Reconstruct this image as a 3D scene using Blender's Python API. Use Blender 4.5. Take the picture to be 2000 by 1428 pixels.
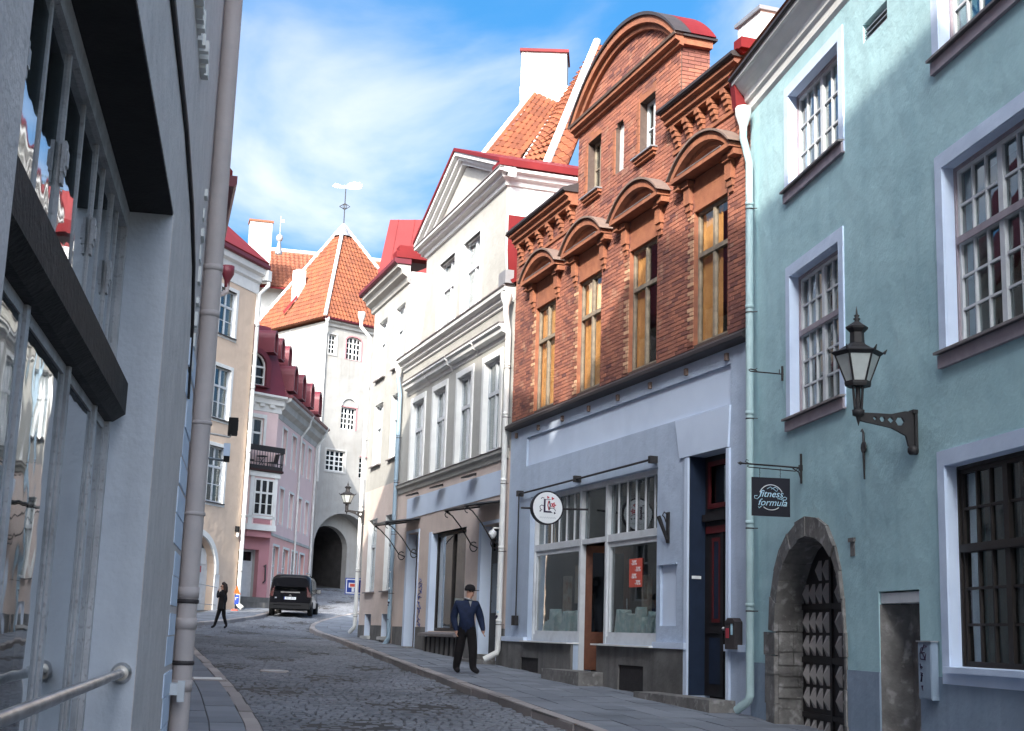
import bpy, bmesh, math, random
import numpy as np
from mathutils import Vector, Matrix
from mathutils.geometry import tessellate_polygon
random.seed(7); rnd = random.random
def uni(a, b): return a + (b - a) * rnd()
for o in list(bpy.data.objects): bpy.data.objects.remove(o)
scene = bpy.context.scene
C = scene.collection
# ---------------------------------------------------------------- camera
PITCH, ROLL = math.radians(11.096), math.radians(1.873)
cam_d = bpy.data.cameras.new('camera'); cam = bpy.data.objects.new('camera', cam_d); C.objects.link(cam)
cam_d.sensor_width = 36; cam_d.sensor_fit = 'HORIZONTAL'; cam_d.lens = 2675 / 2000 * 36
cam_d.clip_start = .05; cam_d.clip_end = 3000
fw = Vector((0, math.cos(PITCH), math.sin(PITCH))); r0 = Vector((1, 0, 0)); u0 = Vector((0, -math.sin(PITCH), math.cos(PITCH)))
rt = r0 * math.cos(ROLL) + u0 * math.sin(ROLL); up = -r0 * math.sin(ROLL) + u0 * math.cos(ROLL)
m = Matrix((rt, up, -fw)).transposed().to_4x4(); cam.matrix_world = m
scene.camera = cam
# ---------------------------------------------------------------- sky and sun
SUN_EL, SUN_HEAD = math.radians(32), math.radians(18)   # light travels towards azimuth +18 degrees
world = bpy.data.worlds.new('World'); scene.world = world; world.use_nodes = True
wt = world.node_tree; wt.nodes.clear(); wn = wt.nodes.new; wl = wt.links.new
out = wn('ShaderNodeOutputWorld'); bg = wn('ShaderNodeBackground'); bgc = wn('ShaderNodeBackground'); mixs = wn('ShaderNodeMixShader')
sky = wn('ShaderNodeTexSky'); sky.sky_type = 'NISHITA'; sky.sun_disc = False
sky.sun_elevation = SUN_EL; sky.sun_rotation = math.pi + SUN_HEAD
sky.air_density = .7; sky.dust_density = 10; sky.ozone_density = 2
bg.inputs[1].default_value = .115
bgc.inputs[0].default_value = (.97, .98, 1, 1); bgc.inputs[1].default_value = .15
tc = wn('ShaderNodeTexCoord'); sp = wn('ShaderNodeSeparateXYZ'); wl(tc.outputs['Generated'], sp.inputs[0])
zz = wn('ShaderNodeMath'); zz.operation = 'ADD'; zz.inputs[1].default_value = .28; wl(sp.outputs[2], zz.inputs[0])
dx = wn('ShaderNodeMath'); dx.operation = 'DIVIDE'; wl(sp.outputs[0], dx.inputs[0]); wl(zz.outputs[0], dx.inputs[1])
dy = wn('ShaderNodeMath'); dy.operation = 'DIVIDE'; wl(sp.outputs[1], dy.inputs[0]); wl(zz.outputs[0], dy.inputs[1])
cb = wn('ShaderNodeCombineXYZ'); wl(dx.outputs[0], cb.inputs[0]); wl(dy.outputs[0], cb.inputs[1]); cb.inputs[2].default_value = 17.23
no = wn('ShaderNodeTexNoise'); no.inputs['Scale'].default_value = 2.1; no.inputs['Detail'].default_value = 8; no.inputs['Roughness'].default_value = .52
no.inputs['Distortion'].default_value = .5
wl(cb.outputs[0], no.inputs['Vector'])
rp = wn('ShaderNodeValToRGB'); rp.color_ramp.elements[0].position = .4; rp.color_ramp.elements[1].position = .7
rp.color_ramp.elements[0].color = (.0, .0, .0, 1); rp.color_ramp.elements[1].color = (.88, .88, .88, 1)
rp.color_ramp.interpolation = 'EASE'
wl(no.outputs[0], rp.inputs[0])
hs = wn('ShaderNodeHueSaturation'); hs.inputs['Saturation'].default_value = 1.3; hs.inputs['Hue'].default_value = .486
cool = wn('ShaderNodeMixRGB'); cool.blend_type = 'MULTIPLY'; cool.inputs[0].default_value = 1; cool.inputs[2].default_value = (.86, .99, 1.14, 1); wl(sky.outputs[0], cool.inputs[1]); wl(cool.outputs[0], hs.inputs['Color'])
cl_h = wn('ShaderNodeHueSaturation'); cl_h.inputs['Saturation'].default_value = .18; wl(cool.outputs[0], cl_h.inputs['Color']); wl(cl_h.outputs[0], bgc.inputs[0]); wl(hs.outputs[0], bg.inputs[0]); wl(bg.outputs[0], mixs.inputs[1]); wl(bgc.outputs[0], mixs.inputs[2]); wl(rp.outputs[0], mixs.inputs[0]); wl(mixs.outputs[0], out.inputs[0])
sd = bpy.data.lights.new('sun', 'SUN'); sd.energy = 2; sd.angle = math.radians(.6); sd.color = (1, .93, .82)
sun = bpy.data.objects.new('sun', sd); C.objects.link(sun)
ld = Vector((math.sin(SUN_HEAD) * math.cos(SUN_EL), math.cos(SUN_HEAD) * math.cos(SUN_EL), -math.sin(SUN_EL)))
sun.rotation_euler = ld.to_track_quat('-Z', 'Y').to_euler(); sun.location = (-20, -60, 60)
scene.view_settings.view_transform = 'Standard'; scene.view_settings.look = 'None'; scene.view_settings.exposure = 1.85; scene.view_settings.gamma = 1
scene.view_settings.use_curve_mapping = False
# ---------------------------------------------------------------- materials
def lerp(a, b, t): return tuple(a[i] + (b[i] - a[i]) * t for i in range(3))
def mat(name, c1, c2=None, rough=.85, scale=3., detail=6., bump=0., bscale=40., stain=None, sscale=.6, samt=.5, streak=False, metal=0., spec=.3, lo=.35, hi=.7, attr=False, dirt=None, dscale=9., wave=0.):
    M = bpy.data.materials.new(name); M.use_nodes = True; t = M.node_tree; n = t.nodes.new; l = t.links.new
    p = t.nodes['Principled BSDF']; p.inputs['Roughness'].default_value = rough; p.inputs['Metallic'].default_value = metal
    p.inputs['Specular IOR Level'].default_value = spec
    c2 = c2 or tuple(x * .8 for x in c1)
    co = n('ShaderNodeTexCoord'); obj_co = co.outputs['Object']
    nz = n('ShaderNodeTexNoise'); nz.inputs['Scale'].default_value = scale; nz.inputs['Detail'].default_value = detail; nz.inputs['Roughness'].default_value = .6
    l(obj_co, nz.inputs['Vector'])
    rmp = n('ShaderNodeValToRGB'); rmp.color_ramp.elements[0].position = lo; rmp.color_ramp.elements[1].position = hi
    rmp.color_ramp.elements[0].color = (*c1, 1); rmp.color_ramp.elements[1].color = (*c2, 1)
    if attr:
        at = n('ShaderNodeAttribute'); at.attribute_name = 'v'
        mx = n('ShaderNodeMath'); mx.operation = 'MULTIPLY_ADD'; l(nz.outputs[0], mx.inputs[0]); mx.inputs[1].default_value = .35; 
        sb = n('ShaderNodeMath'); sb.operation = 'SUBTRACT'; l(at.outputs['Fac'], sb.inputs[0]); sb.inputs[1].default_value = .175
        l(sb.outputs[0], mx.inputs[2]); l(mx.outputs[0], rmp.inputs[0])
    else: l(nz.outputs[0], rmp.inputs[0])
    col = rmp.outputs[0]
    def over(col, c, scl, amt, sx=(1, 1, 1), a=.5, b=.72):
        mp = n('ShaderNodeMapping'); mp.inputs['Scale'].default_value = sx; l(obj_co, mp.inputs[0])
        n2 = n('ShaderNodeTexNoise'); n2.inputs['Scale'].default_value = scl; n2.inputs['Detail'].default_value = 5; l(mp.outputs[0], n2.inputs['Vector'])
        r2 = n('ShaderNodeValToRGB'); r2.color_ramp.elements[0].position = a; r2.color_ramp.elements[1].position = b
        r2.color_ramp.elements[0].color = (0, 0, 0, 1); r2.color_ramp.elements[1].color = (amt, amt, amt, 1); l(n2.outputs[0], r2.inputs[0])
        mm = n('ShaderNodeMixRGB'); l(r2.outputs[0], mm.inputs[0]); l(col, mm.inputs[1]); mm.inputs[2].default_value = (*c, 1); return mm.outputs[0]
    if stain: col = over(col, stain, sscale, samt)
    if streak: col = over(col, stain or tuple(x * .6 for x in c1), 1.2, samt * .8, (3.5, 3.5, .28), .5, .75)
    if dirt: col = over(col, dirt, dscale, .55, a=.56, b=.7)
    l(col, p.inputs['Base Color'])
    if bump:
        nb = n('ShaderNodeTexNoise'); nb.inputs['Scale'].default_value = bscale; nb.inputs['Detail'].default_value = 6; l(obj_co, nb.inputs['Vector'])
        bp = n('ShaderNodeBump'); bp.inputs['Strength'].default_value = bump; bp.inputs['Distance'].default_value = .02; l(nb.outputs[0], bp.inputs['Height']); l(bp.outputs[0], p.inputs['Normal'])
        if wave:
            nw = n('ShaderNodeTexNoise'); nw.inputs['Scale'].default_value = 1.7; nw.inputs['Detail'].default_value = 3; l(obj_co, nw.inputs['Vector'])
            bw_ = n('ShaderNodeBump'); bw_.inputs['Strength'].default_value = wave; bw_.inputs['Distance'].default_value = .12; l(nw.outputs[0], bw_.inputs['Height']); l(bw_.outputs[0], bp.inputs['Normal'])
    return M
def glass(name, tint=(.7, .75, .75), k=1.0, ior=1.5, rough=.015, bump=.1):
    M = bpy.data.materials.new(name); M.use_nodes = True; t = M.node_tree; t.nodes.clear(); n = t.nodes.new; l = t.links.new
    o = n('ShaderNodeOutputMaterial'); mx = n('ShaderNodeMixShader'); fr = n('ShaderNodeFresnel'); fr.inputs[0].default_value = ior
    ge = n('ShaderNodeNewGeometry'); mi = n('ShaderNodeMath'); mi.operation = 'MULTIPLY_ADD'; l(ge.outputs['Backfacing'], mi.inputs[0]); mi.inputs[1].default_value = 1 / ior - ior; mi.inputs[2].default_value = ior; l(mi.outputs[0], fr.inputs[0])   # both faces of a thin pane reflect alike
    tr = n('ShaderNodeBsdfTransparent'); tr.inputs[0].default_value = (*tint, 1); gl = n('ShaderNodeBsdfGlossy'); gl.inputs['Roughness'].default_value = rough; gl.inputs[0].default_value = (.95, .97, 1, 1)
    mu = n('ShaderNodeMath'); mu.operation = 'MULTIPLY'; mu.inputs[1].default_value = k; mu.use_clamp = True
    co = n('ShaderNodeTexCoord'); nz = n('ShaderNodeTexNoise'); nz.inputs['Scale'].default_value = 1.6; l(co.outputs['Object'], nz.inputs['Vector'])
    bp = n('ShaderNodeBump'); bp.inputs['Strength'].default_value = bump; bp.inputs['Distance'].default_value = .03; l(nz.outputs[0], bp.inputs['Height']); l(bp.outputs[0], gl.inputs['Normal'])
    l(fr.outputs[0], mu.inputs[0]); l(mu.outputs[0], mx.inputs[0]); l(tr.outputs[0], mx.inputs[1]); l(gl.outputs[0], mx.inputs[2]); l(mx.outputs[0], o.inputs[0]); return M
K = {}
def defmat(key, *a, **k): K[key] = mat(key, *a, **k); return K[key]
defmat('teal', (0.425, 0.63, 0.665), (0.395, 0.59, 0.625), scale=1.3, bump=.25, bscale=25, stain=(0.29, 0.47, 0.52), sscale=0.9, samt=0.45, streak=True, dirt=(0.46, 0.66, 0.69), dscale=3, wave=.35, lo=0.35, hi=0.7)
defmat('teal_socle', (0.27, 0.34, 0.43), (0.23, 0.3, 0.38), scale=2, bump=.2, bscale=25, stain=(0.17, 0.21, 0.27), samt=.5, streak=True, wave=.35)
defmat('pale_blue', (0.62, 0.72, 0.88), (0.57, 0.67, 0.84), scale=2, bump=.1, stain=(0.48, 0.58, 0.76), samt=.5, wave=.35)
defmat('grey_blue', (0.46, 0.54, 0.66), (0.42, 0.5, 0.62), scale=1.4, bump=.25, bscale=30, stain=(0.33, 0.39, 0.49), samt=.5, streak=True, wave=.35)
defmat('plinth', (0.19, 0.185, 0.18), (0.13, 0.125, 0.12), scale=3, bump=.4, bscale=15, stain=(.05, .05, .05), samt=.6, streak=True)
defmat('panel_blue', (0.62, 0.71, 0.85), (0.58, 0.67, 0.81), scale=1.2, bump=.08, stain=(0.44, 0.52, 0.66), samt=.4)
defmat('white', (.78, .78, .76), (.7, .7, .68), scale=3, bump=.1, stain=(.55, .54, .5), samt=.3)
defmat('white_paint', (0.62, 0.64, 0.66), (0.54, 0.565, 0.59), scale=5, rough=.5, bump=.08, stain=(.35, .35, .36), sscale=3, samt=.35)
defmat('cream', (.44, .43, .4), (.4, .39, .36), scale=1.2, bump=.15, bscale=25, stain=(.35, .34, .31), samt=.5, streak=True, wave=.35)
defmat('peach_shaded_cream', (0.68, 0.56, 0.5), (0.63, 0.52, 0.46), scale=1.2, bump=.15, bscale=25, stain=(0.55, 0.46, 0.41), samt=.5, streak=True, wave=.35)  # cream paint's shaded tone for lower walls; also used on the unseen house
defmat('tan', (0.74, 0.57, 0.44), (0.7, 0.54, 0.41), scale=1.2, bump=.15, bscale=25, stain=(0.62, 0.47, 0.36), samt=.4, streak=True, wave=.35)
defmat('pink', (0.8, 0.6, 0.585), (0.77, 0.57, 0.555), scale=1.2, bump=.12, stain=(0.7, 0.52, 0.53), samt=.4, wave=.35)
defmat('salmon', (0.82, 0.46, 0.42), (0.78, 0.43, 0.39), scale=1.2, bump=.12, stain=(0.7, 0.42, 0.39), samt=.4)
defmat('rose_dark', (0.5, 0.24, 0.26), (0.46, 0.21, 0.23), scale=1.2, bump=.12)
defmat('tower_wall', (.41, .4, .385), (.35, .345, .33), scale=.8, bump=.3, bscale=12, stain=(0.3, 0.285, 0.26), sscale=.5, samt=0.6, streak=True, dirt=(0.33, 0.315, 0.29), dscale=2, wave=.35)
defmat('far_white', (0.52, 0.515, 0.5), (0.44, 0.435, 0.42), scale=1, bump=.2, stain=(.3, .3, .28), sscale=1.2, samt=.45)
defmat('left_wall', (0.64, 0.59, 0.575), (0.55, 0.51, 0.5), scale=5, bump=.35, bscale=45, stain=(0.42, 0.39, 0.38), sscale=1.2, samt=0.4, streak=True, dirt=(0.38, 0.35, 0.34), dscale=22, wave=.35)
defmat('left_reveal', (0.56, 0.585, 0.63), (0.5, 0.525, 0.575), scale=4, bump=.25, bscale=30, stain=(.33, .34, .37), sscale=1.8, samt=0.35, streak=True, dirt=(0.5, 0.52, 0.56), dscale=18, wave=.35)
defmat('old_paint', (0.53, 0.52, 0.53), (0.42, 0.41, 0.42), rough=.6, scale=6, bump=.3, bscale=60, stain=(.16, .155, .15), sscale=5, samt=0.4, streak=True, dirt=(0.2, 0.18, 0.17), dscale=34)
defmat('dark_wood', (0.016, 0.014, 0.013), (0.012, 0.01, 0.01), rough=.7, scale=8, bump=.4, bscale=30, stain=(.1, .09, .085), sscale=8, samt=0.25)
defmat('soffit', (.035, .032, .034), (.025, .023, .025), rough=.9, scale=6, bump=.2)
defmat('pipe_taupe', (0.5, 0.44, 0.425), (0.44, 0.385, 0.375), rough=.55, scale=3, bump=.1, stain=(.36,.33,.33), sscale=2, samt=.4, dirt=(0.42, 0.38, 0.38), dscale=9, spec=.4)
defmat('pipe_white', (.74, .74, .71), (.66, .66, .64), rough=.5, scale=3, stain=(.4, .4, .4), sscale=2, samt=.35, spec=.4)
defmat('pipe_teal', (.4, .53, .54), (.35, .48, .5), rough=.5, scale=3, stain=(.24, .33, .35), sscale=2, samt=.4, spec=.4)
defmat('pipe_blue', (.28, .38, .46), (.24, .33, .41), rough=.5, scale=3, stain=(.2, .25, .3), sscale=2, samt=.4, spec=.4)
defmat('zinc', (.42, .43, .45), (.34, .35, .37), rough=.45, metal=.6, scale=4)
defmat('chrome', (.62, .61, .6), (.4, .38, .37), rough=.3, metal=1., scale=6, stain=(.2, .18, .17), sscale=5, samt=.5)
defmat('iron', (.018, .017, .02), (.03, .027, .027), rough=.6, scale=10, spec=.4)
defmat('brick', (0.38, 0.148, 0.095), (0.14, 0.06, 0.055), rough=.9, scale=9, bump=.4, bscale=60, lo=.05, hi=.95, attr=True, stain=(0.12, 0.065, 0.06), sscale=.55, samt=0.6, dirt=(.42, .25, .17), dscale=3.2)
defmat('brick_trim', (0.35, 0.14, 0.075), (0.25, 0.092, 0.055), rough=.9, scale=5, bump=.35, bscale=50, stain=(0.14, 0.07, 0.055), samt=0.6, sscale=1.5)
defmat('brick_pale', (.6, .36, .22), (.2, .075, .05), rough=.9, scale=9, bump=.4, bscale=60, lo=.0, hi=1., attr=True)
defmat('mortar', (0.12, 0.085, 0.07), (0.085, 0.06, 0.052), scale=8, bump=.3)
defmat('sooty', (.16, .12, .105), (.22, .15, .12), scale=3, bump=.2)
defmat('tile', (0.25, 0.078, 0.036), (0.155, 0.05, 0.027), rough=.8, scale=5, bump=.2, lo=.1, hi=.9, attr=True, stain=(0.18, 0.068, 0.04), sscale=.6, samt=.5)
defmat('tile_brown', (0.28, 0.1, 0.055), (0.2, 0.07, 0.042), rough=.85, scale=4, bump=.2, attr=True, lo=.1, hi=.9)
defmat('roof_red', (0.17, 0.012, 0.014), (0.14, 0.01, 0.012), rough=.6, scale=2, spec=.25, stain=(.3, .03, .03), samt=.3)
defmat('roof_maroon', (0.15, 0.022, 0.035), (0.12, 0.018, 0.028), rough=.5, scale=2, spec=.4)
defmat('dark_metal', (.05, .04, .042), (.035, .03, .03), rough=.55, scale=3, spec=.4)
defmat('grey_flash', (.22, .2, .2), (.16, .14, .14), rough=.6, scale=5, bump=.1)
defmat('stone', (0.22, 0.21, 0.2), (0.13, 0.125, 0.12), scale=5, bump=.6, bscale=14, stain=(.06, .055, .055), sscale=1.6, samt=.7, attr=False, dirt=(.42, .41, .4), dscale=7)
defmat('stud', (.36, .34, .33), (.3, .28, .27), rough=.6, scale=6)
defmat('tunnel_shade', (.07, .065, .065), (.045, .042, .042), scale=2, bump=.3)  # colour darkened to stand for the dim passage inside
defmat('kerb', (0.4, 0.36, 0.345), (0.28, 0.255, 0.25), scale=6, bump=.4, bscale=40, stain=(.1, .095, .095), samt=.4, attr=True, lo=0., hi=1.)
defmat('slab', (0.23, 0.25, 0.285), (0.165, 0.18, 0.21), scale=4, bump=.35, bscale=40, attr=True, lo=0., hi=1., stain=(0.11, 0.12, 0.135), sscale=.9, samt=.5)
defmat('cobble', (0.195, 0.208, 0.238), (0.12, 0.128, 0.148), scale=12, bump=.4, bscale=50, attr=True, lo=0., hi=1., rough=.7, stain=(0.235, 0.245, 0.265), sscale=.35, samt=.4)
defmat('grout', (.075, .072, .072), (.05, .05, .05), scale=6, bump=.4)
defmat('asphalt', (.15, .15, .155), (.11, .11, .12), scale=8, bump=.3)
defmat('earth', (.1, .09, .07), (.06, .06, .045), scale=.5)
defmat('door_blue', (0.014, 0.026, 0.055), (0.011, 0.02, 0.042), rough=.6, scale=4)
defmat('door_dark', (.02, .018, .02), (.014, .012, .013), rough=.55, scale=6)
defmat('door_red', (0.1, 0.011, 0.013), (0.075, 0.009, 0.011), rough=.55, scale=6)
defmat('door_wood', (.14, .05, .025), (.09, .03, .016), rough=.5, scale=6)
defmat('door_maroon', (.05, .018, .016), (.03, .012, .012), rough=.6, scale=4)
defmat('curtain', (0.5, 0.255, 0.085), (0.38, 0.18, 0.06), scale=4, bump=.2)
defmat('curtain_white', (0.33, 0.335, 0.335), (0.26, 0.265, 0.265), scale=3, bump=.2)
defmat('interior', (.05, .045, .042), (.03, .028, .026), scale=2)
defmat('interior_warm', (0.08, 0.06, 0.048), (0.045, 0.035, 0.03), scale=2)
defmat('wood_frame', (.3, .245, .18), (.2, .16, .12), rough=.7, scale=7, stain=(.1, .08, .07), sscale=5, samt=.5)
defmat('frame_dark', (.03, .024, .022), (.02, .017, .016), rough=.55, scale=5)
defmat('frame_mauve', (0.36, 0.31, 0.34), (0.27, 0.23, 0.26), rough=.6, scale=5)
defmat('sign_black', (.012, .012, .02), (.014, .014, .022), rough=.5)
defmat('sign_white', (.75, .77, .78), (.72, .74, .76), rough=.5)
defmat('letter_blue', (.45, .68, .8), (.5, .7, .85), rough=.5)
defmat('ink', (.03, .02, .05), (.03, .02, .05), rough=.6)
defmat('ink_grey', (.3, .33, .38), (.3, .33, .38), rough=.6)
defmat('ink_blue', (.08, .11, .3), (.1, .13, .34), rough=.7)
defmat('red_print', (.45, .05, .07), (.45, .05, .07), rough=.6)
defmat('poster_red', (.62, .1, .07), (.58, .09, .06), rough=.6)
defmat('traffic_blue', (.01, .05, .32), (.01, .045, .3), rough=.4, spec=.5)
defmat('orange', (0.5, 0.1, 0.01), (0.48, 0.09, 0.01), rough=.6)
defmat('car_black', (0.006, 0.006, 0.008), (0.008, 0.008, 0.01), rough=0.12, spec=0.35)
defmat('plastic_black', (0.012, 0.012, 0.013), (0.01, 0.01, 0.011), rough=.6, spec=0.2)
defmat('tyre', (.015, .015, .015), (.02, .02, .02), rough=.9)
defmat('tail_red', (0.05, 0.002, 0.003), (0.04, 0.002, 0.002), rough=.25, spec=.6)
defmat('skin', (.5, .28, .2), (.45, .25, .18), rough=.6)
defmat('jacket_blue', (0.012, 0.022, 0.06), (0.007, 0.013, 0.035), scale=10, rough=.8, bump=1.0, bscale=7)
defmat('cloth_black', (0.012, 0.011, 0.013), (0.018, 0.016, 0.018), scale=10, rough=.9, bump=1.0, bscale=7)
defmat('trousers', (0.012, 0.01, 0.011), (0.009, 0.008, 0.009), scale=10, rough=.9, bump=1.0, bscale=7)
defmat('hair', (.02, .013, .012), (.03, .018, .015), rough=.6)
defmat('lamp_glass_frost', (.55, .58, .56), (.45, .48, .47), rough=.35, scale=6, spec=.5)
defmat('leaf', (.05, .075, .03), (.035, .05, .02), scale=4)
defmat('bark', (.1, .08, .065), (.07, .055, .045), scale=6)
defmat('ivy', (.1, .085, .06), (.07, .06, .045), scale=4)
defmat('canopy', (.08, .09, .1), (.06, .07, .08), rough=.3, spec=.6)
defmat('goods', (0.8, 0.85, 0.84), (0.45, 0.62, 0.64), scale=7, lo=.3, hi=.6)
defmat('goods_b', (.3, .12, .06), (.4, .36, .3), scale=5, lo=.3, hi=.6)
K['glass'] = glass('glass', k=1.25)
K['glass_shop'] = glass('glass_shop', (.85, .87, .86), k=1.15, bump=.03)
K['glass_clear'] = glass('glass_clear', (.95, .95, .93), k=.7, bump=.05)
K['glass_dark'] = glass('glass_dark', (.35, .38, .4), k=1.1)
K['glass_car'] = glass('glass_car', (.05, .055, .06), k=.55)
# ---------------------------------------------------------------- mesh helpers
class MB:
    def __init__(s): s.v = []; s.f = []; s.sm = set(); s.a = []
    def add(s, vs, fs, smooth=False, a=.5):
        o = len(s.v); s.v += [tuple(p) for p in vs]
        for f in fs:
            if smooth: s.sm.add(len(s.f))
            s.f.append(tuple(i + o for i in f)); s.a.append(a)
        return s
    def box(s, x0, x1, y0, y1, z0, z1, a=.5):
        if x0 > x1: x0, x1 = x1, x0
        if y0 > y1: y0, y1 = y1, y0
        if z0 > z1: z0, z1 = z1, z0
        v = [(x0, y0, z0), (x1, y0, z0), (x1, y1, z0), (x0, y1, z0), (x0, y0, z1), (x1, y0, z1), (x1, y1, z1), (x0, y1, z1)]
        return s.add(v, [(0, 3, 2, 1), (4, 5, 6, 7), (0, 1, 5, 4), (1, 2, 6, 5), (2, 3, 7, 6), (3, 0, 4, 7)], a=a)
    def hexa(s, b, t, a=.5):   # four bottom, four top points
        return s.add(list(b) + list(t), [(0, 3, 2, 1), (4, 5, 6, 7), (0, 1, 5, 4), (1, 2, 6, 5), (2, 3, 7, 6), (3, 0, 4, 7)], a=a)
    def prism(s, poly, y0, y1, holes=(), back=True):   # outline in (x, z), pushed from y0 to y1
        loops = [list(poly)] + [list(h) for h in holes]
        tri = tessellate_polygon([[Vector((p[0], p[1], 0)) for p in lp] for lp in loops])
        flat = [p for lp in loops for p in lp]; n = len(flat)
        def area(t): a_, b_, c_ = (flat[i] for i in t); return (b_[0] - a_[0]) * (c_[1] - a_[1]) - (b_[1] - a_[1]) * (c_[0] - a_[0])
        tri = [t if area(t) > 0 else tuple(reversed(t)) for t in tri]
        vs = [(p[0], y0, p[1]) for p in flat] + [(p[0], y1, p[1]) for p in flat]
        fs = [tuple(t) for t in tri]
        if back: fs += [tuple(i + n for i in reversed(t)) for t in tri]
        k = 0
        for li, lp in enumerate(loops):
            L = len(lp); ar = sum(lp[i][0] * lp[(i + 1) % L][1] - lp[(i + 1) % L][0] * lp[i][1] for i in range(L))
            for i in range(L):
                a_, b_ = k + i, k + (i + 1) % L
                q = (a_, a_ + n, b_ + n, b_)
                fs.append(q if (ar > 0) == (li == 0) else tuple(reversed(q)))
            k += L
        return s.add(vs, fs)
    def sweep(s, prof, x0, x1, caps=True):    # profile in (y, z) run along x; prof open list
        n = len(prof); vs = [(x0, p[0], p[1]) for p in prof] + [(x1, p[0], p[1]) for p in prof]
        fs = [(i, i + 1, i + 1 + n, i + n) for i in range(n - 1)] + [(n - 1, 0, n, 2 * n - 1)]
        if caps: fs += [tuple(range(n - 1, -1, -1)), tuple(range(n, 2 * n))]
        return s.add(vs, fs)
    def tube(s, pts, r, n=8, cap=True, smooth=True):
        pts = [Vector(p) for p in pts]; rs = r if isinstance(r, (list, tuple)) else [r] * len(pts); rings = []
        u = None
        for i, p in enumerate(pts):
            d = (pts[min(i + 1, len(pts) - 1)] - pts[max(i - 1, 0)]).normalized()
            if u is None: u = d.orthogonal().normalized()
            else: u = (u - d * u.dot(d)).normalized()
            w = d.cross(u); rings.append([p + (u * math.cos(2 * math.pi * k / n) + w * math.sin(2 * math.pi * k / n)) * rs[i] for k in range(n)])
        vs = [q for rg in rings for q in rg]
        fs = [(i * n + k, i * n + (k + 1) % n, (i + 1) * n + (k + 1) % n, (i + 1) * n + k) for i in range(len(pts) - 1) for k in range(n)]
        s.add(vs, fs, smooth)
        if cap: s.add(rings[0], [tuple(range(n - 1, -1, -1))]); s.add(rings[-1], [tuple(range(n))])
        return s
    def lathe(s, prof, c=(0, 0, 0), n=12, smooth=True, rot=0):   # prof (r, z)
        vs = [(c[0] + r * math.cos(2 * math.pi * k / n + rot), c[1] + r * math.sin(2 * math.pi * k / n + rot), c[2] + z) for r, z in prof for k in range(n)]
        fs = [(i * n + k, i * n + (k + 1) % n, (i + 1) * n + (k + 1) % n, (i + 1) * n + k) for i in range(len(prof) - 1) for k in range(n)]
        s.add(vs, fs, smooth)
        s.add(vs[:n], [tuple(range(n - 1, -1, -1))]); s.add(vs[-n:], [tuple(range(n))]); return s
    def quad(s, *p, a=.5): return s.add(p, [tuple(range(len(p)))], a=a)
    def mesh(s, name, m, attr=False):
        me = bpy.data.meshes.new(name); me.from_pydata(s.v, [], s.f)
        for i in s.sm: me.polygons[i].use_smooth = True
        if attr:
            at = me.attributes.new('v', 'FLOAT', 'FACE'); at.data.foreach_set('value', s.a)
        for q in (m if isinstance(m, (list, tuple)) else [m]): me.materials.append(K[q] if isinstance(q, str) else q)
        me.update(); return me
    def obj(s, name, m, parent=None, attr=False, label=None):
        return link(name, s.mesh(name, m, attr), parent, label=label)
def link(name, me, parent=None, loc=None, rot=None, label=None):
    o = bpy.data.objects.new(name, me); C.objects.link(o)
    if parent is not None:
        o.parent = parent
        if 'z0' in parent: o.location.z = -parent['z0']
    if loc is not None: o.location += Vector(loc)
    if rot is not None: o.rotation_euler = rot
    if label: o['label'] = label
    return o
def tag(o, label, cat, group=None):
    o['label'] = label; o['category'] = cat
    if group: o['group'] = group
    return o
def frame(name, origin, xaz, z0, label, cat, group=None):
    """root Empty: local x runs along azimuth xaz (degrees from +Y towards +X), local y goes into the building, child z is world z"""
    o = bpy.data.objects.new(name, None); C.objects.link(o); a = math.radians(xaz)
    o.location = (origin[0], origin[1], z0); o.rotation_euler = (0, 0, math.pi / 2 - a); o['z0'] = z0
    return tag(o, label, cat, group)
def stuff(o): o['kind'] = 'stuff'; return o
def struct(o): o['kind'] = 'structure'; return o
def rect(x0, x1, z0, z1): return [(x0, z0), (x1, z0), (x1, z1), (x0, z1)]
def archpoly(x0, x1, z0, zs, rise, n=14):
    """opening with vertical sides to zs and an elliptical head of the given rise"""
    cx, rx = (x0 + x1) / 2, (x1 - x0) / 2
    return [(x0, z0), (x1, z0)] + [(cx + rx * math.cos(t), zs + rise * math.sin(t)) for t in [math.pi * i / n for i in range(n + 1)]]
def gs(s): return float(np.interp(s, [-60, 0, 50, 68, 90, 130, 400], [-3.57, -1.71, -.16, .92, 2.9, 6.5, 12]))
GX, GY = math.sin(math.radians(-14)), math.cos(math.radians(-14))
def gz(x, y): return gs(x * GX + y * GY)
def text_mesh(txt, size, m, shear=0, name='lettering', ext=.002):
    cu = bpy.data.curves.new(name, 'FONT'); cu.body = txt; cu.size = size; cu.shear = shear; cu.extrude = ext; cu.align_x = 'CENTER'; cu.align_y = 'CENTER'; cu.resolution_u = 3
    o = bpy.data.objects.new(name, cu); C.objects.link(o)
    dg = bpy.context.evaluated_depsgraph_get(); dg.update(); me = bpy.data.meshes.new_from_object(o.evaluated_get(dg)); bpy.data.objects.remove(o); bpy.data.curves.remove(cu)
    me.name = name; me.materials.clear(); me.materials.append(K[m]); return me
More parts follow.
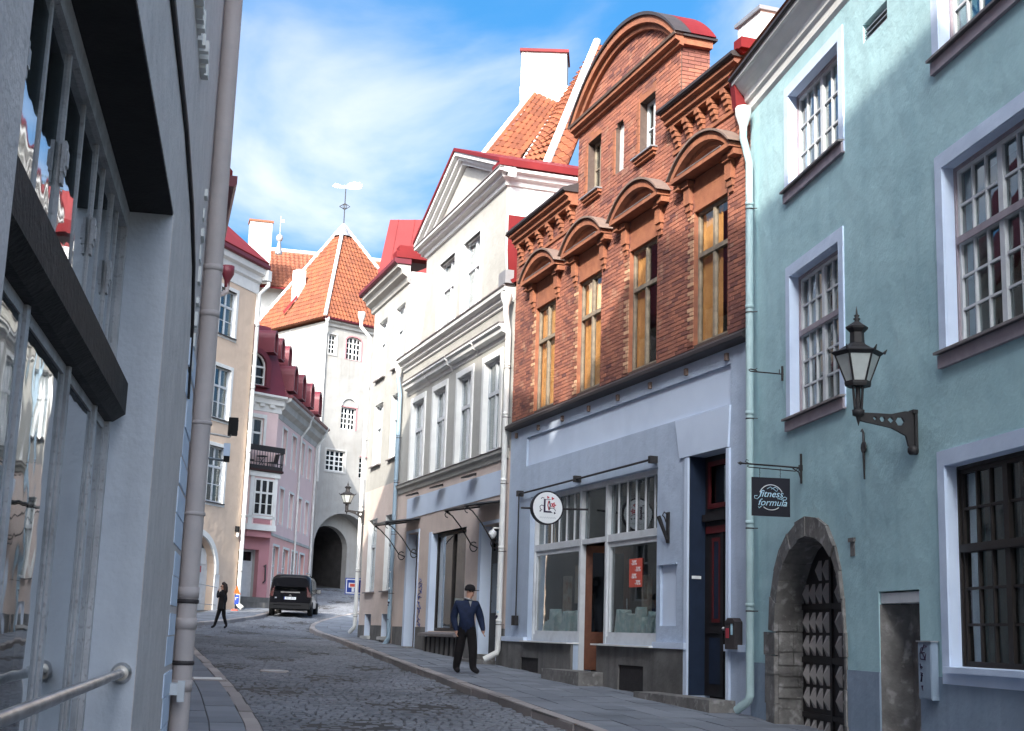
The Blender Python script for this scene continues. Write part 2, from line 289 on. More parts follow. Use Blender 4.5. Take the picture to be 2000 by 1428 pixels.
# a window: frame with mullions and transoms, one pane per light
def window(par, x0, x1, z0, z1, y, cols, tiers, fm='white_paint', gm='glass', fw=.06, bar=.025, mull=None, panes=True, head=None, depth=.06, curtain=None, label=None, jit=.012, tr=.06, cdep=.16):
    """tiers: list of (height share, rows); cols: columns per casement list, e.g. [3,3]; head: rise of an arched head"""
    mull = mull or fw
    b = MB(); W, H = x1 - x0, z1 - z0; pan = []
    if head:
        o_ = archpoly(x0, x1, z0, z1 - head, head, 10); i_ = archpoly(x0 + fw, x1 - fw, z0 + fw, z1 - head, head - fw, 10)
        b.prism(o_, y, y + depth, [i_])
    else: b.prism(rect(x0, x1, z0, z1), y, y + depth, [rect(x0 + fw, x1 - fw, z0 + fw, z1 - fw)])
    tot = sum(t[0] for t in tiers); nc = len(cols); zt = z1 - fw; usable = H - 2 * fw - tr * (len(tiers) - 1)
    cw = (W - 2 * fw - mull * (nc - 1)) / nc
    for ti, (sh, rows) in enumerate(tiers):
        h = usable * sh / tot; zb = zt - h
        if ti: b.box(x0 + fw - .002, x1 - fw + .002, y - .022, y + depth - .004, zt, zt + tr)
        for ci, k in enumerate(cols):
            xa = x0 + fw + ci * (cw + mull); xb = xa + cw
            if ci: b.box(xa - mull, xa, y - .012, y + depth - .006, zb, zt)
            for c in range(1, k): xm = xa + cw * c / k; b.box(xm - bar / 2, xm + bar / 2, y + .004, y + depth - .012, zb, zt)
            for r in range(1, rows): zm = zb + h * r / rows; b.box(xa, xb, y + .007, y + depth - .016, zm - bar / 2, zm + bar / 2)
            for c in range(k):
                for r in range(rows): pan.append((xa + cw * (c + .5) / k, zb + h * (r + .5) / rows, cw / k, h / rows))
        zt = zb - tr
    w = b.obj('window', fm, par, label=label)
    if panes:
        cache = {}
        for cx, cz, pw, ph in pan:
            key = (round(pw, 3), round(ph, 3))
            if key not in cache: cache[key] = MB().box(-pw / 2, pw / 2, -.002, .002, -ph / 2, ph / 2).mesh('pane', gm)
            link('pane', cache[key], w, (cx, y + depth * .55, cz), (uni(-jit, jit), 0, uni(-jit, jit)))
    else:
        g = MB().box(x0 + fw * .5, x1 - fw * .5, y + depth * .5, y + depth * .5 + .004, z0 + fw * .5, z1 - fw * .5 - (head or 0) * .3); g.obj('pane', gm, w)
    if curtain:
        cb_ = MB(); n = 40
        xs = [x0 + W * i / n for i in range(n + 1)]
        for i in range(n):
            if curtain[1] and any(lo_ < (i + .5) / n < hi_ for lo_, hi_ in curtain[1]): continue
            ya, yb = (y + cdep + .022 * math.sin(j * 2.1) for j in (i, i + 1)); cb_.quad((xs[i], ya, z0 + .02), (xs[i + 1], yb, z0 + .02), (xs[i + 1], yb, z1 - .02), (xs[i], ya, z1 - .02))
        cb_.obj('curtain', curtain[0], w)
    return w
def surround(par, x0, x1, z0, z1, t, m, proud=.02, bottom=True, name='window_surround', arch=None):
    o_ = rect(x0 - t, x1 + t, z0 - (t if bottom else 0), z1 + t)
    return MB().prism(o_, -proud, .05, [rect(x0, x1, z0 + (0 if bottom else .0), z1)] if bottom else [], back=False).obj(name, m, par) if bottom else \
        MB().prism([(x0 - t, z0), (x0, z0), (x0, z1), (x1, z1), (x1, z0), (x1 + t, z0), (x1 + t, z1 + t), (x0 - t, z1 + t)], -proud, .05, back=False).obj(name, m, par)
def reveal(par, x0, x1, z0, z1, d, m, e=.005, y0=.0, nm='reveal'):
    return MB().prism([(x0, z0), (x0 + e, z0), (x0 + e, z1 - e), (x1 - e, z1 - e), (x1 - e, z0), (x1, z0), (x1, z1), (x0, z1)], y0, d).obj(nm, m, par)
def sill(par, x0, x1, z, out=.1, t=.04, m='zinc', y1=.12, drop=.02):
    return MB().hexa([(x0, -out, z - t - drop), (x1, -out, z - t - drop), (x1, y1, z - t), (x0, y1, z - t)], [(x0, -out, z - drop), (x1, -out, z - drop), (x1, y1, z), (x0, y1, z)]).obj('sill', m, par)
def cornice(par, prof, x0, x1, m, name='cornice'): return MB().sweep(prof, x0, x1).obj(name, m, par)
def mitred(par, prof, x0, x1, m, name='cornice', left=False, right=True, back=None):
    """moulding along x whose ends turn the corner; back: also the return along the right-hand side, this deep"""
    n = len(prof); vs = [(x0 + (p[0] if left else 0), p[0], p[1]) for p in prof] + [(x1 - (p[0] if right else 0), p[0], p[1]) for p in prof]
    fs = [(i, i + 1, i + 1 + n, i + n) for i in range(n - 1)] + [(n - 1, 0, n, 2 * n - 1), tuple(range(n - 1, -1, -1)), tuple(range(n, 2 * n))]
    MB().add(vs, fs).obj(name, m, par)
    if back:
        vs = [(x1 - p[0], p[0], p[1]) for p in prof] + [(x1 - p[0], back, p[1]) for p in prof]
        MB().add(vs, [(i, i + 1, i + 1 + n, i + n) for i in range(n - 1)] + [tuple(range(n, 2 * n))]).obj(name + '_return', m, par)
def roof_quad(name, pts, m, par, th=.12):
    a, b, c, d = [Vector(p) for p in pts]; n = (b - a).cross(d - a).normalized() * th
    return MB().hexa([a - n, b - n, c - n, d - n], [a, b, c, d]).obj(name, m, par)
def pantiles(name, a, b, c, d, m, par, tw=.24, tl=.34, amp=.03, seg=4, smooth=True):
    """rows of wavy tiles on the quad or triangle a,b (eave, left to right) to d,c (top, left to right)"""
    a, b, c, d = [Vector(p) for p in (a, b, c, d)]; nrm = (b - a).cross(d - a).normalized(); L = ((d + c) / 2 - (a + b) / 2).length; rows = max(1, int(L / tl)); mb = MB()
    for r in range(rows):
        t0, t1 = r / rows, (r + 1.12) / rows; t1 = min(t1, 1)
        p0, q0 = a.lerp(d, t0), b.lerp(c, t0); p1, q1 = a.lerp(d, t1), b.lerp(c, t1)
        ed = (b - a).normalized(); w0 = (q0 - p0).length
        if w0 < .1: continue
        off = (p0 - a).dot(ed); k0 = math.floor(off / tw); k1 = math.ceil((off + w0) / tw)
        for k in range(k0, k1):
            va = rnd(); us = []
            for s_ in range(seg + 1):
                us.append(k * tw + tw * s_ / seg)
            vs = []
            for u_ in us:
                uu = min(max(u_, off), off + w0); 
                lo_ = p0 + ed * (uu - off); w1 = (q1 - p1).length; f_ = (uu - off) / w0; hi_ = p1 + ed * min(max(uu - (p1 - a).dot(ed), 0), w1)
                h = amp * math.sin(2 * math.pi * (u_ / tw)) 
                vs += [lo_ + nrm * (h + .045), hi_ + nrm * (h + .008), lo_ + nrm * (h + .0)]
            fs = []
            for s_ in range(seg): i = s_ * 3; fs += [(i, i + 3, i + 4, i + 1), (i + 2, i + 5, i + 3, i)]
            mb.add(vs, fs, False, va)
    return stuff(mb.obj(name, m, par, attr=True))
def drainpipe(name, fr, x, y, ztop, zbot, r, m, label, funnel=True, kick=(0, -.22), offs=None, joints=(), group=None, clampm='dark_metal', top=None):
    root = frame(name, (fr.location.x, fr.location.y), 0, zbot, label, 'drainpipe', group); root.rotation_euler = fr.rotation_euler.copy()
    lp = Vector((x, y, 0)); lp.rotate(fr.rotation_euler); root.location.x += lp.x; root.location.y += lp.y
    ox, oy = offs or (0, 0)
    pts = [(0, 0, zbot + .22), (0, 0, ztop - .9)] + ([(ox, oy, ztop - .45), (ox, oy, ztop - .3)] if offs else [(0, 0, ztop - .3)])
    MB().tube(pts, r, 12).obj('pipe', m, root)
    MB().tube([(0, 0, zbot + .24), (0, -.02, zbot + .16), (kick[0], kick[1], zbot)], [r, r * 1.02, r * 1.05], 12).obj('outlet', m, root)
    if funnel: MB().lathe([(r, -.34), (r * 1.05, -.26), (r * 2.1, -.06), (r * 2.1, .06), (r * 1.9, .08), (r * 1.85, .0), (r * .6, -.2)], (ox, oy, ztop), 14).obj('hopper', top or m, root)
    for zj in joints:
        MB().lathe([(r * 1.01, -.03), (r * 1.1, -.03), (r * 1.1, .03), (r * 1.01, .03)], (0, 0, zj), 12).obj('joint', m, root)
        MB().tube([(r, 0, zj - .09), (r + .03, .1, zj - .09)], .008, 5).lathe([(r * 1.03, -.1), (r * 1.06, -.1), (r * 1.06, -.08), (r * 1.03, -.08)], (0, 0, zj), 12).obj('clamp', clampm, root)
    return root
# ================================================================ ground
RK = [(4.0, -6), (3.0, 5.5), (2.05, 12.6), (1.26, 18.06), (.54, 20.76), (.17, 22.3), (-.75, 26), (-2.06, 31.21), (-4.14, 40.08), (-6.02, 47.98), (-7.02, 51.31), (-7.36, 52.76), (-7.65, 55.5), (-7.56, 59.86), (-7.07, 65.4), (-6.3, 72), (-5.6, 80), (-5, 88), (-5, 110)]
LK = [(1.45, -6), (.344, .06), (-1.84, 11.86), (-2.72, 16.46), (-3.29, 18.81), (-4.1, 22.15), (-5.39, 26.87), (-6.8, 32.01), (-9.13, 40.22), (-11.5, 47), (-12.4, 50.0), (-11.9, 51.4), (-10.9, 54.2), (-10.35, 58.98), (-10.38, 61.34), (-10.6, 66), (-11.2, 72), (-11.8, 80), (-12.3, 88), (-12.3, 110)]
KH = .13
def resample(P, step):
    out = []; 
    for (a, b), (c, d) in zip(P, P[1:]):
        n = max(1, int(math.hypot(c - a, d - b) / step))
        out += [(a + (c - a) * i / n, b + (d - b) * i / n) for i in range(n)]
    return out + [P[-1]]
def smooth(P, k=2):
    for _ in range(k):
        Q = [P[0]]
        for (a, b), (c, d) in zip(P, P[1:]): Q += [(a * .75 + c * .25, b * .75 + d * .25), (a * .25 + c * .75, b * .25 + d * .75)]
        P = Q + [P[-1]]
    return P
RK, LK = smooth(RK), smooth(LK)
def offset(P, w):
    out = []
    for i, p in enumerate(P):
        a, b = P[max(i - 1, 0)], P[min(i + 1, len(P) - 1)]; dx_, dy_ = b[0] - a[0], b[1] - a[1]; l_ = math.hypot(dx_, dy_) or 1
        out.append((p[0] + w * dy_ / l_, p[1] - w * dx_ / l_))
    return out
def strip(name, P, Q, dz, m, up_=True):
    mb = MB(); vs = [(x, y, gz(x, y) + dz) for x, y in P] + [(x, y, gz(x, y) + dz) for x, y in Q]; n = len(P)
    mb.add(vs, [(i, i + n, i + n + 1, i + 1) for i in range(n - 1)])
    o = struct(mb.obj(name, m)); return o
g = MB(); N = 60; 
gx = [-400 + 800 * i / N for i in range(N + 1)]
vs = [(x, y, gz(x, y) - .5) for y in gx for x in gx]
g.add(vs, [(j * (N + 1) + i, j * (N + 1) + i + 1, (j + 1) * (N + 1) + i + 1, (j + 1) * (N + 1) + i) for j in range(N) for i in range(N)])
struct(g.obj('ground', 'earth'))
Rf, Lf = resample(RK, 1.2), resample(LK, 1.2)
# road bed between the kerbs
rb = MB(); n = 90
def at_frac(P, t):
    L = [0]
    for a, b in zip(P, P[1:]): L.append(L[-1] + math.dist(a, b))
    s = t * L[-1]; i = min(max(int(np.searchsorted(L, s)) - 1, 0), len(P) - 2); f = (s - L[i]) / max(L[i + 1] - L[i], 1e-6)
    return (P[i][0] + (P[i + 1][0] - P[i][0]) * f, P[i][1] + (P[i + 1][1] - P[i][1]) * f)
rows = []
for i in range(n + 1):
    a, b = at_frac(Lf, i / n), at_frac(Rf, i / n)
    rows += [(a[0] + (b[0] - a[0]) * k / 4, a[1] + (b[1] - a[1]) * k / 4) for k in range(5)]
rb.add([(x, y, gz(x, y) - KH - .014) for x, y in rows], [(i * 5 + k, i * 5 + k + 1, i * 5 + k + 6, i * 5 + k + 5) for i in range(n) for k in range(4)])
road = struct(rb.obj('road', 'grout'))
pav_r = strip('pavement_right', Rf, offset(Rf, 9), -.012, 'grout')
pav_l = strip('pavement_left', offset(Lf, -9), Lf, -.012, 'grout')
# kerb stones, one by one
def kerb(name, P, side):
    root = bpy.data.objects.new(name, None); C.objects.link(root); struct(root)
    Q = resample(P, .22); i = 0
    while i < len(Q) - 2:
        k = random.choice([3, 4, 4, 5]); seg = Q[i:i + k + 1]; i += k
        if len(seg) < 2 or seg[0][1] > 84 or seg[0][1] < -5: continue
        a, b = seg[0], seg[-1]; sh = .006 / max(math.dist(a, b), .01)
        seg[0] = (a[0] + (seg[1][0] - a[0]) * .04, a[1] + (seg[1][1] - a[1]) * .04); seg[-1] = (b[0] + (seg[-2][0] - b[0]) * .04, b[1] + (seg[-2][1] - b[1]) * .04)
        j = uni(-.012, .012); w = .2; dz = uni(-.008, .012); mb = MB(); va = rnd()
        fr_ = offset(seg, side * (0 + j)); ch = offset(seg, side * (.03 + j)); bk = offset(seg, side * (w + j)); n_ = len(seg)
        vs = [(x, y, gz(x, y) - KH - .06) for x, y in fr_] + [(x, y, gz(x, y) + dz - .025) for x, y in fr_] + [(x, y, gz(x, y) + dz) for x, y in ch] + [(x, y, gz(x, y) + dz) for x, y in bk] + [(x, y, gz(x, y) - .06) for x, y in bk]
        fs = []
        for r in range(4): fs += [(r * n_ + q, r * n_ + q + 1, (r + 1) * n_ + q + 1, (r + 1) * n_ + q) for q in range(n_ - 1)]
        if side < 0: fs = [tuple(reversed(f)) for f in fs]
        fs += [tuple(r * n_ for r in range(5)), tuple(r * n_ + n_ - 1 for r in range(4, -1, -1))]
        mb.add(vs, fs, a=va); mb.obj('kerb_stone', 'kerb', root, attr=True)
    return root
kerb('kerb_right', RK, 1); kerb('kerb_left', LK, -1)
# cobbles
poly = Lf + Rf[::-1]
px_, py_ = np.array([p[0] for p in poly]), np.array([p[1] for p in poly])
def inside(x, y):
    a, b, c, d = px_, py_, np.roll(px_, -1), np.roll(py_, -1); k = (b > y) != (d > y)
    return bool((k & (x < (c - a) * (y - b) / np.where(d == b, 1e-9, d - b) + a)).sum() % 2)
ax = math.radians(-15); cx_, cy_ = (math.sin(ax), math.cos(ax)), (math.cos(ax), -math.sin(ax))
stones = []; s = 6.
def road_span(s):
    ins = [w for w in np.arange(-12, 14, .25) if inside(cx_[0] * s + cy_[0] * w, cx_[1] * s + cy_[1] * w)]
    return (min(ins) - .25, max(ins) + .25) if ins else None
while s < 86:
    dh = .13 if s < 45 else (.16 if s < 62 else .22)
    sp_ = road_span(s)
    if sp_:
        w = sp_[0] + uni(0, .1); ph = uni(0, 6)
        while w < sp_[1]:
            wd = uni(.12, .21) if s < 45 else uni(.17, .3)
            ss, ww = s + .02 * math.sin(w * 2 + ph), w + wd / 2
            x, y = cx_[0] * ss + cy_[0] * ww, cx_[1] * ss + cy_[1] * ww
            if inside(x, y): stones.append((x, y, wd - .018, dh - .018))
            w += wd
    s += dh
stones.sort(key=lambda q: -(q[2] * q[3]) / max(1, (q[0] ** 2 + q[1] ** 2)) if q[1] > 15.5 and abs(q[0] + 2) < 5 else 9)
def patch_h(x, y): return math.sin(x * 1.7 + .6 * y) * math.sin(y * .9 - x * .4)
def stone_mesh(mb, x, y, w, d, va, world=True):
    h = uni(-.012, .014) + .02 * (patch_h(x, y)); z = gz(x, y) - KH + h if world else h; e = .016; tl_, tk = uni(-.02, .02), uni(-.02, .02)
    def P(a, b, zz): 
        X, Y = cy_[0] * a + cx_[0] * b, cy_[1] * a + cx_[1] * b
        g_ = (gz(x + X, y + Y) - gz(x, y)); return ((x if world else 0) + X, (y if world else 0) + Y, z + zz + g_ + a * tl_ + b * tk)
    w2, d2 = w / 2, d / 2; j = [uni(-.008, .008) for _ in range(4)]
    b_ = [P(-w2 + j[0], -d2, -.03), P(w2 + j[1], -d2, -.03), P(w2 + j[2], d2, -.03), P(-w2 + j[3], d2, -.03)]
    t_ = [P(-w2 + e + j[0], -d2 + e, 0), P(w2 - e + j[1], -d2 + e, 0), P(w2 - e + j[2], d2 - e, 0), P(-w2 + e + j[3], d2 - e, 0)]
    mb.add(b_ + t_, [(4, 5, 6, 7), (0, 1, 5, 4), (1, 2, 6, 5), (2, 3, 7, 6), (3, 0, 4, 7)], a=va)
from mathutils import noise as NZ
def patch(x, y): return min(1, max(0, .5 + .75 * NZ.noise(Vector((x * .7, y * .45, 1.3))) + .25 * NZ.noise(Vector((x * 2.3, y * 1.6, 7))) + uni(-.3, .3)))
for q in stones[:300]:
    mb = MB(); stone_mesh(mb, *q, patch(q[0], q[1]), world=False); link('cobble', mb.mesh('cobble', 'cobble', True), road, (q[0], q[1], gz(q[0], q[1]) - KH))
mb = MB()
for q in stones[300:]: stone_mesh(mb, *q, patch(q[0], q[1]))
stuff(mb.obj('cobbles', 'cobble', road, attr=True))
# pavement slabs laid along the kerb
def slabs(P, par, side, w0, ws, ln, y0, y1, cap):
    Q = resample(P, .2); L = [0]
    for a, b in zip(Q, Q[1:]): L.append(L[-1] + math.dist(a, b))
    def pt(s, w):
        i = min(max(int(np.searchsorted(L, s)) - 1, 0), len(Q) - 2); f = (s - L[i]) / max(L[i + 1] - L[i], 1e-6)
        a, b = Q[max(i - 4, 0)], Q[min(i + 5, len(Q) - 1)]; l_ = math.dist(a, b); nx, ny = (b[1] - a[1]) / l_, -(b[0] - a[0]) / l_
        x, y = Q[i][0] + (Q[i + 1][0] - Q[i][0]) * f, Q[i][1] + (Q[i + 1][1] - Q[i][1]) * f
        return (x + side * w * nx, y + side * w * ny)
    allq = []; w = w0
    for k, wd in enumerate(ws):
        s = uni(0, ln)
        while s < L[-1] - ln:
            l_ = ln * uni(.85, 1.2); c = pt(s + l_ / 2, w + wd / 2)
            if y0 < c[1] < y1: allq.append((c[1], s, l_, w, wd))
            s += l_
        w += wd
    allq.sort(); rest = MB()
    vis = [q for q in allq if q[0] > 14.5]; big = set(id(q) for q in vis[:cap])
    for q in allq:
        _, s, l_, w, wd = q; e = .007; ps = [pt(s + e, w + e), pt(s + l_ - e, w + e), pt(s + l_ - e, w + wd - e), pt(s + e, w + wd - e)]
        if side > 0: ps = ps[::-1]
        h = uni(-.004, .006); mb = MB() if id(q) in big else rest; va = rnd()
        vs = [(x, y, gz(x, y) - .03) for x, y in ps] + [(x, y, gz(x, y) + h + uni(-.002, .002)) for x, y in ps]
        mb.add(vs, [(4, 5, 6, 7), (0, 1, 5, 4), (1, 2, 6, 5), (2, 3, 7, 6), (3, 0, 4, 7)], a=va)
        if id(q) in big: mb.obj('paving_slab', 'slab', par, attr=True)
    stuff(rest.obj('paving_slabs', 'slab', par, attr=True))
slabs(RK, pav_r, 1, .205, [.48] * 8, .62, 8, 64, 290)
slabs(LK, pav_l, -1, .205, [.42, .42], .8, 2, 46, 120)
slabs(LK, pav_l, -1, .205, [.6] * 4, .8, 49.5, 66, 0)
# iron covers in the street
def cover(x, y, dz, r, label, square=None):
    root = tag(bpy.data.objects.new('manhole_cover' if not square else 'paving_plate', None), label, 'manhole cover' if not square else 'cover plate'); C.objects.link(root); root.location = (x, y, gz(x, y) + dz)
    sl = math.atan(.031); root.rotation_euler = (sl, 0, .25)
    if square: MB().box(-square[0], square[0], -square[1], square[1], -.02, .012).obj('plate', 'kerb', root); MB().box(-square[0] * .8, square[0] * .8, -square[1] * .8, square[1] * .8, .012, .016).obj('plate_inset', 'white', root)
    else:
        MB().lathe([(r, -.02), (r, .012), (r * .97, .016), (r * .9, .016), (r * .88, .01)], n=28).obj('rim', 'kerb', root); d = MB().lathe([(r * .87, -.01), (r * .87, .008)], n=28)
        for k in range(-4, 5): d.box(-r * .7, r * .7, k * r * .16 - .012, k * r * .16 + .012, .007, .012)
        d.obj('lid', 'zinc', root)
    return root
cover(-1.05, 17.6, -KH + .008, .4, 'round iron manhole cover in the cobbles near the bottom edge')
cover(-4.75, 29.3, -KH + .008, .3, 'small worn manhole cover in the middle of the cobbled street')
cover(-5.1, 24.4, .008, .3, 'pale square plate let into the left pavement', (.3, .3))
# ================================================================ left-hand houses
AZ_A = -10.5; ra = math.radians(AZ_A); nA = (math.cos(ra), -math.sin(ra)); dA = (math.sin(ra), math.cos(ra))
def PA(t, w): return (nA[0] * w + dA[0] * t, nA[1] * w + dA[1] * t)
A = frame('shabby_grey_house', PA(0, -.62), AZ_A, gz(*PA(6, -.6)) - .1, 'shabby grey rendered house close by with a deep dark shop window', 'house')
holes = [rect(3.35, 8.65, -1.0, 2.56)] + [rect(x, x + 1.1, z, z + 1.9) for z in (5.2, 8.6, 11.6) for x in (-8, -4.5, -1, 2.6, 6.2)] + [rect(-5.5, -1.5, -1, 2.56)]
MB().prism([(-14, -2.4), (13.25, -2.4), (13.25, 14.6), (10.2, 14.6), (10.2, 17.4), (-14, 17.4)], 0, .22, holes).obj('wall', 'left_wall', A)
# pale painted reveal of the opening
MB().box(8.64, 8.652, .004, .36, -1.0, 2.56).obj('reveal', 'left_reveal', A); MB().box(3.348, 3.36, .004, .36, -1.0, 2.56).obj('reveal', 'left_reveal', A)
MB().box(3.36, 8.64, .004, .4, 2.545, 2.56).obj('soffit', 'soffit', A)
MB().box(3.34, 8.64, -.0, .4, -1.04, -1.0).obj('sill', 'zinc', A)
# end wall, back and roof so that it shades the street
MB().prism([(-14, -2.4), (13.25, -2.4), (13.25, 14.6), (10.2, 14.6), (10.2, 17.4), (-14, 17.4)], 1.6, 9, ).obj('house_body', 'left_wall', A)
MB().box(13.05, 13.25, .221, 1.6, -2.4, 14.6).box(-14, -13.8, .221, 1.6, -2.4, 17.4).box(-13.8, 10.0, .221, 1.6, 17.1, 17.39).box(10.01, 13.05, .221, 1.6, 14.3, 14.59).obj('end_wall', 'left_wall', A)
MB().sweep([(-.1, 17.41), (4.5, 17.9), (9.3, 17.41)], -14.2, 10.3).obj('roof', 'tile', A)
# the big window: frames, sashes, dark transom
wA = MB(); yA = .3
wA.prism(rect(3.36, 8.64, -1, 2.545), yA - .03, yA + .08, [rect(3.44, 8.56, -.88, 2.42)])
lw = wA.obj('window', 'old_paint', A, label='big shop window in flaking grey frames with a thick dark transom')
for t in (4.1, 5.45, 6.75, 7.95):
    fr_ = MB().sweep([(yA - .014, -.03), (yA - .022, 0), (yA - .014, .03), (yA + .08, .03), (yA + .08, -.03)], -.88, 1.2); fr_.v = [(q[2] + t, q[1], q[0]) for q in fr_.v]; fr_.f = [tuple(reversed(f)) for f in fr_.f]; fr_.obj('mullion', 'old_paint', lw)
mt = [3.44, 4.055, 4.145, 5.405, 5.495, 6.705, 6.795, 7.905, 7.995, 8.56]
for a, b in zip(mt[::2], mt[1::2]):
    MB().prism(rect(a, b, -.88, 1.2), yA - .0, yA + .06, [rect(a + .05, b - .05, -.8, 1.14)]).obj('sash', 'old_paint', lw)
    link('pane', MB().box(-(b - a) / 2 + .06, (b - a) / 2 - .06, -.003, .003, -.96, .96).mesh('pane', 'glass'), lw, ((a + b) / 2, yA + .008, .17), (uni(-.004, .004), 0, uni(-.006, .006)))
for i, t in enumerate((4.2, 4.8, 5.35, 5.9, 6.5, 7.05, 7.45, 7.9, 8.25)):
    fr_ = MB(); fr_.box(t - .018, t + .018, yA - (.012 if i % 2 else .006), yA + .07, 1.46, 2.43)
    fr_.obj('upper_mullion', 'old_paint', lw)
    if i % 2: MB().box(t - .035, t + .035, yA - .03, yA - .012, 1.88, 2.02).box(t - .025, t + .025, yA - .038, yA - .03, 1.91, 1.98).box(t - .03, t + .03, yA - .024, yA - .0121, 1.83, 1.88).obj('hinge_block', 'old_paint', lw)
for a, b in zip((3.44, 4.82, 5.92, 7.07, 7.92), (4.78, 5.88, 7.03, 7.88, 8.56)): link('pane', MB().box(0, b - a, -.003, .003, 0, .96).mesh('pane', 'glass'), lw, (a, yA + .004, 1.46), (uni(-.01, .01), 0, uni(-.006, .006)))
MB().sweep([(yA - .12, 1.24), (yA - .12, 1.43), (yA - .02, 1.47), (yA + .1, 1.47), (yA + .1, 1.19), (yA - .05, 1.19)], 3.44, 8.56).obj('transom', 'dark_wood', lw)
# grab rail across the window
rl = tag(bpy.data.objects.new('grab_rail', None), 'steel grab rail across the shop window of the grey house', 'rail'); C.objects.link(rl); rl.location = A.location; rl.rotation_euler = A.rotation_euler; rl['z0'] = A['z0']
MB().tube([(3.37, .08, -.3), (8.6, .08, -.3)], .026, 14).obj('bar', 'chrome', rl); MB().tube([(8.57, .08, -.3), (8.61, .08, -.3), (8.638, .08, -.3)], [.045, .06, .062], 16).obj('flange', 'chrome', rl)
MB().box(3.36, 8.62, .7, .75, -1.2, 2.5).obj('room_back', 'interior', A)
for z in (5.2, 8.6, 11.6):
    for x in (-8, -4.5, -1, 2.6, 6.2):
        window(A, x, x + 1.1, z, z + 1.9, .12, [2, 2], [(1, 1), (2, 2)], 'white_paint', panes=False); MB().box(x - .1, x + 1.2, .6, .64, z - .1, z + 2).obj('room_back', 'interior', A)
window(A, -5.5, -1.5, -1, 2.56, .15, [1, 1, 1], [(1, 1), (2, 1)], 'old_paint', panes=False); MB().box(-5.6, -1.4, .6, .64, -1.1, 2.6).obj('room_back', 'interior', A)
cornice(A, [(.0, 13.9), (-.2, 14.05), (-.25, 14.2), (-.5, 14.4), (-.5, 14.6), (0, 14.6)], 10.6, 13.4, 'left_wall')
MB().tube([(6.4, -.014, 3.3), (7.9, -.014, 3.27), (8.96, -.014, 3.25), (10.23, -.014, 3.11), (11.14, -.014, 2.87), (11.67, -.014, 2.5), (11.9, -.014, 1.9)], .014, 6).tube([(6.4, -.014, 3.34), (7.9, -.014, 3.31), (9.0, -.014, 3.29), (10.3, -.014, 3.15), (11.2, -.014, 2.91), (11.74, -.014, 2.5), (11.97, -.014, 1.9)], .011, 6).obj('cable', 'iron', A)
# broken stucco and old blue paint along the corner
for i in range(16): x = 8.6 + i * .11; h = uni(.05, .14); MB().box(x, x + uni(.06, .11), -uni(.02, .07), .0, 4.2 - h / 2, 4.2 + h).obj('stucco_remnant', 'white', A)
for i in range(9): z = 2.2 + i * .2; MB().box(12.1 + uni(0, .12), 12.35, -uni(.01, .03), .0, z, z + uni(.05, .16)).obj('stucco_remnant', 'white', A)
ob = MB()
for i in range(16): z = -1.6 + i * .25; MB().box(11.6 + uni(0, .35), 12.9, -uni(.004, .012), .0, z, z + uni(.18, .25)).obj('paint_strip', 'panel_blue', A)
pA = frame('left_drainpipe', PA(13.05, -.525), AZ_A, gz(*PA(13, -.5)), 'thick taupe drainpipe at the corner of the grey house', 'drainpipe')
z0 = pA['z0']; pr = .088
MB().tube([(0, 0, z0 + .1), (0, 0, 14.5)], pr, 20).obj('pipe', 'pipe_taupe', pA)
for zj in (2.9, 3.35, 6.2, 8.6): MB().lathe([(pr * 1.0, -.03), (pr * 1.05, -.03), (pr * 1.05, .03), (pr * 1.0, .03)], (0, 0, zj), 20).obj('joint', 'pipe_taupe', pA)
for zj in (1.85, 1.0, .2, -.35): MB().lathe([(pr * 1.0, -.02), (pr * 1.13, -.014), (pr * 1.13, .014), (pr * 1.0, .02)], (0, 0, zj), 20).tube([(pr, 0, zj), (pr + .03, -.03, zj)], .02, 6).obj('clamp', 'dark_metal' if zj in (.2, -.35) else 'pipe_taupe', pA)
for zj in (.28, -.0, -.55): MB().lathe([(pr * 1.0, -.05), (pr * 1.09, -.05), (pr * 1.09, .05), (pr * 1.0, .05)], (0, 0, zj), 20).obj('sleeve', 'pipe_taupe', pA)
MB().box(-.35, -.12, .02, .12, -.62, -.52).box(-.3, -.2, -.04, .02, -.68, -.5).obj('wall_bracket', 'white_paint', pA)
# unseen house added beyond it to cast shade, caught only in reflections
Cc = frame('unseen_shade_house', PA(13.6, -2.2), AZ_A, gz(*PA(16, -2.2)), 'tall plain house set back behind the taupe drainpipe', 'house')
MB().prism([(0, -2.2), (13.6, -2.2), (13.6, 16.5), (4.2, 16.5), (4.2, 15.9), (0, 15.9)], 0, 7, [rect(x, x + 1.1, z, z + 1.9) for z in (1.5, 5, 8.4, 11.5) for x in (1.5, 4.5, 7.5, 10.6)]).obj('wall', 'peach_shaded_cream', Cc)
MB().box(4.1, 13.8, -.2, 7.2, 16.51, 16.7).obj('roof', 'roof_red', Cc); MB().box(-.2, 4.09, -.2, 7.2, 15.91, 16.1).obj('roof', 'roof_red', Cc)
for z in (1.5, 5, 8.4, 11.5):
    for x in (1.5, 4.5, 7.5, 10.6): window(Cc, x, x + 1.1, z, z + 1.9, .12, [1, 1], [(1, 1), (2, 2)], 'white_paint', panes=False); 
MB().box(.5, 13, .8, .85, -2, 14).obj('room_back', 'interior', Cc)
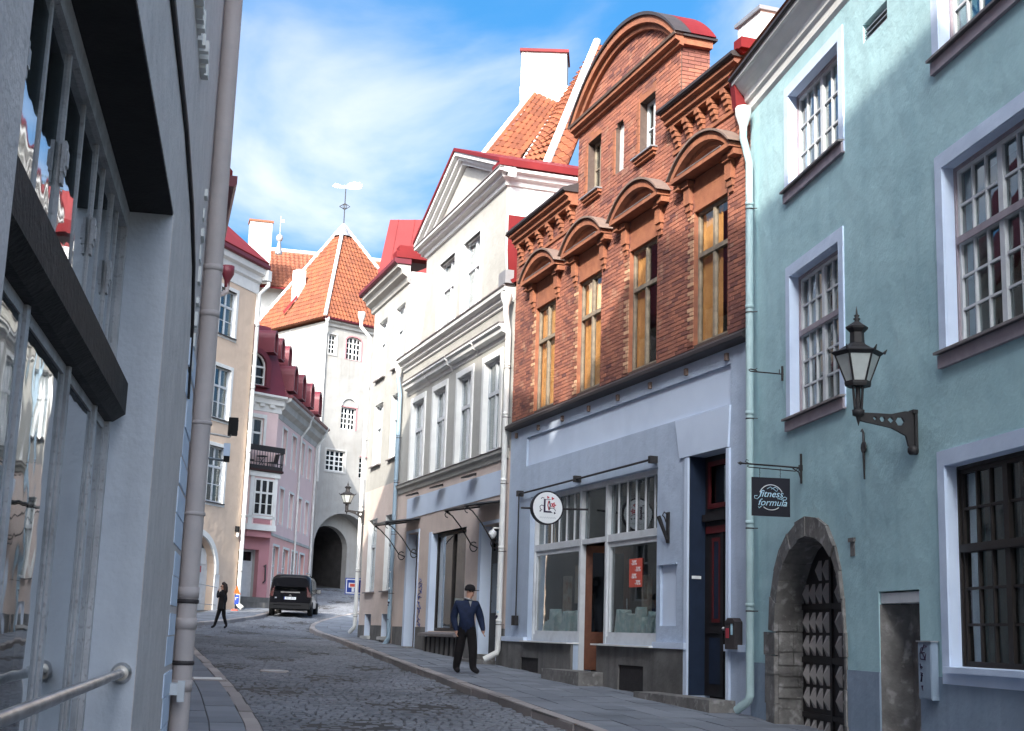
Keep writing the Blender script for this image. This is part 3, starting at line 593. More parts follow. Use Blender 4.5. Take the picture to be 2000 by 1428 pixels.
# second house on the left: eave, gutter and hopper peep out beside the pipe
fb = (-6.25, 28.0)
Bb = frame('dark_eaved_house', (-6.6, 28.1), -14.5, gz(-6.5, 28), 'narrow glimpse of a house with dark red eave above the drainpipe', 'house')
MB().prism(rect(0, 18, -1.5, 9.0), 0, 8, [rect(x, x + 1, z, z + 1.8) for z in (1.2, 5) for x in (1.5, 4.5, 7.5, 10.5)]).obj('wall', 'cream', Bb)
for z in (1.2, 5):
    for x in (1.5, 4.5, 7.5, 10.5): window(Bb, x, x + 1, z, z + 1.8, .12, [1, 1], [(1, 1), (2, 2)], 'white_paint', panes=False)
MB().box(.5, 17.5, .8, .85, -1, 8.9).obj('room_back', 'interior', Bb)
cornice(Bb, [(0, 8.6), (-.12, 8.75), (-.14, 8.95), (-.34, 9.05), (-.36, 9.18), (0, 9.18)], -.05, 18, 'cream')
cornice(Bb, [(0, 9.181), (-.5, 9.181), (-.56, 9.25), (-.56, 9.42), (-.4, 9.42), (0, 9.5)], -.25, 18.2, 'roof_maroon', 'gutter')
MB().sweep([(-.45, 9.43), (-.45, 9.52), (4, 14.55), (8.45, 9.52), (8.45, 9.43)], -.25, 18.2).obj('roof', 'roof_red', Bb)
bp = frame('taupe_hopper_pipe', (-7.78, 36.0), -14.5, gz(-8, 36), 'short taupe rain pipe with dark red hopper under the left eave', 'drainpipe')
zq = 9.45
MB().lathe([(.07, -.5), (.08, -.3), (.17, -.12), (.17, .1), (.14, .1), (.1, -.1)], (0, 0, zq), 12).obj('hopper', 'roof_maroon', bp)
MB().tube([(0, 0, zq - .3), (0, 0, zq - .62), (-.3, .55, zq - 1.0), (-.3, .62, -.6)], .075, 10).obj('pipe', 'pipe_taupe', bp)
# ================================================================ teal house (right foreground)
JX, JY = 3.804, 21.381
TZ = gz(5, 16) - .1
T = frame('teal_house', (JX, JY), 180 - 7.974, TZ, 'teal rendered house with pale blue window surrounds and arched stone gateway', 'house')
# openings (x along the wall, z up)
W1, W2 = (1.84, 3.84, 6.66, 8.13), (1.86, 3.76, 3.2, 5.3)
R1, R2, R3 = (6.86, 8.9, 6.62, 8.13), (6.84, 8.88, 3.2, 5.28), (6.7, 8.75, -.2, 1.94)
def gate_poly(x0, x1, z0, zs, ap, n=12):
    cx = (x0 + x1) / 2 + .02; L_ = []; 
    for i in range(n + 1):
        t = i / n; ang = t * math.pi; 
        L_.append(((x0 + x1) / 2 + (x1 - x0) / 2 * math.cos(ang), zs + (ap - zs) * math.sin(ang) ** .85))
    return [(x0, z0), (x1, z0)] + L_
GATE = gate_poly(1.2, 3.78, -1.6, .15, 1.45)
HN = rect(4.84, 5.96, -1.35, .64); HV = rect(4.68, 5.45, 7.72, 7.98)
hol = [rect(*w) for w in (W1, W2, R1, R2, R3)]
# wall above the socle, gate and niche cut through the lower edge as part of the outline
def notch(P, zc):   # the part of an opening above zc, as outline points from its right foot over the top to its left foot
    return [p for p in P if p[1] > zc]
GW = gate_poly(1.1, 3.83, -1.6, .15, 1.5)
top_out = [(0, -.3), (1.1, -.3)] + [(x, z) for x, z in reversed(GW[2:]) if z > -.3] + [(3.83, -.3), (4.84, -.3), (4.84, .64), (5.96, .64), (5.96, -.3), (16, -.3), (16, 9.3), (0, 9.3)]
MB().prism(top_out, 0, .5, hol + [HV], back=False).obj('wall', 'teal', T)
for a, b in ((0.0, 1.1), (3.83, 4.84), (5.96, 16)): MB().box(a, b, -.012, .5, -2.4, -.302).obj('socle', 'teal_socle', T)
MB().box(.1, 15.9, 3.2, 9, -2.4, 9.2).box(0, .12, .55, 3.2, -2.4, 9.2).box(.12, 15.9, .55, 3.2, 8.95, 9.2).box(15.9, 16, .55, 9, -2.4, 9.2).box(.12, 15.9, .55, 3.2, 5.8, 6.0).box(.12, 15.9, .55, 3.2, 2.3, 2.5).obj('house_body', 'interior', T)
for i, (w, tiers, fm) in enumerate(((W1, [(1, 3)], 'white_paint'), (W2, [(2, 2), (3, 3)], 'white_paint'), (R1, [(1, 3)], 'white_paint'), (R2, [(2, 2), (3, 3)], 'white_paint'), (R3, [(2, 2), (3, 3)], 'frame_dark'))):
    x0, x1, z0_, z1_ = w
    surround(T, x0, x1, z0_, z1_, .17, 'pale_blue', .022)
    reveal(T, x0, x1, z0_, z1_, .15, 'pale_blue', .006)
    fmm = 'frame_mauve' if fm == 'white_paint' else fm
    MB().prism(rect(x0 + .006, x1 - .006, z0_, z1_ - .006), .12, .24, [rect(x0 + .04, x1 - .04, z0_ + .03, z1_ - .045)]).obj('outer_frame', fmm, T)
    wn_ = window(T, x0 + .04, x1 - .04, z0_ + .03, z1_ - .045, .145, [3, 3], tiers, fm, 'glass', fw=.045, bar=.028, mull=.1, tr=.09, jit=.02, curtain=('curtain_white', [(.2, .8)]) if i in (0, 3) else ('curtain_white', [(.0, .1), (.5, .56)]) if i == 4 else (('curtain_white', [(.34, 1)]) if i == 1 else None))
    if len(tiers) > 1:
        zt_ = z1_ - .045 - .045 - (z1_ - z0_ - .075 - .09 - .09) * .4
        MB().box(x0 + .05, x1 - .05, .105, .124, zt_ - .085, zt_ - .005).obj('transom', fmm, wn_)
    if i < 4:
        sill(T, x0 - .17, x1 + .17, z0_ + .02, .1, .03, 'grey_flash', .15, .03)
        MB().box(x0 - .165, x1 + .165, -.05, 0, z0_ - .19, z0_ - .045).obj('sill_apron', 'frame_mauve', T)
    else:
        sill(T, x0 - .02, x1 + .05, z0_ + .02, .09, .06, 'pale_blue', .15, .01)
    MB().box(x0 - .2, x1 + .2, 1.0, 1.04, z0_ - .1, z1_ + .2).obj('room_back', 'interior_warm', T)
# cornice under the eave
cornice(T, [(0, 8.55), (-.04, 8.6), (-.05, 8.72), (-.09, 8.76), (-.11, 8.86), (-.15, 8.9), (-.2, 8.96), (-.25, 9.04), (-.29, 9.07), (-.29, 9.13), (0, 9.13)], -.12, 16, 'white')
cornice(T, [(0, 9.131), (-.32, 9.131), (-.34, 9.15), (-.34, 9.19), (0, 9.22)], -.15, 16, 'dark_metal', 'eave_flashing')
MB().hexa([(-.15, -.28, 9.22), (16, -.28, 9.22), (16, 5, 14), (-.15, 5, 14)], [(-.15, -.33, 9.27), (16, -.33, 9.27), (16, 5, 14.15), (-.15, 5, 14.15)]).obj('roof', 'tile', T)
# vent slot under the cornice
vb = MB()
for k in range(3): vb.hexa([(4.7, .02, 7.74 + k * .07), (5.43, .02, 7.74 + k * .07), (5.43, .1, 7.78 + k * .07), (4.7, .1, 7.78 + k * .07)], [(4.7, .02, 7.755 + k * .07), (5.43, .02, 7.755 + k * .07), (5.43, .1, 7.795 + k * .07), (4.7, .1, 7.795 + k * .07)])
vb.obj('vent_slats', 'zinc', T); MB().box(4.69, 5.44, .2, .22, 7.7, 8).obj('vent_back', 'dark_metal', T)
# stone gateway: jamb blocks, voussoirs, deep reveal
gateway = MB()
for i in range(1): pass
def stone_block(par, pts, y0, y1, m='stone', nm='stone'):
    c = (sum(p[0] for p in pts) / len(pts), sum(p[1] for p in pts) / len(pts)); q = [(c[0] + (p[0] - c[0]) * .985 + uni(-.008, .008), c[1] + (p[1] - c[1]) * .985 + uni(-.008, .008)) for p in pts]
    return MB().prism(q, y0 - uni(0, .03), y1).obj(nm, m, par)
gw = MB().box(.75, .78, .0, .02, -1.0, -.9).obj('gateway', 'stone', T, label='weathered grey stone surround of the arched gateway'); 
MB().prism([(1.1, -1.6)] + list(reversed(GW[2:])) + [(3.83, -1.6), (3.8, -1.6)] + gate_poly(1.18, 3.8, -1.6, .15, 1.47)[2:] + [(1.18, -1.6)], .006, .5).obj('arch_core', 'stone', gw)
arc_i = [p for p in reversed(GATE[2:])]
def outp(p, k=.3): 
    cx, cz = 2.49, .0; d = Vector((p[0] - cx, max(p[1] - cz, .02))).normalized(); return (p[0] + d.x * k, p[1] + d.y * k)
for i in range(0, 12):
    a, b = arc_i[i], arc_i[i + 1]; k1 = .27 if i < 9 else .27 - .08 * (i - 8); k2 = .27 if i + 1 < 9 else .27 - .08 * (i - 7)
    stone_block(gw, [a, outp(a, max(k1, .06)), outp(b, max(k2, .05)), b], -.03, .5)
zc = -1.5
for i, h in enumerate((.34, .3, .42, .26, .33)):
    stone_block(gw, rect(1.2 - uni(.36, .5), 1.2, zc, zc + h), -.035, .5); zc += h
zc = -1.5
for h in (.5, .45, .4, .3): stone_block(gw, rect(3.78, 3.78 + uni(.05, .12), zc, zc + h), -.02, .5); zc += h
zc = -1.5
while zc < .2:      # rough stones of the deep left jamb
    h = uni(.14, .3); yy = .0
    while yy < .85: l_ = uni(.2, .4); MB().box(1.12, 1.2 + uni(-.0, .035), yy + .012, min(yy + l_, .9) - .01, zc + .01, zc + h - .008).obj('stone', 'stone', gw); yy += l_
    zc += h
MB().box(3.78, 3.9, .5, 1.3, -1.6, .3).box(1.0, 1.2, .86, 1.3, -1.6, .3).obj('gate_reveal', 'stone', T)
gl_ = MB(); gl_.prism([(1.0, -1.45), (3.9, -1.45), (3.9, 1.6), (1.0, 1.6)], .95, 1.0); 
# the gate leaves sit half a metre in, with rows of raised wooden pyramids
gate = frame('studded_gate', (JX, JY), 180 - 7.974, TZ, 'dark wooden gate with rows of pointed diamond studs inside the stone arch', 'gate')
MB().prism(gate_poly(1.16, 3.8, -1.45, .15, 1.5), .38, .44).obj('leaf', 'door_dark', gate)
for za, zb in ((-1.02, -.95), (-.26, -.18), (.48, .56)): MB().box(1.22, 3.76, .355, .385, za, zb).obj('rail', 'door_dark', gate)
pym = MB().add([(-.11, 0, -.14), (.0, 0, -.14), (.0, 0, .14), (-.11, 0, .14), (.0, -.075, 0), (.11, 0, 0)], [])
def stud_mesh():
    w, h, d = .115, .14, .085
    return MB().add([(-w, 0, 0), (0, 0, -h), (w * .15, 0, -h), (w, 0, -h), (w, 0, h), (0, 0, h), (w * .6, -d, 0)], [(0, 1, 6), (1, 3, 6), (3, 4, 6), (4, 5, 6), (5, 0, 6)]).mesh('stud', 'stud')
sm_ = stud_mesh()
for x in (1.36, 1.62, 1.88, 2.14, 2.6, 2.86, 3.12, 3.38, 3.62):
    for z in (.7, .3, -.02, -.42, -.74, -1.18, 1.02):
        if z > .9 and not 1.7 < x < 3.3: continue
        link('stud', sm_, gate, (x, .378, z))
MB().box(2.33, 2.4, .35, .382, -1.4, 1.35).obj('meeting_stile', 'door_dark', gate)
# small walled niche beside the gate
MB().box(4.84, 5.96, .28, .32, -1.6, .64).obj('niche_back', 'stone', T)
MB().box(4.86, 5.94, .02, .26, .5, .62).obj('niche_lintel', 'white_paint', T)
MB().hexa([(4.845, .01, -1.5), (5.2, .3, -1.5), (5.2, .31, -1.5), (4.845, .31, -1.5)], [(4.845, .01, .49), (5.1, .28, .49), (5.1, .31, .49), (4.845, .31, .49)]).obj('niche_cheek', 'stone', T)
cab = frame('meter_cabinet', (JX, JY), 180 - 7.974, TZ, 'pale grey meter cabinet with black scrawls beside the small niche', 'cabinet')
MB().box(6.1, 6.42, -.09, -.013, -.55, .06).obj('box', 'teal_socle', cab); MB().box(6.11, 6.41, -.098, -.091, -.53, .04).obj('door', 'teal_socle', cab); MB().box(6.08, 6.44, -.11, -.012, .061, .075).obj('lid', 'zinc', cab)
sc_ = MB()
for k, (zq, sz) in enumerate(((-.02, .06), (-.1, .055), (-.2, .03), (-.27, .03), (-.33, .035), (-.42, .04))):
    p_ = [(6.16 + uni(0, .18 if k < 2 else .06), -.101, zq + uni(-sz, sz)) for _ in range(7)]; sc_.tube(p_, .006, 4)
sc_.obj('scrawl', 'ink', cab)
# ironwork on the teal wall
def wall_thing(name, label, cat, grp=None): return frame(name, (JX, JY), 180 - 7.974, TZ, label, cat, grp)
L1 = wall_thing('street_lamp', 'large black wrought iron lantern on a pierced bracket on the teal wall', 'street lamp')
def lantern(root, c, s=1.0, zs=.75):
    x, y, z = c
    def LT(prof): return [(r_ * s, h_ * s * zs) for r_, h_ in prof]
    def six(r, zz, n=6): return [(x + r * s * math.cos(2 * math.pi * k / n + .3), y + r * s * math.sin(2 * math.pi * k / n + .3), z + zz * s * zs) for k in range(n)]
    lo, hi = six(.13, 0), six(.25, .42)
    for k in range(6):
        MB().tube([lo[k], hi[k]], .013 * s, 6).obj('glazing_bar', 'iron', root)
        j = (k + 1) % 6; MB().quad(lo[k], lo[j], hi[j], hi[k]).obj('pane', 'glass_frost', root)
    MB().lathe([(.14 * s, -.06 * s * zs), (.15 * s, -.02 * s * zs), (.15 * s, .02 * s * zs), (.12 * s, .02 * s * zs)], c, 6, False, .3).obj('base', 'iron', root)
    rf = MB().lathe([(.255 * s, .41 * s * zs), (.3 * s, .46 * s * zs), (.29 * s, .475 * s * zs), (.2 * s, .52 * s * zs), (.13 * s, .58 * s * zs), (.1 * s, .6 * s * zs), (.085 * s, .62 * s * zs), (.08 * s, .78 * s * zs), (.125 * s, .84 * s * zs), (.13 * s, .87 * s * zs), (.06 * s, .93 * s * zs), (.04 * s, .95 * s * zs)], c, 6, False, .3)
    for q in six(.3, .46): rf.tube([q, (q[0] + (q[0] - x) * .12, q[1] + (q[1] - y) * .12, q[2] + .05 * s)], [.02 * s, .004 * s], 5)
    rf.obj('cowl', 'iron', root)
    MB().lathe([(.04 * s, .94 * s * zs), (.025 * s, .97 * s * zs), (.045 * s, 1.0 * s * zs), (.02 * s, 1.02 * s * zs), (.035 * s, 1.05 * s * zs), (.015 * s, 1.07 * s * zs), (.002 * s, 1.2 * s * zs)], c, 8).obj('finial', 'iron', root)
    for k in range(4): q = (x + .075 * s * math.cos(k * 1.571 + .4), y + .075 * s * math.sin(k * 1.571 + .4)); MB().tube([(q[0], q[1], z - .05 * s * zs), (x + (q[0] - x) * .7, y + (q[1] - y) * .7, z - .4 * s * zs)], .016 * s, 6).obj('stem', 'iron', root)
    MB().lathe([(.03 * s, -.05 * s * zs), (.03 * s, -.4 * s * zs), (.075 * s, -.42 * s * zs), (.07 * s, -.5 * s * zs), (.03 * s, -.52 * s * zs), (.025 * s, -.56 * s * zs), (.002 * s, -.66 * s * zs)], c, 8).obj('socket', 'iron', root)
K['glass_frost'] = K['lamp_glass_frost']
LX, LY, LZ = 5.99, -.69, 2.94
lantern(L1, (LX, LY, LZ), 1.0)
br = MB().prism([(0, 2.62), (.69, 2.5), (.69, 2.58), (.12, 2.68), (.02, 2.68)], -.018, .018); 
def yz(poly, holes, x0, x1):   # plate standing out from the wall: outline in (distance from wall, z)
    b_ = MB().prism(poly, x0, x1, holes); b_.v = [(q[1], -q[0], q[2]) for q in b_.v]; b_.f = [tuple(reversed(f)) for f in b_.f]; return b_
def circ(cx, cz, r, n=8): return [(cx + r * math.cos(2 * math.pi * k / n), cz + r * math.sin(2 * math.pi * k / n)) for k in range(n)]
yz([(.02, 2.24), (.1, 2.24), (.13, 2.36), (.3, 2.44), (.66, 2.5), (.69, 2.54), (.66, 2.6), (.3, 2.6), (.14, 2.64), (.02, 2.64)], [circ(.2, 2.52, .055, 6), circ(.31, 2.53, .04, 4), circ(.41, 2.535, .035, 6), circ(.5, 2.54, .026, 4)], LX - .02, LX + .02).obj('bracket', 'iron', L1)
MB().box(LX - .05, LX + .05, -.035, .0, 2.2, 2.66).lathe([(.05, -.05), (.07, -.02), (.07, .02), (.04, .05)], (LX, -.04, 2.2), 8).box(LX - .06, LX + .06, -.06, -.0, 2.62, 2.66).obj('wall_plate', 'iron', L1)
# hanging shop sign
S1 = wall_thing('hanging_sign', 'square black hanging sign reading fitness formula on an iron bracket', 'sign')
sx = 2.28
MB().tube([(sx, 0, 2.42), (sx, -.9, 2.445)], .013, 6).tube([(sx, -.86, 2.445), (sx, -.9, 2.446), (sx, -.945, 2.447)], [.01, .028, .002], 6).tube([(sx, -.06, 2.42), (sx, -.1, 2.37), (sx, -.78, 2.395), (sx, -.8, 2.41), (sx, -.78, 2.42)], .008, 5).tube([(sx, -.78, 2.45), (sx, -.83, 2.47), (sx, -.81, 2.5), (sx, -.78, 2.49)], .006, 5).obj('bracket', 'iron', S1)
MB().box(sx - .012, sx + .012, -.03, -.005, 2.2, 2.62).box(sx - .03, sx + .03, -.045, -.004, 2.38, 2.46).tube([(sx, -.02, 2.26), (sx, -.05, 2.36), (sx, -.14, 2.41)], .011, 6).obj('wall_plate', 'iron', S1)
for yy in (-.62, -.32):
    for k in range(4): MB().tube([(sx + (.008 if k % 2 else 0), yy + (0 if k % 2 else .008), 2.4 - k * .035), (sx - (.008 if k % 2 else 0), yy - (0 if k % 2 else .008), 2.36 - k * .035)], .004, 4).obj('chain_link', 'iron', S1)
MB().box(sx - .012, sx + .012, -.735, -.185, 1.722, 2.26).obj('board', 'sign_black', S1)
def on_sign(me, nm, y, z, mt=None, s=1):
    o = link(nm, me, S1, (sx + .0145, y, z)); o.rotation_euler = (math.pi / 2, 0, math.pi / 2); return o
on_sign(text_mesh('fitness', .135, 'letter_blue', .35), 'lettering', -.465, 2.03); on_sign(text_mesh('formula', .135, 'letter_blue', .35), 'lettering', -.445, 1.91)
def ring_arc(a0, a1, r, cy, cz, n=18): return [(sx + .015, cy + r * math.cos(a0 + (a1 - a0) * i / n), cz + r * math.sin(a0 + (a1 - a0) * i / n)) for i in range(n + 1)]
MB().tube(ring_arc(.45, 2.75, .175, -.46, 1.985), .006, 5).tube(ring_arc(-2.25, -.9, .175, -.46, 1.985), .006, 5).obj('ring', 'sign_white', S1)
def sq(pts, r=.005): return MB().tube([(sx + .016, y, z) for y, z in pts], r, 5)
sq([(-.6, 2.1), (-.62, 2.0), (-.66, 1.955), (-.7, 1.965), (-.7, 2.0), (-.66, 2.0)]).obj('flourish', 'letter_blue', S1)
sq([(-.52, 2.1), (-.47, 2.13), (-.42, 2.1), (-.38, 2.07), (-.36, 2.1), (-.4, 2.13), (-.46, 2.1)]).obj('flourish', 'letter_blue', S1)
sq([(-.37, 1.97), (-.32, 1.965), (-.26, 2.0), (-.235, 1.985), (-.25, 1.955), (-.3, 1.955), (-.35, 1.975)]).obj('flourish', 'letter_blue', S1)
sq([(-.6, 1.86), (-.635, 1.83), (-.645, 1.85)]).obj('flourish', 'letter_blue', S1)
S2 = wall_thing('empty_bracket', 'empty black iron bracket beside the upper left teal window', 'bracket')
MB().tube([(1.52, 0, 3.9), (1.52, -.5, 3.915), (1.52, -.53, 3.935), (1.52, -.5, 3.95), (1.52, -.42, 3.935)], .011, 6).tube([(1.52, -.4, 3.92), (1.52, -.43, 3.95), (1.52, -.4, 3.965)], .006, 5).obj('arm', 'iron', S2); MB().box(1.505, 1.535, -.03, -.004, 3.8, 4.02).tube([(1.52, -.06, 3.9), (1.52, -.06, 3.97)], .007, 5).obj('wall_plate', 'iron', S2)
S3 = wall_thing('wall_anchor', 'black iron wall anchor below the large lantern', 'wall anchor')
MB().tube([(4.55, -.03, 2.02), (4.55, -.035, 2.3), (4.54, -.03, 2.6), (4.5, -.03, 2.65), (4.46, -.03, 2.63)], [.012, .018, .016, .012, .006], 6).obj('bar', 'iron', S3); MB().lathe([(.07, -.012), (.085, 0), (.07, .012)], n=10).obj('rosette', 'iron', S3)
ro = [q for q in S3.children if q.name.startswith('rosette')][0]; ro.rotation_euler = (math.pi / 2, 0, 0); ro.location += Vector((4.54, -.03, 2.42))
MB().box(3.98, 4.16, -.03, .0, 1.28, 1.33).box(4.0, 4.14, -.008, 0, 1.1, 1.28).obj('broken_patch', 'stone', T)
drainpipe('drainpipe', T, .3, -.12, 8.5, TZ + .35, .062, 'pipe_teal', 'pale teal drainpipe between the teal house and the brick house', True, (-.26, -.12), (-.1, -.07), joints=(6.9, 5.2, 3.5, 1.8, .55), top='pipe_white')
MB().hexa([(-.2, -.24, 8.66), (-.01, -.24, 8.66), (-.01, -.02, 8.66), (-.2, -.02, 8.66)], [(-.26, -.3, 9.3), (-.01, -.3, 9.3), (-.01, 0, 9.3), (-.26, 0, 9.3)]).obj('red_downspout_box', 'roof_red', T)
# ================================================================ brick house
BL = 11.72; ab = math.radians(-18.738); dB = (math.sin(ab), math.cos(ab)); 
BO = (JX + dB[0] * BL, JY + dB[1] * BL)
BZ = gz(JX, JY + 5) - .1
Bk = frame('brick_house', BO, 180 - 18.738, BZ, 'red brick house with arched pediment above a grey shopfront', 'house')
def U(u): return BL - u
WU = [(10.2, 8.92), (7.55, 6.27), (4.85, 3.57), (2.05, .79)]
# ground-floor wall
shop = rect(U(10.2), U(3.45), -.12, 3.06)
dr = (U(2.16), U(.77)); 
low = [(0, -2.2), (U(7.4), -2.2), (U(7.4), -.12), (U(10.2), -.12), (U(10.2), 3.06), (U(3.45), 3.06), (U(3.45), -.12), (U(6.05), -.12), (U(6.05), -2.2), (dr[0], -2.2), (dr[0], 3.1), (dr[1], 3.1), (dr[1], -2.2), (BL, -2.2), (BL, 4.78), (0, 4.78)]
PAN = rect(U(10.6), U(.68), 3.8, 4.47)
NI = rect(U(3.3), U(2.64), .23, 1.28)
MB().prism(low, 0, .4, [PAN, NI], back=False).obj('shop_wall', 'grey_blue', Bk)
MB().box(U(10.6), U(.68), .05, .09, 3.8, 4.47).obj('fascia_panel', 'panel_blue', Bk)
MB().box(U(3.3), U(2.64), .05, .09, .23, 1.28).obj('niche_panel', 'panel_blue', Bk); MB().box(U(3.34), U(2.6), -.03, 0, 1.281, 1.31).obj('niche_ledge', 'grey_blue', Bk)
# splayed lintel over the house door
MB().prism([(U(2.5), 3.1), (U(.72), 3.1), (U(.66), 3.78), (U(2.68), 3.78)], -.035, .0).obj('door_lintel', 'panel_blue', Bk)
# plinth with cellar vents, ledge
pl = MB(); v1, v2 = rect(U(10.45), U(9.3), -.8, -.49), rect(U(5.0), U(3.86), -.95, -.49)
for a, b, hh in ((.02, U(7.4), [v1]), (U(6.05), dr[0] - .12, [v2])): pl.prism(rect(a, b, -2.2, -.16), -.05, -.002, hh)
pl.obj('plinth', 'plinth', Bk)
MB().box(U(10.5), U(9.2), -.014, -.004, -.9, -.4).obj('vent_back', 'soffit', Bk); MB().box(U(5.1), U(3.8), -.014, -.004, -1.0, -.4).obj('vent_back', 'soffit', Bk)
for a, b in ((-.02, U(10.2)), (U(3.45) + .02, dr[0] - .02), (dr[1] + .02, BL - .05)): MB().box(a, b, -.085, .0, -.155, -.05).obj('ledge', 'panel_blue', Bk)
bs = MB()
for a, b in ((.1, U(7.6)), (U(6.0), dr[0] - .3)):
    x = a
    while x < b: w = uni(.5, .9); MB().hexa([(x, -.13 - uni(0, .04), -2.2), (min(x + w, b), -.13, -2.2), (min(x + w, b), -.05, -2.2), (x, -.05, -2.2)], [(x, -.1, -.86 - uni(0, .06) - x * .02), (min(x + w, b), -.1, -.88 - x * .02), (min(x + w, b), -.05, -.84 - x * .02), (x, -.05, -.84 - x * .02)]).obj('base_stone', 'stone', Bk); x += w + .02
MB().box(dr[0] - .12, dr[0], -.04, .0, -1.15, 3.08).box(dr[1], dr[1] + .1, -.0405, .0, -1.15, 3.08).obj('door_jamb', 'panel_blue', Bk)
# steps
MB().box(dr[0] - 1.1, dr[1] + .35, -.5, -.05, -1.6, -.9).obj('door_step', 'stone', Bk); MB().box(U(7.75), U(5.7), -.55, -.05, -1.6, -.66).obj('shop_step', 'stone', Bk)
# shopfront joinery
sf = MB(); yS = .16; xs = [U(10.2), U(7.42), U(6.05), U(3.45)]
for x in xs: sf.box(x - .05 if x != xs[0] else x, x + .05 if x != xs[-1] else x, yS - .05, yS + .08, -.12 if x in (xs[0], xs[3]) else -.7, 3.06)
sf.box(xs[0] + .05, xs[1] - .05, yS - .04, yS + .07, 1.84, 1.98).box(xs[2] + .05, xs[3] - .05, yS - .041, yS + .07, 1.84, 1.98).box(xs[1] + .05, xs[2] - .05, yS - .03, yS + .07, 1.86, 1.96)
sf.box(xs[0] + .05, xs[3] - .05, yS - .045, yS + .07, 2.96, 3.06); sf.box(xs[0] + .05, xs[1] - .05, yS - .035, yS + .07, -.12, .02).box(xs[2] + .05, xs[3] - .05, yS - .035, yS + .07, -.12, .02)
sf = sf.obj('shopfront', 'white_paint', Bk, label='white painted shopfront with two display windows and barred upper lights')
for a, b, ub in ((xs[0] + .05, xs[1] - .05, 6), (xs[1] + .05, xs[2] - .05, 0), (xs[2] + .05, xs[3] - .05, 6)):
    if ub:
        MB().prism(rect(a, b, .02, 1.84), yS - .005, yS + .05, [rect(a + .06, b - .06, .1, 1.74)]).obj('sash', 'white_paint', sf)
        link('pane', MB().box(-(b - a) / 2 + .05, (b - a) / 2 - .05, -.003, .003, -.84, .84).mesh('pane', 'glass_shop'), sf, ((a + b) / 2, yS + .03, .92), (uni(-.006, .006), 0, uni(-.006, .006)))
        MB().box(a - .1, b + .1, -.16, yS - .03, -.155, -.125).obj('window_board', 'white', sf)
    for k in range(1, ub): xx = a + (b - a) * k / ub; MB().box(xx - .012, xx + .012, yS, yS + .03, 1.98, 2.96).obj('glazing_bar', 'white_paint', sf)
    link('pane', MB().box(-(b - a) / 2, (b - a) / 2, -.003, .003, -.49, .49).mesh('pane', 'glass'), sf, ((a + b) / 2, yS + .04, 2.47), (uni(-.012, .012), 0, uni(-.012, .012)))
# the shop door stands open inwards
sdo = MB().prism(rect(0, .92, -.66, 1.84), .0, .05, [rect(.14, .78, .1, 1.7)]).obj('shop_door', 'door_wood', Bk, label='brown glazed shop door standing open inwards'); sdo.location += Vector((xs[1] + .07, .22, 0)); sdo.rotation_euler.z = math.radians(68)
MB().box(.14, .78, .02, .026, .1, 1.7).obj('pane', 'glass_dark', sdo); MB().tube([(.85, -.0, .55), (.85, -.08, .57), (.85, -.1, .66), (.85, -.03, .76), (.85, 0, .78)], .014, 8).obj('handle', 'chrome', sdo)
# interior of the shop
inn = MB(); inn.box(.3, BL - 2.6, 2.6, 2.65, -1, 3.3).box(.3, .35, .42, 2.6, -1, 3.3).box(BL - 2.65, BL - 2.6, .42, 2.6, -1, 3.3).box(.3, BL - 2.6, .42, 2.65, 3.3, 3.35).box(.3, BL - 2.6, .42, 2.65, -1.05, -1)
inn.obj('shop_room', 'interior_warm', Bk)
disp = MB()
for k in range(26):
    x = uni(U(10), U(7.6)) if k % 2 else uni(U(5.9), U(3.6)); h = uni(.12, .5); w = uni(.1, .3); disp.hexa([(x, .24, .02), (x + w, .24, .02), (x + w, .5, .02), (x, .5, .02)], [(x + uni(-.05, .05), .28, h + .1), (x + w, .26, h * uni(.6, 1) + .1), (x + w * .8, .45, h + .1), (x, .46, h * .9 + .1)])
disp.obj('display_goods', 'goods', Bk); MB().box(U(10.1), U(7.5), .35, .8, -.1, .0).box(U(5.95), U(3.5), .35, .8, -.1, .0).obj('display_shelf', 'interior_warm', Bk)
dg_ = MB()
for x, w, z0_, z1_ in ((U(9.6), .35, .1, 1.3), (U(8.9), .5, .7, 1.5), (U(8.2), .3, .0, .9), (U(5.4), .3, 0, 1.2), (U(4.2), .4, .3, 1.0)): dg_.box(x, x + w, .6, .68, z0_, z1_)
dg_.obj('shop_shelves', 'goods_b', Bk)
ps = frame('sale_poster', BO, 180 - 18.738, BZ, 'red sale poster with percentages in the right shop window', 'poster')
MB().box(U(5.04), U(4.45), .172, .176, .94, 1.47).obj('sheet', 'poster_red', ps)
for i, (tx, dx_) in enumerate((('-20%', -.08), ('-30%', .1), ('-50%', -.08), ('-70%', .1))):
    o = link('lettering', text_mesh(tx, .13, 'sign_white'), ps, (U(4.745) + dx_, .169, 1.39 - i * .125)); o.rotation_euler = (math.pi / 2, 0, 0)
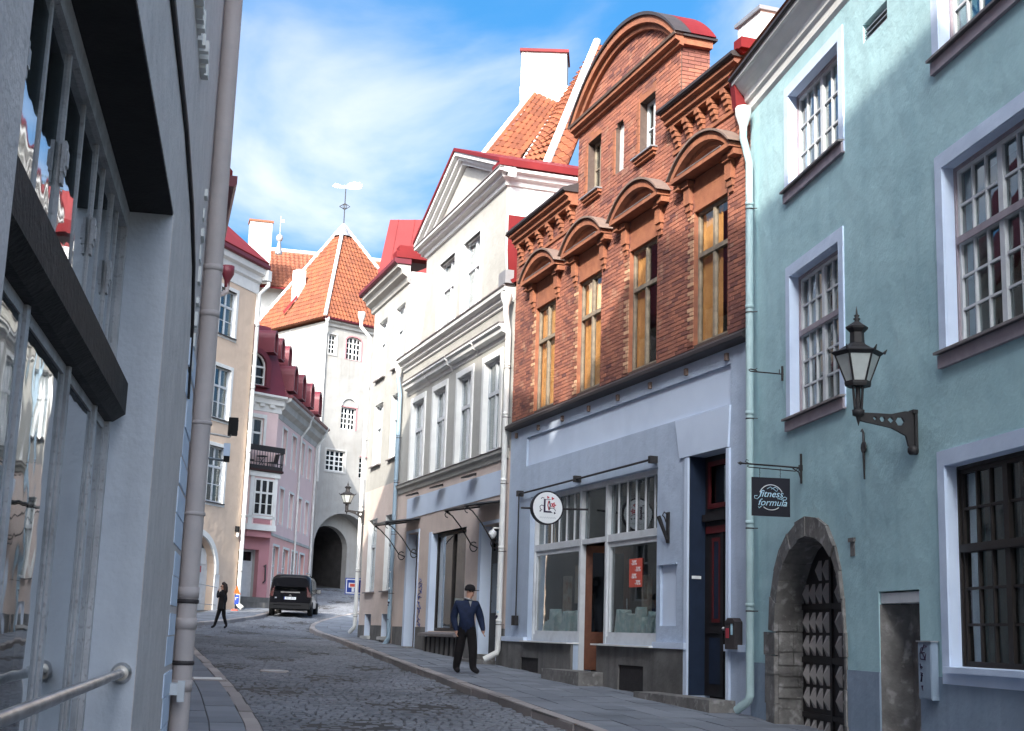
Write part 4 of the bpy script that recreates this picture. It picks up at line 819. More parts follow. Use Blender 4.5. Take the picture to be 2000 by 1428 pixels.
# awning rod, crank, flag holder, letter box, house door
rod = frame('awning_rod', BO, 180 - 18.738, BZ, 'thin black awning rod with long down bar around the shopfront', 'awning rod')
MB().tube([(U(10.75), -.1, 3.17), (U(3.5), -.1, 3.19)], .022, 8).obj('roller', 'iron', rod); 
for x in (U(10.75), U(7.2), U(3.5)): MB().box(x - .05, x + .05, -.15, -.0, 3.12, 3.25).obj('bracket', 'iron', rod)
MB().tube([(U(10.8), -.08, 3.15), (U(10.85), -.05, .4)], .016, 6).box(U(10.95), U(10.75), -.12, -.02, .2, .42).obj('crank_bar', 'iron', rod)
fh = frame('flag_holder', BO, 180 - 18.738, BZ, 'black scrolled iron flag holder right of the shop window', 'flag holder')
MB().box(U(3.02), U(2.92), -.03, -.001, 1.66, 2.2).obj('wall_plate', 'iron', fh); MB().tube([(U(2.97), -.03, 1.72), (U(2.97), -.2, 2.12)], [.03, .04], 8).obj('socket', 'iron', fh); MB().tube([(U(2.97), -.03, 2.16), (U(2.97), -.09, 2.2), (U(2.97), -.12, 2.14), (U(2.97), -.08, 2.1), (U(2.97), -.05, 2.02)], .012, 6).obj('scroll', 'iron', fh)
lb = frame('letter_box', BO, 180 - 18.738, BZ, 'dark letter box with stickers beside the blue and red door', 'letter box')
MB().prism([(U(.6), -.12), (U(.28), -.12), (U(.28), .3), (U(.36), .36), (U(.52), .36), (U(.6), .3)], -.14, -.001).obj('body', 'dark_metal', lb); MB().box(U(.56), U(.46), -.146, -.141, .05, .2).obj('sticker', 'red_print', lb); MB().box(U(.4), U(.34), -.146, -.141, .1, .28).obj('sticker', 'letter_blue', lb); MB().box(U(.58), U(.3), -.155, -.141, .27, .3).obj('slot', 'iron', lb)
hd = MB().prism(rect(dr[0], dr[1], -.9, 3.1), .3, .36, [rect(dr[0] + .15, dr[1] - .15, 2.2, 3.0)]).obj('house_door', 'door_dark', Bk, label='tall dark door with red mouldings and blue painted reveal')
MB().box(dr[0] + .15, dr[1] - .15, .33, .335, 2.2, 3.0).obj('fanlight', 'glass_dark', hd)
rdm = MB(); xm = (dr[0] + dr[1]) / 2
for a, b, z0_, z1_ in ((dr[0] + .3, xm - .1, .3, 1.7), (xm + .1, dr[1] - .25, .3, 1.7)):
    rdm.prism(rect(a, b, z0_, z1_), .275, .3, [rect(a + .06, b - .06, z0_ + .06, z1_ - .06)])
rdm.prism(rect(dr[0] + .15, dr[1] - .15, 2.2, 3.0), .27, .3, [rect(dr[0] + .23, dr[1] - .23, 2.28, 2.92)]).box(dr[0] + .1, dr[1] - .1, .262, .3, 1.78, 1.9)
rdm.obj('moulding', 'door_red', hd); MB().box(dr[0] + .08, dr[1] - .08, .2, .3, 1.98, 2.1).box(xm - .05, xm + .05, .255, .3, -.9, 1.78).box(dr[0] + .1, dr[1] - .1, .26, .3, .12, .22).obj('rail', 'door_dark', hd)
pz = MB()
for a, b, z0_, z1_ in ((dr[0] + .2, xm - .1, -.7, .05), (xm + .1, dr[1] - .2, -.7, .05), (dr[0] + .36, xm - .16, .36, 1.64), (xm + .16, dr[1] - .31, .36, 1.64)): pz.box(a, b, .285, .3, z0_, z1_)
pz.obj('door_panel', 'door_blue', hd); _h = MB().lathe([(.012, 0), (.03, .02), (.03, .05), (.012, .07)], n=10).obj('handle', 'chrome', hd); _h.rotation_euler = (math.pi / 2, 0, 0); _h.location = (xm + .1, .28, .2)
MB().box(dr[0], dr[0] + .008, .001, .3, -.9, 3.1).obj('door_reveal', 'door_blue', Bk); MB().box(dr[0] + .009, dr[0] + .02, .05, .22, 1.02, 1.07).obj('name_plate', 'sign_white', Bk)
# string course flashing with iron studs
cornice(Bk, [(0, 4.74), (-.14, 4.78), (-.17, 4.8), (-.17, 4.86), (.0, 4.97)], -.02, BL, 'dark_metal', 'string_course')
for k in range(8): MB().box(.4 + k * 1.5, .48 + k * 1.5, -.05, .0, 4.54, 4.66).obj('iron_stud', 'sooty', Bk)
# round sign hung out from the shop
rs = frame('round_sign', BO, 180 - 18.738, BZ, 'round white shop sign with ornate letter and red flowers on a bar', 'sign')
rxs = U(7.0); RC = (-.80, 2.53)
MB().tube([(rxs, .1, 2.55), (rxs, -1.35, 2.5)], .022, 6).obj('arm', 'iron', rs)
def disc(r, t0, t1, m, nm): 
    b_ = MB().lathe([(r, t0), (r, t1)], n=36); b_.v = [(q[2] + rxs, q[0] + RC[0], q[1] + RC[1]) for q in b_.v]; return b_.obj(nm, m, rs)
disc(.345, -.05, .05, 'sign_black', 'rim'); disc(.315, .05, .056, 'sign_white', 'face')
fx = rxs + .0585
def fl(pts, r, m, nm='ornament'): return MB().tube([(fx, RC[0] + a, RC[1] + b) for a, b in pts], r, 5).obj(nm, m, rs)
o = link('lettering', text_mesh('L', .4, 'ink', 0), rs, (fx, RC[0] - .02, RC[1] + .02)); o.rotation_euler = (math.pi / 2, 0, math.pi / 2)
def blob(y, z, r, m, n=5, k=.35):
    p_ = [(math.cos(t * 2 * math.pi / (n * 8)) * r * (1 + k * math.cos(t * 2 * math.pi / 8)), math.sin(t * 2 * math.pi / (n * 8)) * r * (1 + k * math.cos(t * 2 * math.pi / 8))) for t in range(n * 8)]
    b_ = MB().prism(p_, 0, .003); b_.v = [(fx + .003 - q[1], q[0] + RC[0] + y, q[2] + RC[1] + z) for q in b_.v]; b_.obj('flower', m, rs)
blob(.12, .06, .045, 'red_print'); blob(.12, .06, .014, 'sign_white', 4, .0); blob(.0, .21, .022, 'red_print', 3); blob(.1, .19, .026, 'red_print', 3); blob(-.16, -.07, .016, 'ink', 3); blob(.15, -.1, .02, 'ink', 3)
fl([(.03, -.05), (.0, .05), (.02, .14)], .012, 'red_print'); fl([(.03, -.05), (.055, .05), (.03, .14)], .012, 'ink')
fl([(-.07, .02), (-.13, .05), (-.17, .02), (-.16, -.03), (-.12, -.05)], .008, 'ink'); fl([(-.08, .19), (-.13, .2), (-.15, .17)], .007, 'ink'); fl([(.05, -.01), (.1, .0), (.15, -.02), (.17, -.06)], .007, 'ink'); fl([(-.05, .16), (.0, .17), (.06, .17)], .005, 'ink'); fl([(.02, -.08), (.06, -.07), (.1, -.1)], .008, 'ink')
fl([(-.17 + i * .012, -.2 + .018 * math.sin(i * 1.9) * (1 if i % 5 else 1.8)) for i in range(30)], .003, 'ink_grey', 'script')
# ---------------------------------------------------------------- brickwork of the upper storeys
WZ = (5.03, 7.45); AT0, AT1 = U(7.75), U(2.65)
ZC = 9.45   # wall head under the side cornices
PCX, PHW, PZ0, PRISE = (AT0 + AT1) / 2, (AT1 - AT0) / 2, 11.0, 1.05
def ped_z(x, hw=PHW, rise=PRISE):
    R = (hw * hw + rise * rise) / (2 * rise); d = x - PCX; return PZ0 + math.sqrt(max(R * R - d * d, 0)) - (R - rise)
TW = [(U(7.2), U(6.46), 9.25, 10.48), (U(4.48), U(3.75), 9.25, 10.4)]
NW = (U(5.68), U(5.25), 9.3, 10.4)
wh = [rect(U(a), U(b), *WZ) for a, b in WU] + [rect(*w) for w in TW] + [archpoly(NW[0], NW[1], NW[2], NW[3] - .2, .2, 8)]
outl = [(0, 4.9), (BL, 4.9), (BL, ZC), (AT1, ZC)] + [(AT1 - (AT1 - AT0) * i / 24, ped_z(AT1 - (AT1 - AT0) * i / 24)) for i in range(25)] + [(AT0, ZC), (0, ZC)]
bw = MB().prism(outl, .012, .24, wh, back=False).obj('brick_wall', 'mortar', Bk)
MB().prism([(x, z) for x, z in outl], 3.0, 3.3).box(0, .2, .25, 3, 4.9, ZC).box(BL - .2, BL, .25, 3, -2, ZC).box(.2, BL - .2, .25, 3, 9.2, 9.4).box(.2, BL - .2, .41, 3, 4.6, 4.85).obj('house_body', 'interior', Bk)
def intervals(z):
    if z < ZC: iv = [(0, BL)]
    elif z < PZ0: iv = [(AT0, AT1)]
    else:
        R = (PHW ** 2 + PRISE ** 2) / (2 * PRISE); h = z - PZ0 + (R - PRISE)
        if h >= R: return []
        d = math.sqrt(R * R - h * h); iv = [(PCX - d, PCX + d)]
    cut = []
    for a, b in WU:
        if WZ[0] - .03 < z < WZ[1] + .03: cut.append((U(a), U(b)))
        if WZ[1] + .03 <= z < 8.1: cut.append((U(a) + .05, U(b) - .05))
    for a, b, c, d in TW:
        if c - .03 < z < d + .03: cut.append((a, b))
    if NW[2] < z < NW[3]:
        s_ = 0 if z < NW[3] - .2 else (1 - math.sqrt(max(0, 1 - ((z - NW[3] + .2) / .2) ** 2))) * .215; cut.append((NW[0] + s_, NW[1] - s_))
    for a, b in cut:
        nv = []
        for p, q in iv:
            if b <= p or a >= q: nv.append((p, q)); continue
            if a > p: nv.append((p, a))
            if b < q: nv.append((b, q))
        iv = nv
    return iv
RH, BLN = .077, .262
cells = []; z = 4.98; row = 0
while z + RH < 12.4:
    for p, q in intervals(z + RH / 2):
        x = p; k = math.floor((p - (row % 2) * BLN / 2) / BLN)
        while x < q - .02:
            e = min((k + 1) * BLN + (row % 2) * BLN / 2, q); k += 1
            if e - x < .05 and e < q: e = min(e + BLN, q); k += 1
            if e - x > .03: cells.append((x, e, z))
            x = e
    z += RH; row += 1
def brick_v(x, z):
    return min(1, max(0, .55 * NZ.noise(Vector((x * .55, 3.1, z * .7))) + .25 * NZ.noise(Vector((x * 1.9, 1, z * 2.3))) + random.gauss(.4, .2) + (.35 if rnd() < .1 else 0)))
full = [c for c in cells if abs(c[1] - c[0] - BLN) < .002]
full.sort(key=lambda c: -c[0] + abs(c[2] - 6.2) * .35); solo = set(full[:300]); 
variants = [MB().box(-BLN / 2 + .006, BLN / 2 - .006, 0, .012, -RH / 2 + .006, RH / 2 - .006, a=i / 11).mesh('brick', 'brick', True) for i in range(12)]
rest = MB()
for c in cells:
    j = uni(-.005, .003); v = brick_v(c[0], c[2])
    if c in solo: link('brick', variants[min(11, int(v * 12))], bw, ((c[0] + c[1]) / 2, j, c[2] + RH / 2))
    else:
        x0, x1, z0_, z1_ = c[0] + .006, c[1] - .006, c[2] + .006, c[2] + RH - .006
        rest.add([(x0, j, z0_), (x1, j, z0_), (x1, j, z1_), (x0, j, z1_), (x0, .014, z0_), (x1, .014, z0_), (x1, .014, z1_), (x0, .014, z1_)], [(0, 1, 2, 3), (1, 5, 6, 2), (4, 0, 3, 7), (3, 2, 6, 7), (4, 5, 1, 0)], a=v)
# attic side wall facing down the street
for r_ in range(int((11.0 - ZC) / RH) + 1):
    z = ZC + r_ * RH; y = .02
    while y < .6: e = min(y + (.262 if (r_ % 2 or y > .05) else .13), .6); rest.box(AT1 - .004, AT1 + .012 + uni(0, .004), y + .005, e - .006, z + .006, z + RH - .006, a=brick_v(0, z) * .7); y = e
stuff(rest.obj('bricks', 'brick', bw, attr=True))
MB().box(AT1 - .3, AT1, .02, .6, ZC, 11.0).obj('attic_side', 'mortar', Bk); MB().box(AT0, AT0 + .3, .24, .6, ZC, 11.0).obj('attic_side', 'mortar', Bk)
def boxes(name, lst, m, par):
    for b_ in lst: MB().box(*b_).obj(name, m, par)
# window bays
quoins = [[MB().box(-w_, .0, -.014, .075, -RH / 2 + .006, RH / 2 - .006, a=q / 5).mesh('quoin', 'brick_pale', True) for q in range(6)] for w_ in (.22, .12)]
for i, (a, b) in enumerate(WU):
    x0, x1 = U(a), U(b); cx = (x0 + x1) / 2; hw = 1.14
    MB().box(x0, x1, .0, .1, WZ[1] + .001, 8.06).obj('lintel_panel', 'brick_trim', Bk)
    for sx_ in (x0 - .26, x1 + .04):
        steps = MB().box(sx_, sx_ + .22, -.09, .0, 7.62, 8.04).box(sx_ + .02, sx_ + .2, -.06, .0, 7.5, 7.62).box(sx_ + .04, sx_ + .18, -.035, .0, 7.4, 7.5).box(sx_ - .02, sx_ + .24, -.13, .0, 7.93, 8.045)
        steps.obj('pilaster', 'brick_trim', Bk)
    k = 0; zz_ = WZ[0]
    while zz_ < WZ[1] - .1:   # toothed jamb bricks
                link('quoin', quoins[k % 2][random.randrange(6)], Bk, (x0, uni(-.006, .004), zz_ + RH / 2)); zz_ += RH; k += 1
    hood = MB().box(cx - hw, cx + hw, -.25, .0, 8.07, 8.15).obj('hood', 'brick_trim', Bk)
    def arc(hw_, rise, z0_, n=16):
        R = (hw_ ** 2 + rise ** 2) / (2 * rise); th = math.asin(hw_ / R); return [(cx + R * math.sin(-th + 2 * th * i / n), z0_ + R * math.cos(-th + 2 * th * i / n) - (R - rise)) for i in range(n + 1)]
    o1, i1, i2 = arc(hw, .46, 8.151), arc(hw - .15, .33, 8.151), arc(hw - .27, .24, 8.151)
    MB().prism(o1 + i1[::-1], -.25, .0).obj('archivolt', 'brick_trim', hood); MB().prism(i1 + i2[::-1], -.12, .0).obj('archivolt_inner', 'brick_trim', hood)
    MB().prism(i2, -.02, .0).obj('tympanum', 'brick', hood)
    o2, o3 = arc(hw + .03, .47, 8.158), arc(hw + .07, .51, 8.158)
    MB().prism([(o3[0][0], 8.15)] + o3 + [(o3[-1][0], 8.15)] + o2[::-1], -.3, .0).obj('flashing', 'sooty', hood)
    MB().box(cx - hw + .3, cx + hw - .3, -.26, -.0, 8.151, 8.165).obj('hood_flashing', 'grey_flash', hood)
    for s_ in (-1, 1):
        MB().box(cx + s_ * (hw - .1) - .1, cx + s_ * (hw - .1) + .1, -.17, .0, 7.95, 8.048).obj('corbel', 'brick_trim', hood)
    reveal(Bk, x0, x1, WZ[0], WZ[1], .08, 'brick_trim', .004, .0)
    sp_ = [(.38, .46)] if i == 1 else [(.46, .5)]
    window(Bk, x0 + .005, x1 - .005, WZ[0], WZ[1] - .005, .08, [1, 1], [(.8, 1), (1.7, 1)], 'wood_frame', 'glass_clear', fw=.06, mull=.07, tr=.08, jit=.012, cdep=.1, curtain=('curtain', sp_ if i < 2 else [(.42, .8)]) if i < 3 else ('curtain', [(.3, .45), (.6, 1.)]))
    MB().box(x0 - .1, x1 + .1, .7, .74, WZ[0] - .1, WZ[1] + .1).obj('room_back', 'interior_warm', Bk)
for k, (a, b, c, d) in enumerate(TW):
    window(Bk, a + .004, b - .004, c, d - .004, .16, [1, 1], [(1, 2)], 'wood_frame' if k == 0 else 'white_paint', 'glass', fw=.05, mull=.06, jit=.02); MB().box(a - .1, b + .1, .26, .29, c - .1, d + .1).obj('room_back', 'interior', Bk)
    MB().box(a - .1, b + .1, -.1, .0, c - .1, c - .04).box(a - .06, b + .06, -.06, .0, c - .16, c - .1).obj('sill_moulding', 'brick_trim', Bk); MB().box(a - .12, b + .12, -.14, .12, c - .038, c - .012).obj('sill', 'zinc', Bk)
    MB().box(a - .02, b + .02, .0, .012, d + .0, d + .2).obj('soldier_lintel', 'brick_trim', Bk)
    for q in range(7): MB().box(a - (.16 if q % 2 else .1), a, -.012, .01, c + q * .17, c + q * .17 + .16).obj('quoin', 'brick_trim', Bk)
MB().prism(archpoly(NW[0], NW[1], NW[2], NW[3] - .2, .2, 8), .1, .13).obj('blind_niche', 'far_white', Bk)
for q in range(6): MB().box(NW[0] - (.14 if q % 2 else .09), NW[0], -.012, .01, NW[2] + q * .16, NW[2] + q * .16 + .15).obj('quoin', 'brick_trim', Bk)
# side cornices with stepped corbels
for a, b in ((.22, AT0 + .02), (AT1 - .25, BL - .02)):
    cornice(Bk, [(.0, 9.25), (-.16, 9.25), (-.16, 9.32), (-.22, 9.34), (-.22, 9.42), (-.3, 9.46), (-.3, 9.53), (.0, 9.53)], a, b, 'brick_trim')
    cornice(Bk, [(.0, 9.531), (-.34, 9.531), (-.37, 9.56), (-.37, 9.61), (0, 9.75)], a - .04, b + .04, 'dark_metal', 'cornice_flashing')
    n_ = 6
    for k in range(n_):
        x = a + .22 + (b - a - .44) * k / (n_ - 1)
        cb_ = MB()
        for q, dp in enumerate((.16, .125, .09, .055)): cb_.box(x - .075, x + .075, -dp, .0, 9.25 - (q + 1) * .095 + .004, 9.25 - q * .095 - (.012 if q else .001)); cb_.box(x - .055, x + .055, -dp + .02, .0, 9.25 - q * .095 - .013, 9.25 - q * .095 - .0005)
        cb_.obj('corbel', 'brick_trim', Bk)
    MB().box(a, b, -.03, .0, 8.78, 8.85).obj('brick_band', 'brick_trim', Bk)
# pediment mouldings
cornice(Bk, [(.0, 10.82), (-.08, 10.84), (-.08, 10.9), (-.17, 10.94), (-.17, 11.02), (.0, 11.02)], AT0 - .12, AT1 + .12, 'brick_trim', 'pediment_cornice')
cornice(Bk, [(.0, 11.021), (-.2, 11.021), (-.22, 11.06), (0, 11.1)], AT0 - .15, AT1 + .15, 'sooty', 'pediment_flashing')
def parc(hw, rise, dz, n=28): 
    R = (hw ** 2 + rise ** 2) / (2 * rise); th = math.asin(min(1, hw / R)); return [(PCX + R * math.sin(-th + 2 * th * i / n), PZ0 + dz + R * math.cos(-th + 2 * th * i / n) - (R - rise)) for i in range(n + 1)]
p0_, p1_, p2_, p3_ = parc(PHW + .15, PRISE + .12, .06), parc(PHW - .02, PRISE - .02, .06), parc(PHW - .2, PRISE - .14, .06), parc(PHW + .2, PRISE + .2, .06)
MB().prism(p0_ + p1_[::-1], -.17, .0).obj('archivolt', 'brick_trim', Bk); MB().prism(p1_ + p2_[::-1], -.08, .0).obj('archivolt_inner', 'brick_trim', Bk)
p0b = parc(PHW + .155, PRISE + .125, .061); MB().prism(p3_ + p0b[::-1], -.21, .12).obj('pediment_edge', 'dark_metal', Bk); MB().prism(p3_ + parc(PHW + .0, PRISE + .0, .061)[::-1], .121, .64).obj('barrel_roof', 'roof_red', Bk)
MB().box(AT1 - .02, AT1 + .12, -.0, .6, 10.86, 11.0).obj('pediment_return', 'brick_trim', Bk); MB().box(AT1 + .0, AT1 + .17, -.02, .68, 11.003, 11.05).obj('return_flashing', 'dark_metal', Bk)
MB().hexa([(-.1, -.2, 9.56), (AT0 - .01, -.2, 9.56), (AT0 - .01, 4.4, 10.6), (-.1, 4.4, 10.6)], [(-.1, -.3, 9.63), (AT0 - .01, -.3, 9.63), (AT0 - .01, 4.4, 10.75), (-.1, 4.4, 10.75)]).obj('roof', 'roof_red', Bk); MB().hexa([(AT1 + .02, -.2, 9.56), (BL + .1, -.2, 9.56), (BL + .1, 4.4, 10.4), (AT1 + .02, 4.4, 10.4)], [(AT1 + .02, -.3, 9.63), (BL + .1, -.3, 9.63), (BL + .1, 4.4, 10.55), (AT1 + .02, 4.4, 10.55)]).obj('roof', 'roof_red', Bk)
wc = frame('white_chimney', BO, 180 - 18.738, 9.4, 'white square chimney with tiled cap beside the teal eave', 'chimney')
MB().box(U(.9), U(.1), .25, 1.1, 9.6, 10.5).obj('stack', 'white', wc); MB().box(U(.95), U(.05), .2, 1.15, 10.501, 10.57).obj('cap', 'zinc', wc)
MB().box(BL - .06, BL + .2, -.28, .3, 9.62, 9.8).obj('eave_end', 'roof_red', Bk)
# ================================================================ cream house with pediment
CL = 10.62
CO = (BO[0] + dB[0] * (CL), BO[1] + dB[1] * (CL)); CZ = gz(BO[0], BO[1] + 5) - .15
Cm = frame('pedimented_house', CO, 180 - 18.738, CZ, 'cream house with triangular pediment and red roof beside the brick house', 'house')
def V(u): return CL - u
LW = [(9.4, 8.05), (7.0, 5.75), (4.6, 3.35), (2.25, .95)]
UWn = [(6.95, 5.35), (4.55, 3.0)]
SW = (V(6.6), V(3.35), .02, 2.7); D1 = (V(9.2), V(8.05)); D2 = (V(2.0), V(.65))
GZ = [rect(V(a), V(b), 4.47, 6.82) for a, b in LW]
lowo = [(0, -1.8), (D1[0], -1.8), (D1[0], 2.83), (D1[1], 2.83), (D1[1], -1.8), (D2[0], -1.8), (D2[0], 2.62), (D2[1], 2.62), (D2[1], -1.8), (CL, -1.8), (CL, 4.3), (0, 4.3)]
MB().prism(lowo, 0, .35, [rect(*SW)], back=False).obj('ground_floor_wall', 'peach_shaded_cream', Cm)  # one paint with the upper wall; its shade is put into the colour
MB().prism(rect(0, CL, 4.3, 8.35), 0, .35, GZ, back=False).obj('upper_wall', 'cream', Cm)
dl, dr_ = V(8.55), V(.95)
dor = [(dl - .75, 8.35), (dr_ + .5, 8.35), (dr_ + .3, 8.55), (dr_ + .1, 8.95), (dr_, 9.5), (dr_, 11.35), (dl, 11.35), (dl, 9.7), (dl - .15, 9.1), (dl - .45, 8.6)]
MB().prism(dor, 0, .06, [rect(V(a), V(b), 8.58, 10.6) for a, b in UWn], back=False).obj('dormer_wall', 'cream', Cm)
# body, roofs
MB().box(0, CL, 2.5, 8, -1.8, 8.3).box(.01, .2, .36, 2.5, -1.8, 8.3).box(CL - .2, CL - .01, .36, 2.5, -1.8, 8.3).box(.2, CL - .2, .36, 2.5, 8.0, 8.25).box(.2, CL - .2, .36, 2.5, 4.2, 4.4).box(dl + .1, dr_ - .1, 2.5, 5, 8.4, 11.3).obj('house_body', 'interior', Cm)
MB().box(dr_ - .1, dr_ - .001, .061, 5, 8.3, 10.45).obj('dormer_cheek_cladding', 'roof_red', Cm); MB().box(dr_ - .1, dr_, .061, 5, 10.451, 11.4).obj('dormer_cheek', 'white', Cm); MB().box(dl, dl + .1, .061, 5, 8.3, 11.4).obj('dormer_cheek', 'white', Cm)
MB().hexa([(-.02, -.1, 8.42), (CL, -.1, 8.42), (CL, 3, 10.2), (-.02, 3, 10.2)], [(-.02, -.15, 8.5), (CL, -.15, 8.5), (CL, 3, 10.35), (-.02, 3, 10.35)]).obj('roof', 'roof_red', Cm)
PT = [(.0, 11.2), (-.06, 11.22), (-.08, 11.32), (-.2, 11.38), (-.22, 11.46), (-.34, 11.5), (-.34, 11.58), (.0, 11.58)]
mitred(Cm, PT, dl, dr_, 'white', 'pediment_cornice', left=True, back=5); MB().hexa([(dl - .37, -.37, 11.581), (dr_ + .37, -.37, 11.581), (dr_ + .37, .1, 11.581), (dl - .37, .1, 11.581)], [(dl - .37, -.37, 11.6), (dr_ + .37, -.37, 11.6), (dr_ + .37, .1, 11.66), (dl - .37, .1, 11.66)]).obj('pediment_flashing', 'grey_flash', Cm)
mx_ = (dl + dr_) / 2; apz = 13.25; bz = 11.6
def tri(e, top, b0): return [(dl - .37 + e, b0), (dr_ + .37 - e, b0), (mx_, top)]
MB().prism(tri(.5, apz - .32, bz + .02), .02, .2).obj('tympanum', 'cream', Cm)
sl_ = (apz - bz) / (mx_ - dl + .37)
def rake(t0, t1, y0, y1, m, nm):
    for s_ in (-1, 1):
        e = (dl - .37) if s_ < 0 else (dr_ + .37)
        MB().prism([(e, bz + .0 + t0), (mx_, apz + t0), (mx_, apz + t1), (e, bz + t1)] if s_ < 0 else [(mx_, apz + t0), (e, bz + t0), (e, bz + t1), (mx_, apz + t1)], y0, y1).obj(nm, m, Cm)
rake(-.02, .1, -.34, .1, 'white', 'raking_cornice'); rake(-.14, -.021, -.22, .1, 'white', 'raking_moulding'); rake(-.26, -.141, -.1, .1, 'white', 'raking_fillet'); rake(.101, .2, -.38, 5, 'roof_red', 'gable_roof')
MB().box(dr_ - .2, dr_ + .4, -.36, 5, 11.61, 11.72).obj('eave_fascia', 'roof_red', Cm)
EV = [(.0, 7.98), (-.05, 8.0), (-.06, 8.08), (-.14, 8.12), (-.15, 8.2), (-.26, 8.26), (-.28, 8.36), (.0, 8.36)]
cornice(Cm, EV, -.05, CL - .12, 'white', 'main_cornice'); cornice(Cm, [(0, 8.361), (-.3, 8.361), (-.31, 8.39), (0, 8.44)], -.06, CL - .1, 'grey_flash', 'cornice_flashing')
for i, (a, b) in enumerate(LW):
    x0, x1 = V(a), V(b)
    cornice(Cm, [(.0, 7.12), (-.04, 7.15), (-.06, 7.25), (-.18, 7.3), (-.2, 7.4), (-.26, 7.44), (-.26, 7.5), (.0, 7.5)], x0 - .5, x1 + .5, 'white', 'window_cornice')
    cornice(Cm, [(0, 7.501), (-.27, 7.501), (-.28, 7.53), (0, 7.56)], x0 - .51, x1 + .51, 'grey_flash', 'cornice_flashing')
    MB().prism([(x0 - .16, 4.47), (x0, 4.47), (x0, 6.82), (x1, 6.82), (x1, 4.47), (x1 + .16, 4.47), (x1 + .16, 6.98), (x0 - .16, 6.98)], -.04, .02).obj('window_surround', 'white', Cm)
    reveal(Cm, x0, x1, 4.47, 6.82, .12, 'white', .004)
    window(Cm, x0 + .004, x1 - .004, 4.47, 6.815, .1, [1, 1], [(.8, 1), (1.5, 1)], 'white_paint', 'glass', fw=.08, mull=.1, tr=.1, cdep=.15, curtain=('curtain_white', [(.3, .62)]))
    MB().box(x0 - .1, x1 + .1, .6, .64, 4.4, 6.9).obj('room_back', 'interior', Cm)
cornice(Cm, [(.0, 4.12), (-.04, 4.14), (-.06, 4.24), (-.12, 4.3), (-.13, 4.38), (0, 4.38)], -.03, CL - .12, 'cream', 'string_course'); cornice(Cm, [(0, 4.381), (-.14, 4.381), (-.15, 4.4), (0, 4.45)], -.04, CL - .11, 'grey_flash', 'ledge_flashing')
for a, b in UWn:
    x0, x1 = V(a), V(b)
    surround(Cm, x0, x1, 8.58, 10.6, .14, 'white', .04, bottom=False); reveal(Cm, x0, x1, 8.58, 10.604, .14, 'white', .004)
    window(Cm, x0 + .004, x1 - .004, 8.58, 10.6, .12, [1, 1], [(.8, 1), (1.3, 1)], 'white_paint', 'glass', fw=.08, mull=.1, tr=.1, cdep=.15, curtain=('curtain_white', [(.3, .62)])); MB().box(x0 - .1, x1 + .1, .6, .64, 8.5, 10.7).obj('room_back', 'interior', Cm)
# ground floor: sign panel, shop window, doors, canopies, lamps
MB().box(V(9.5), V(.62), -.025, .0, 3.3, 3.9).obj('sign_panel', 'panel_blue', Cm)
x0, x1, z0_, z1_ = SW
reveal(Cm, x0, x1, z0_, z1_ + .004, .2, 'panel_blue', .004)
wsh = window(Cm, x0 + .004, x1 - .004, z0_, z1_, .16, [1, 1], [(1, 1)], 'frame_dark', 'glass_shop', fw=.09, mull=.09, jit=.004)
MB().hexa([(x0 - .1, -.28, -.12), (x1 + .1, -.28, -.12), (x1 + .1, .0, -.12), (x0 - .1, .0, -.12)], [(x0 - .1, -.28, -.05), (x1 + .1, -.28, -.05), (x1 + .1, .1, .015), (x0 - .1, .1, .015)]).obj('window_board', 'grey_flash', Cm)
MB().box(x0, x1, -.12, -.001, -1.6, -.13).obj('stall_riser', 'plinth', Cm)
for k in range(7): MB().box(x0 + .2 + k * .45, x0 + .3 + k * .45, -.15, -.121, -1.5, -.14).obj('riser_post', 'door_dark', Cm)
MB().box(.4, CL - .3, 2.2, 2.25, -1.4, 4).obj('shop_room', 'interior_warm', Cm); 
dm = MB()
for k in range(9): x = uni(x0 + .2, x1 - .4); h = uni(.3, 1.2); dm.hexa([(x, .5, .1), (x + .3, .5, .1), (x + .3, .8, .1), (x, .8, .1)], [(x + .08, .55, h), (x + .22, .55, h), (x + .22, .75, h), (x + .08, .75, h)])
dm.obj('display_goods', 'goods', Cm); MB().box(x0, x1, .35, 1.0, .0, .1).obj('display_shelf', 'white', Cm)
for nm, (a, b), top, m_, bot in (('left_shop_door', D1, 2.83, 'door_maroon', -.45), ('right_shop_door', D2, 2.62, 'door_dark', -.5)):
    d_ = MB().prism(rect(a, b, bot, top), .26, .32, [rect(a + .14, b - .14, top - .6, top - .1)] if nm[0] == 'r' else []).obj('door', m_, Cm)
    if nm[0] == 'r': MB().box(a + .14, b - .14, .285, .29, top - .6, top - .1).obj('fanlight', 'glass_dark', d_); MB().box(a + .16, b - .16, .25, .262, .5, 1.7).obj('pane', 'glass_dark', d_)
    else:
        for k in range(6): MB().box(a + .05 + (b - a - .1) * k / 6, a + .05 + (b - a - .1) * (k + .9) / 6, .245, .262, bot, top).obj('board', m_, d_)
    MB().box(a, a + .006, 0, .26, bot, top).obj('reveal', 'panel_blue', Cm); MB().box(a - .06, b + .06, -.25, .3, bot - .12, bot - .001).box(a - .1, b + .1, -.5, -.0, bot - .4, bot - .121).obj('door_step', 'stone', Cm)
    MB().prism([(a - .22, -1.2), (a - .002, -1.2), (a - .002, top + .02), (b + .002, top + .02), (b + .002, -1.2), (b + .1, -1.2), (b + .1, top + .1), (a - .22, top + .1)], -.02, .0).obj('door_jamb', 'panel_blue', Cm)
for a, b in ((.0, D1[0] - .23), (D1[1] + .11, SW[0] - .25), (SW[1] + .12, D2[0] - .23), (D2[1] + .11, CL)): MB().box(a, b, -.02, .0, -1.8, .12).obj('socle', 'plinth', Cm)
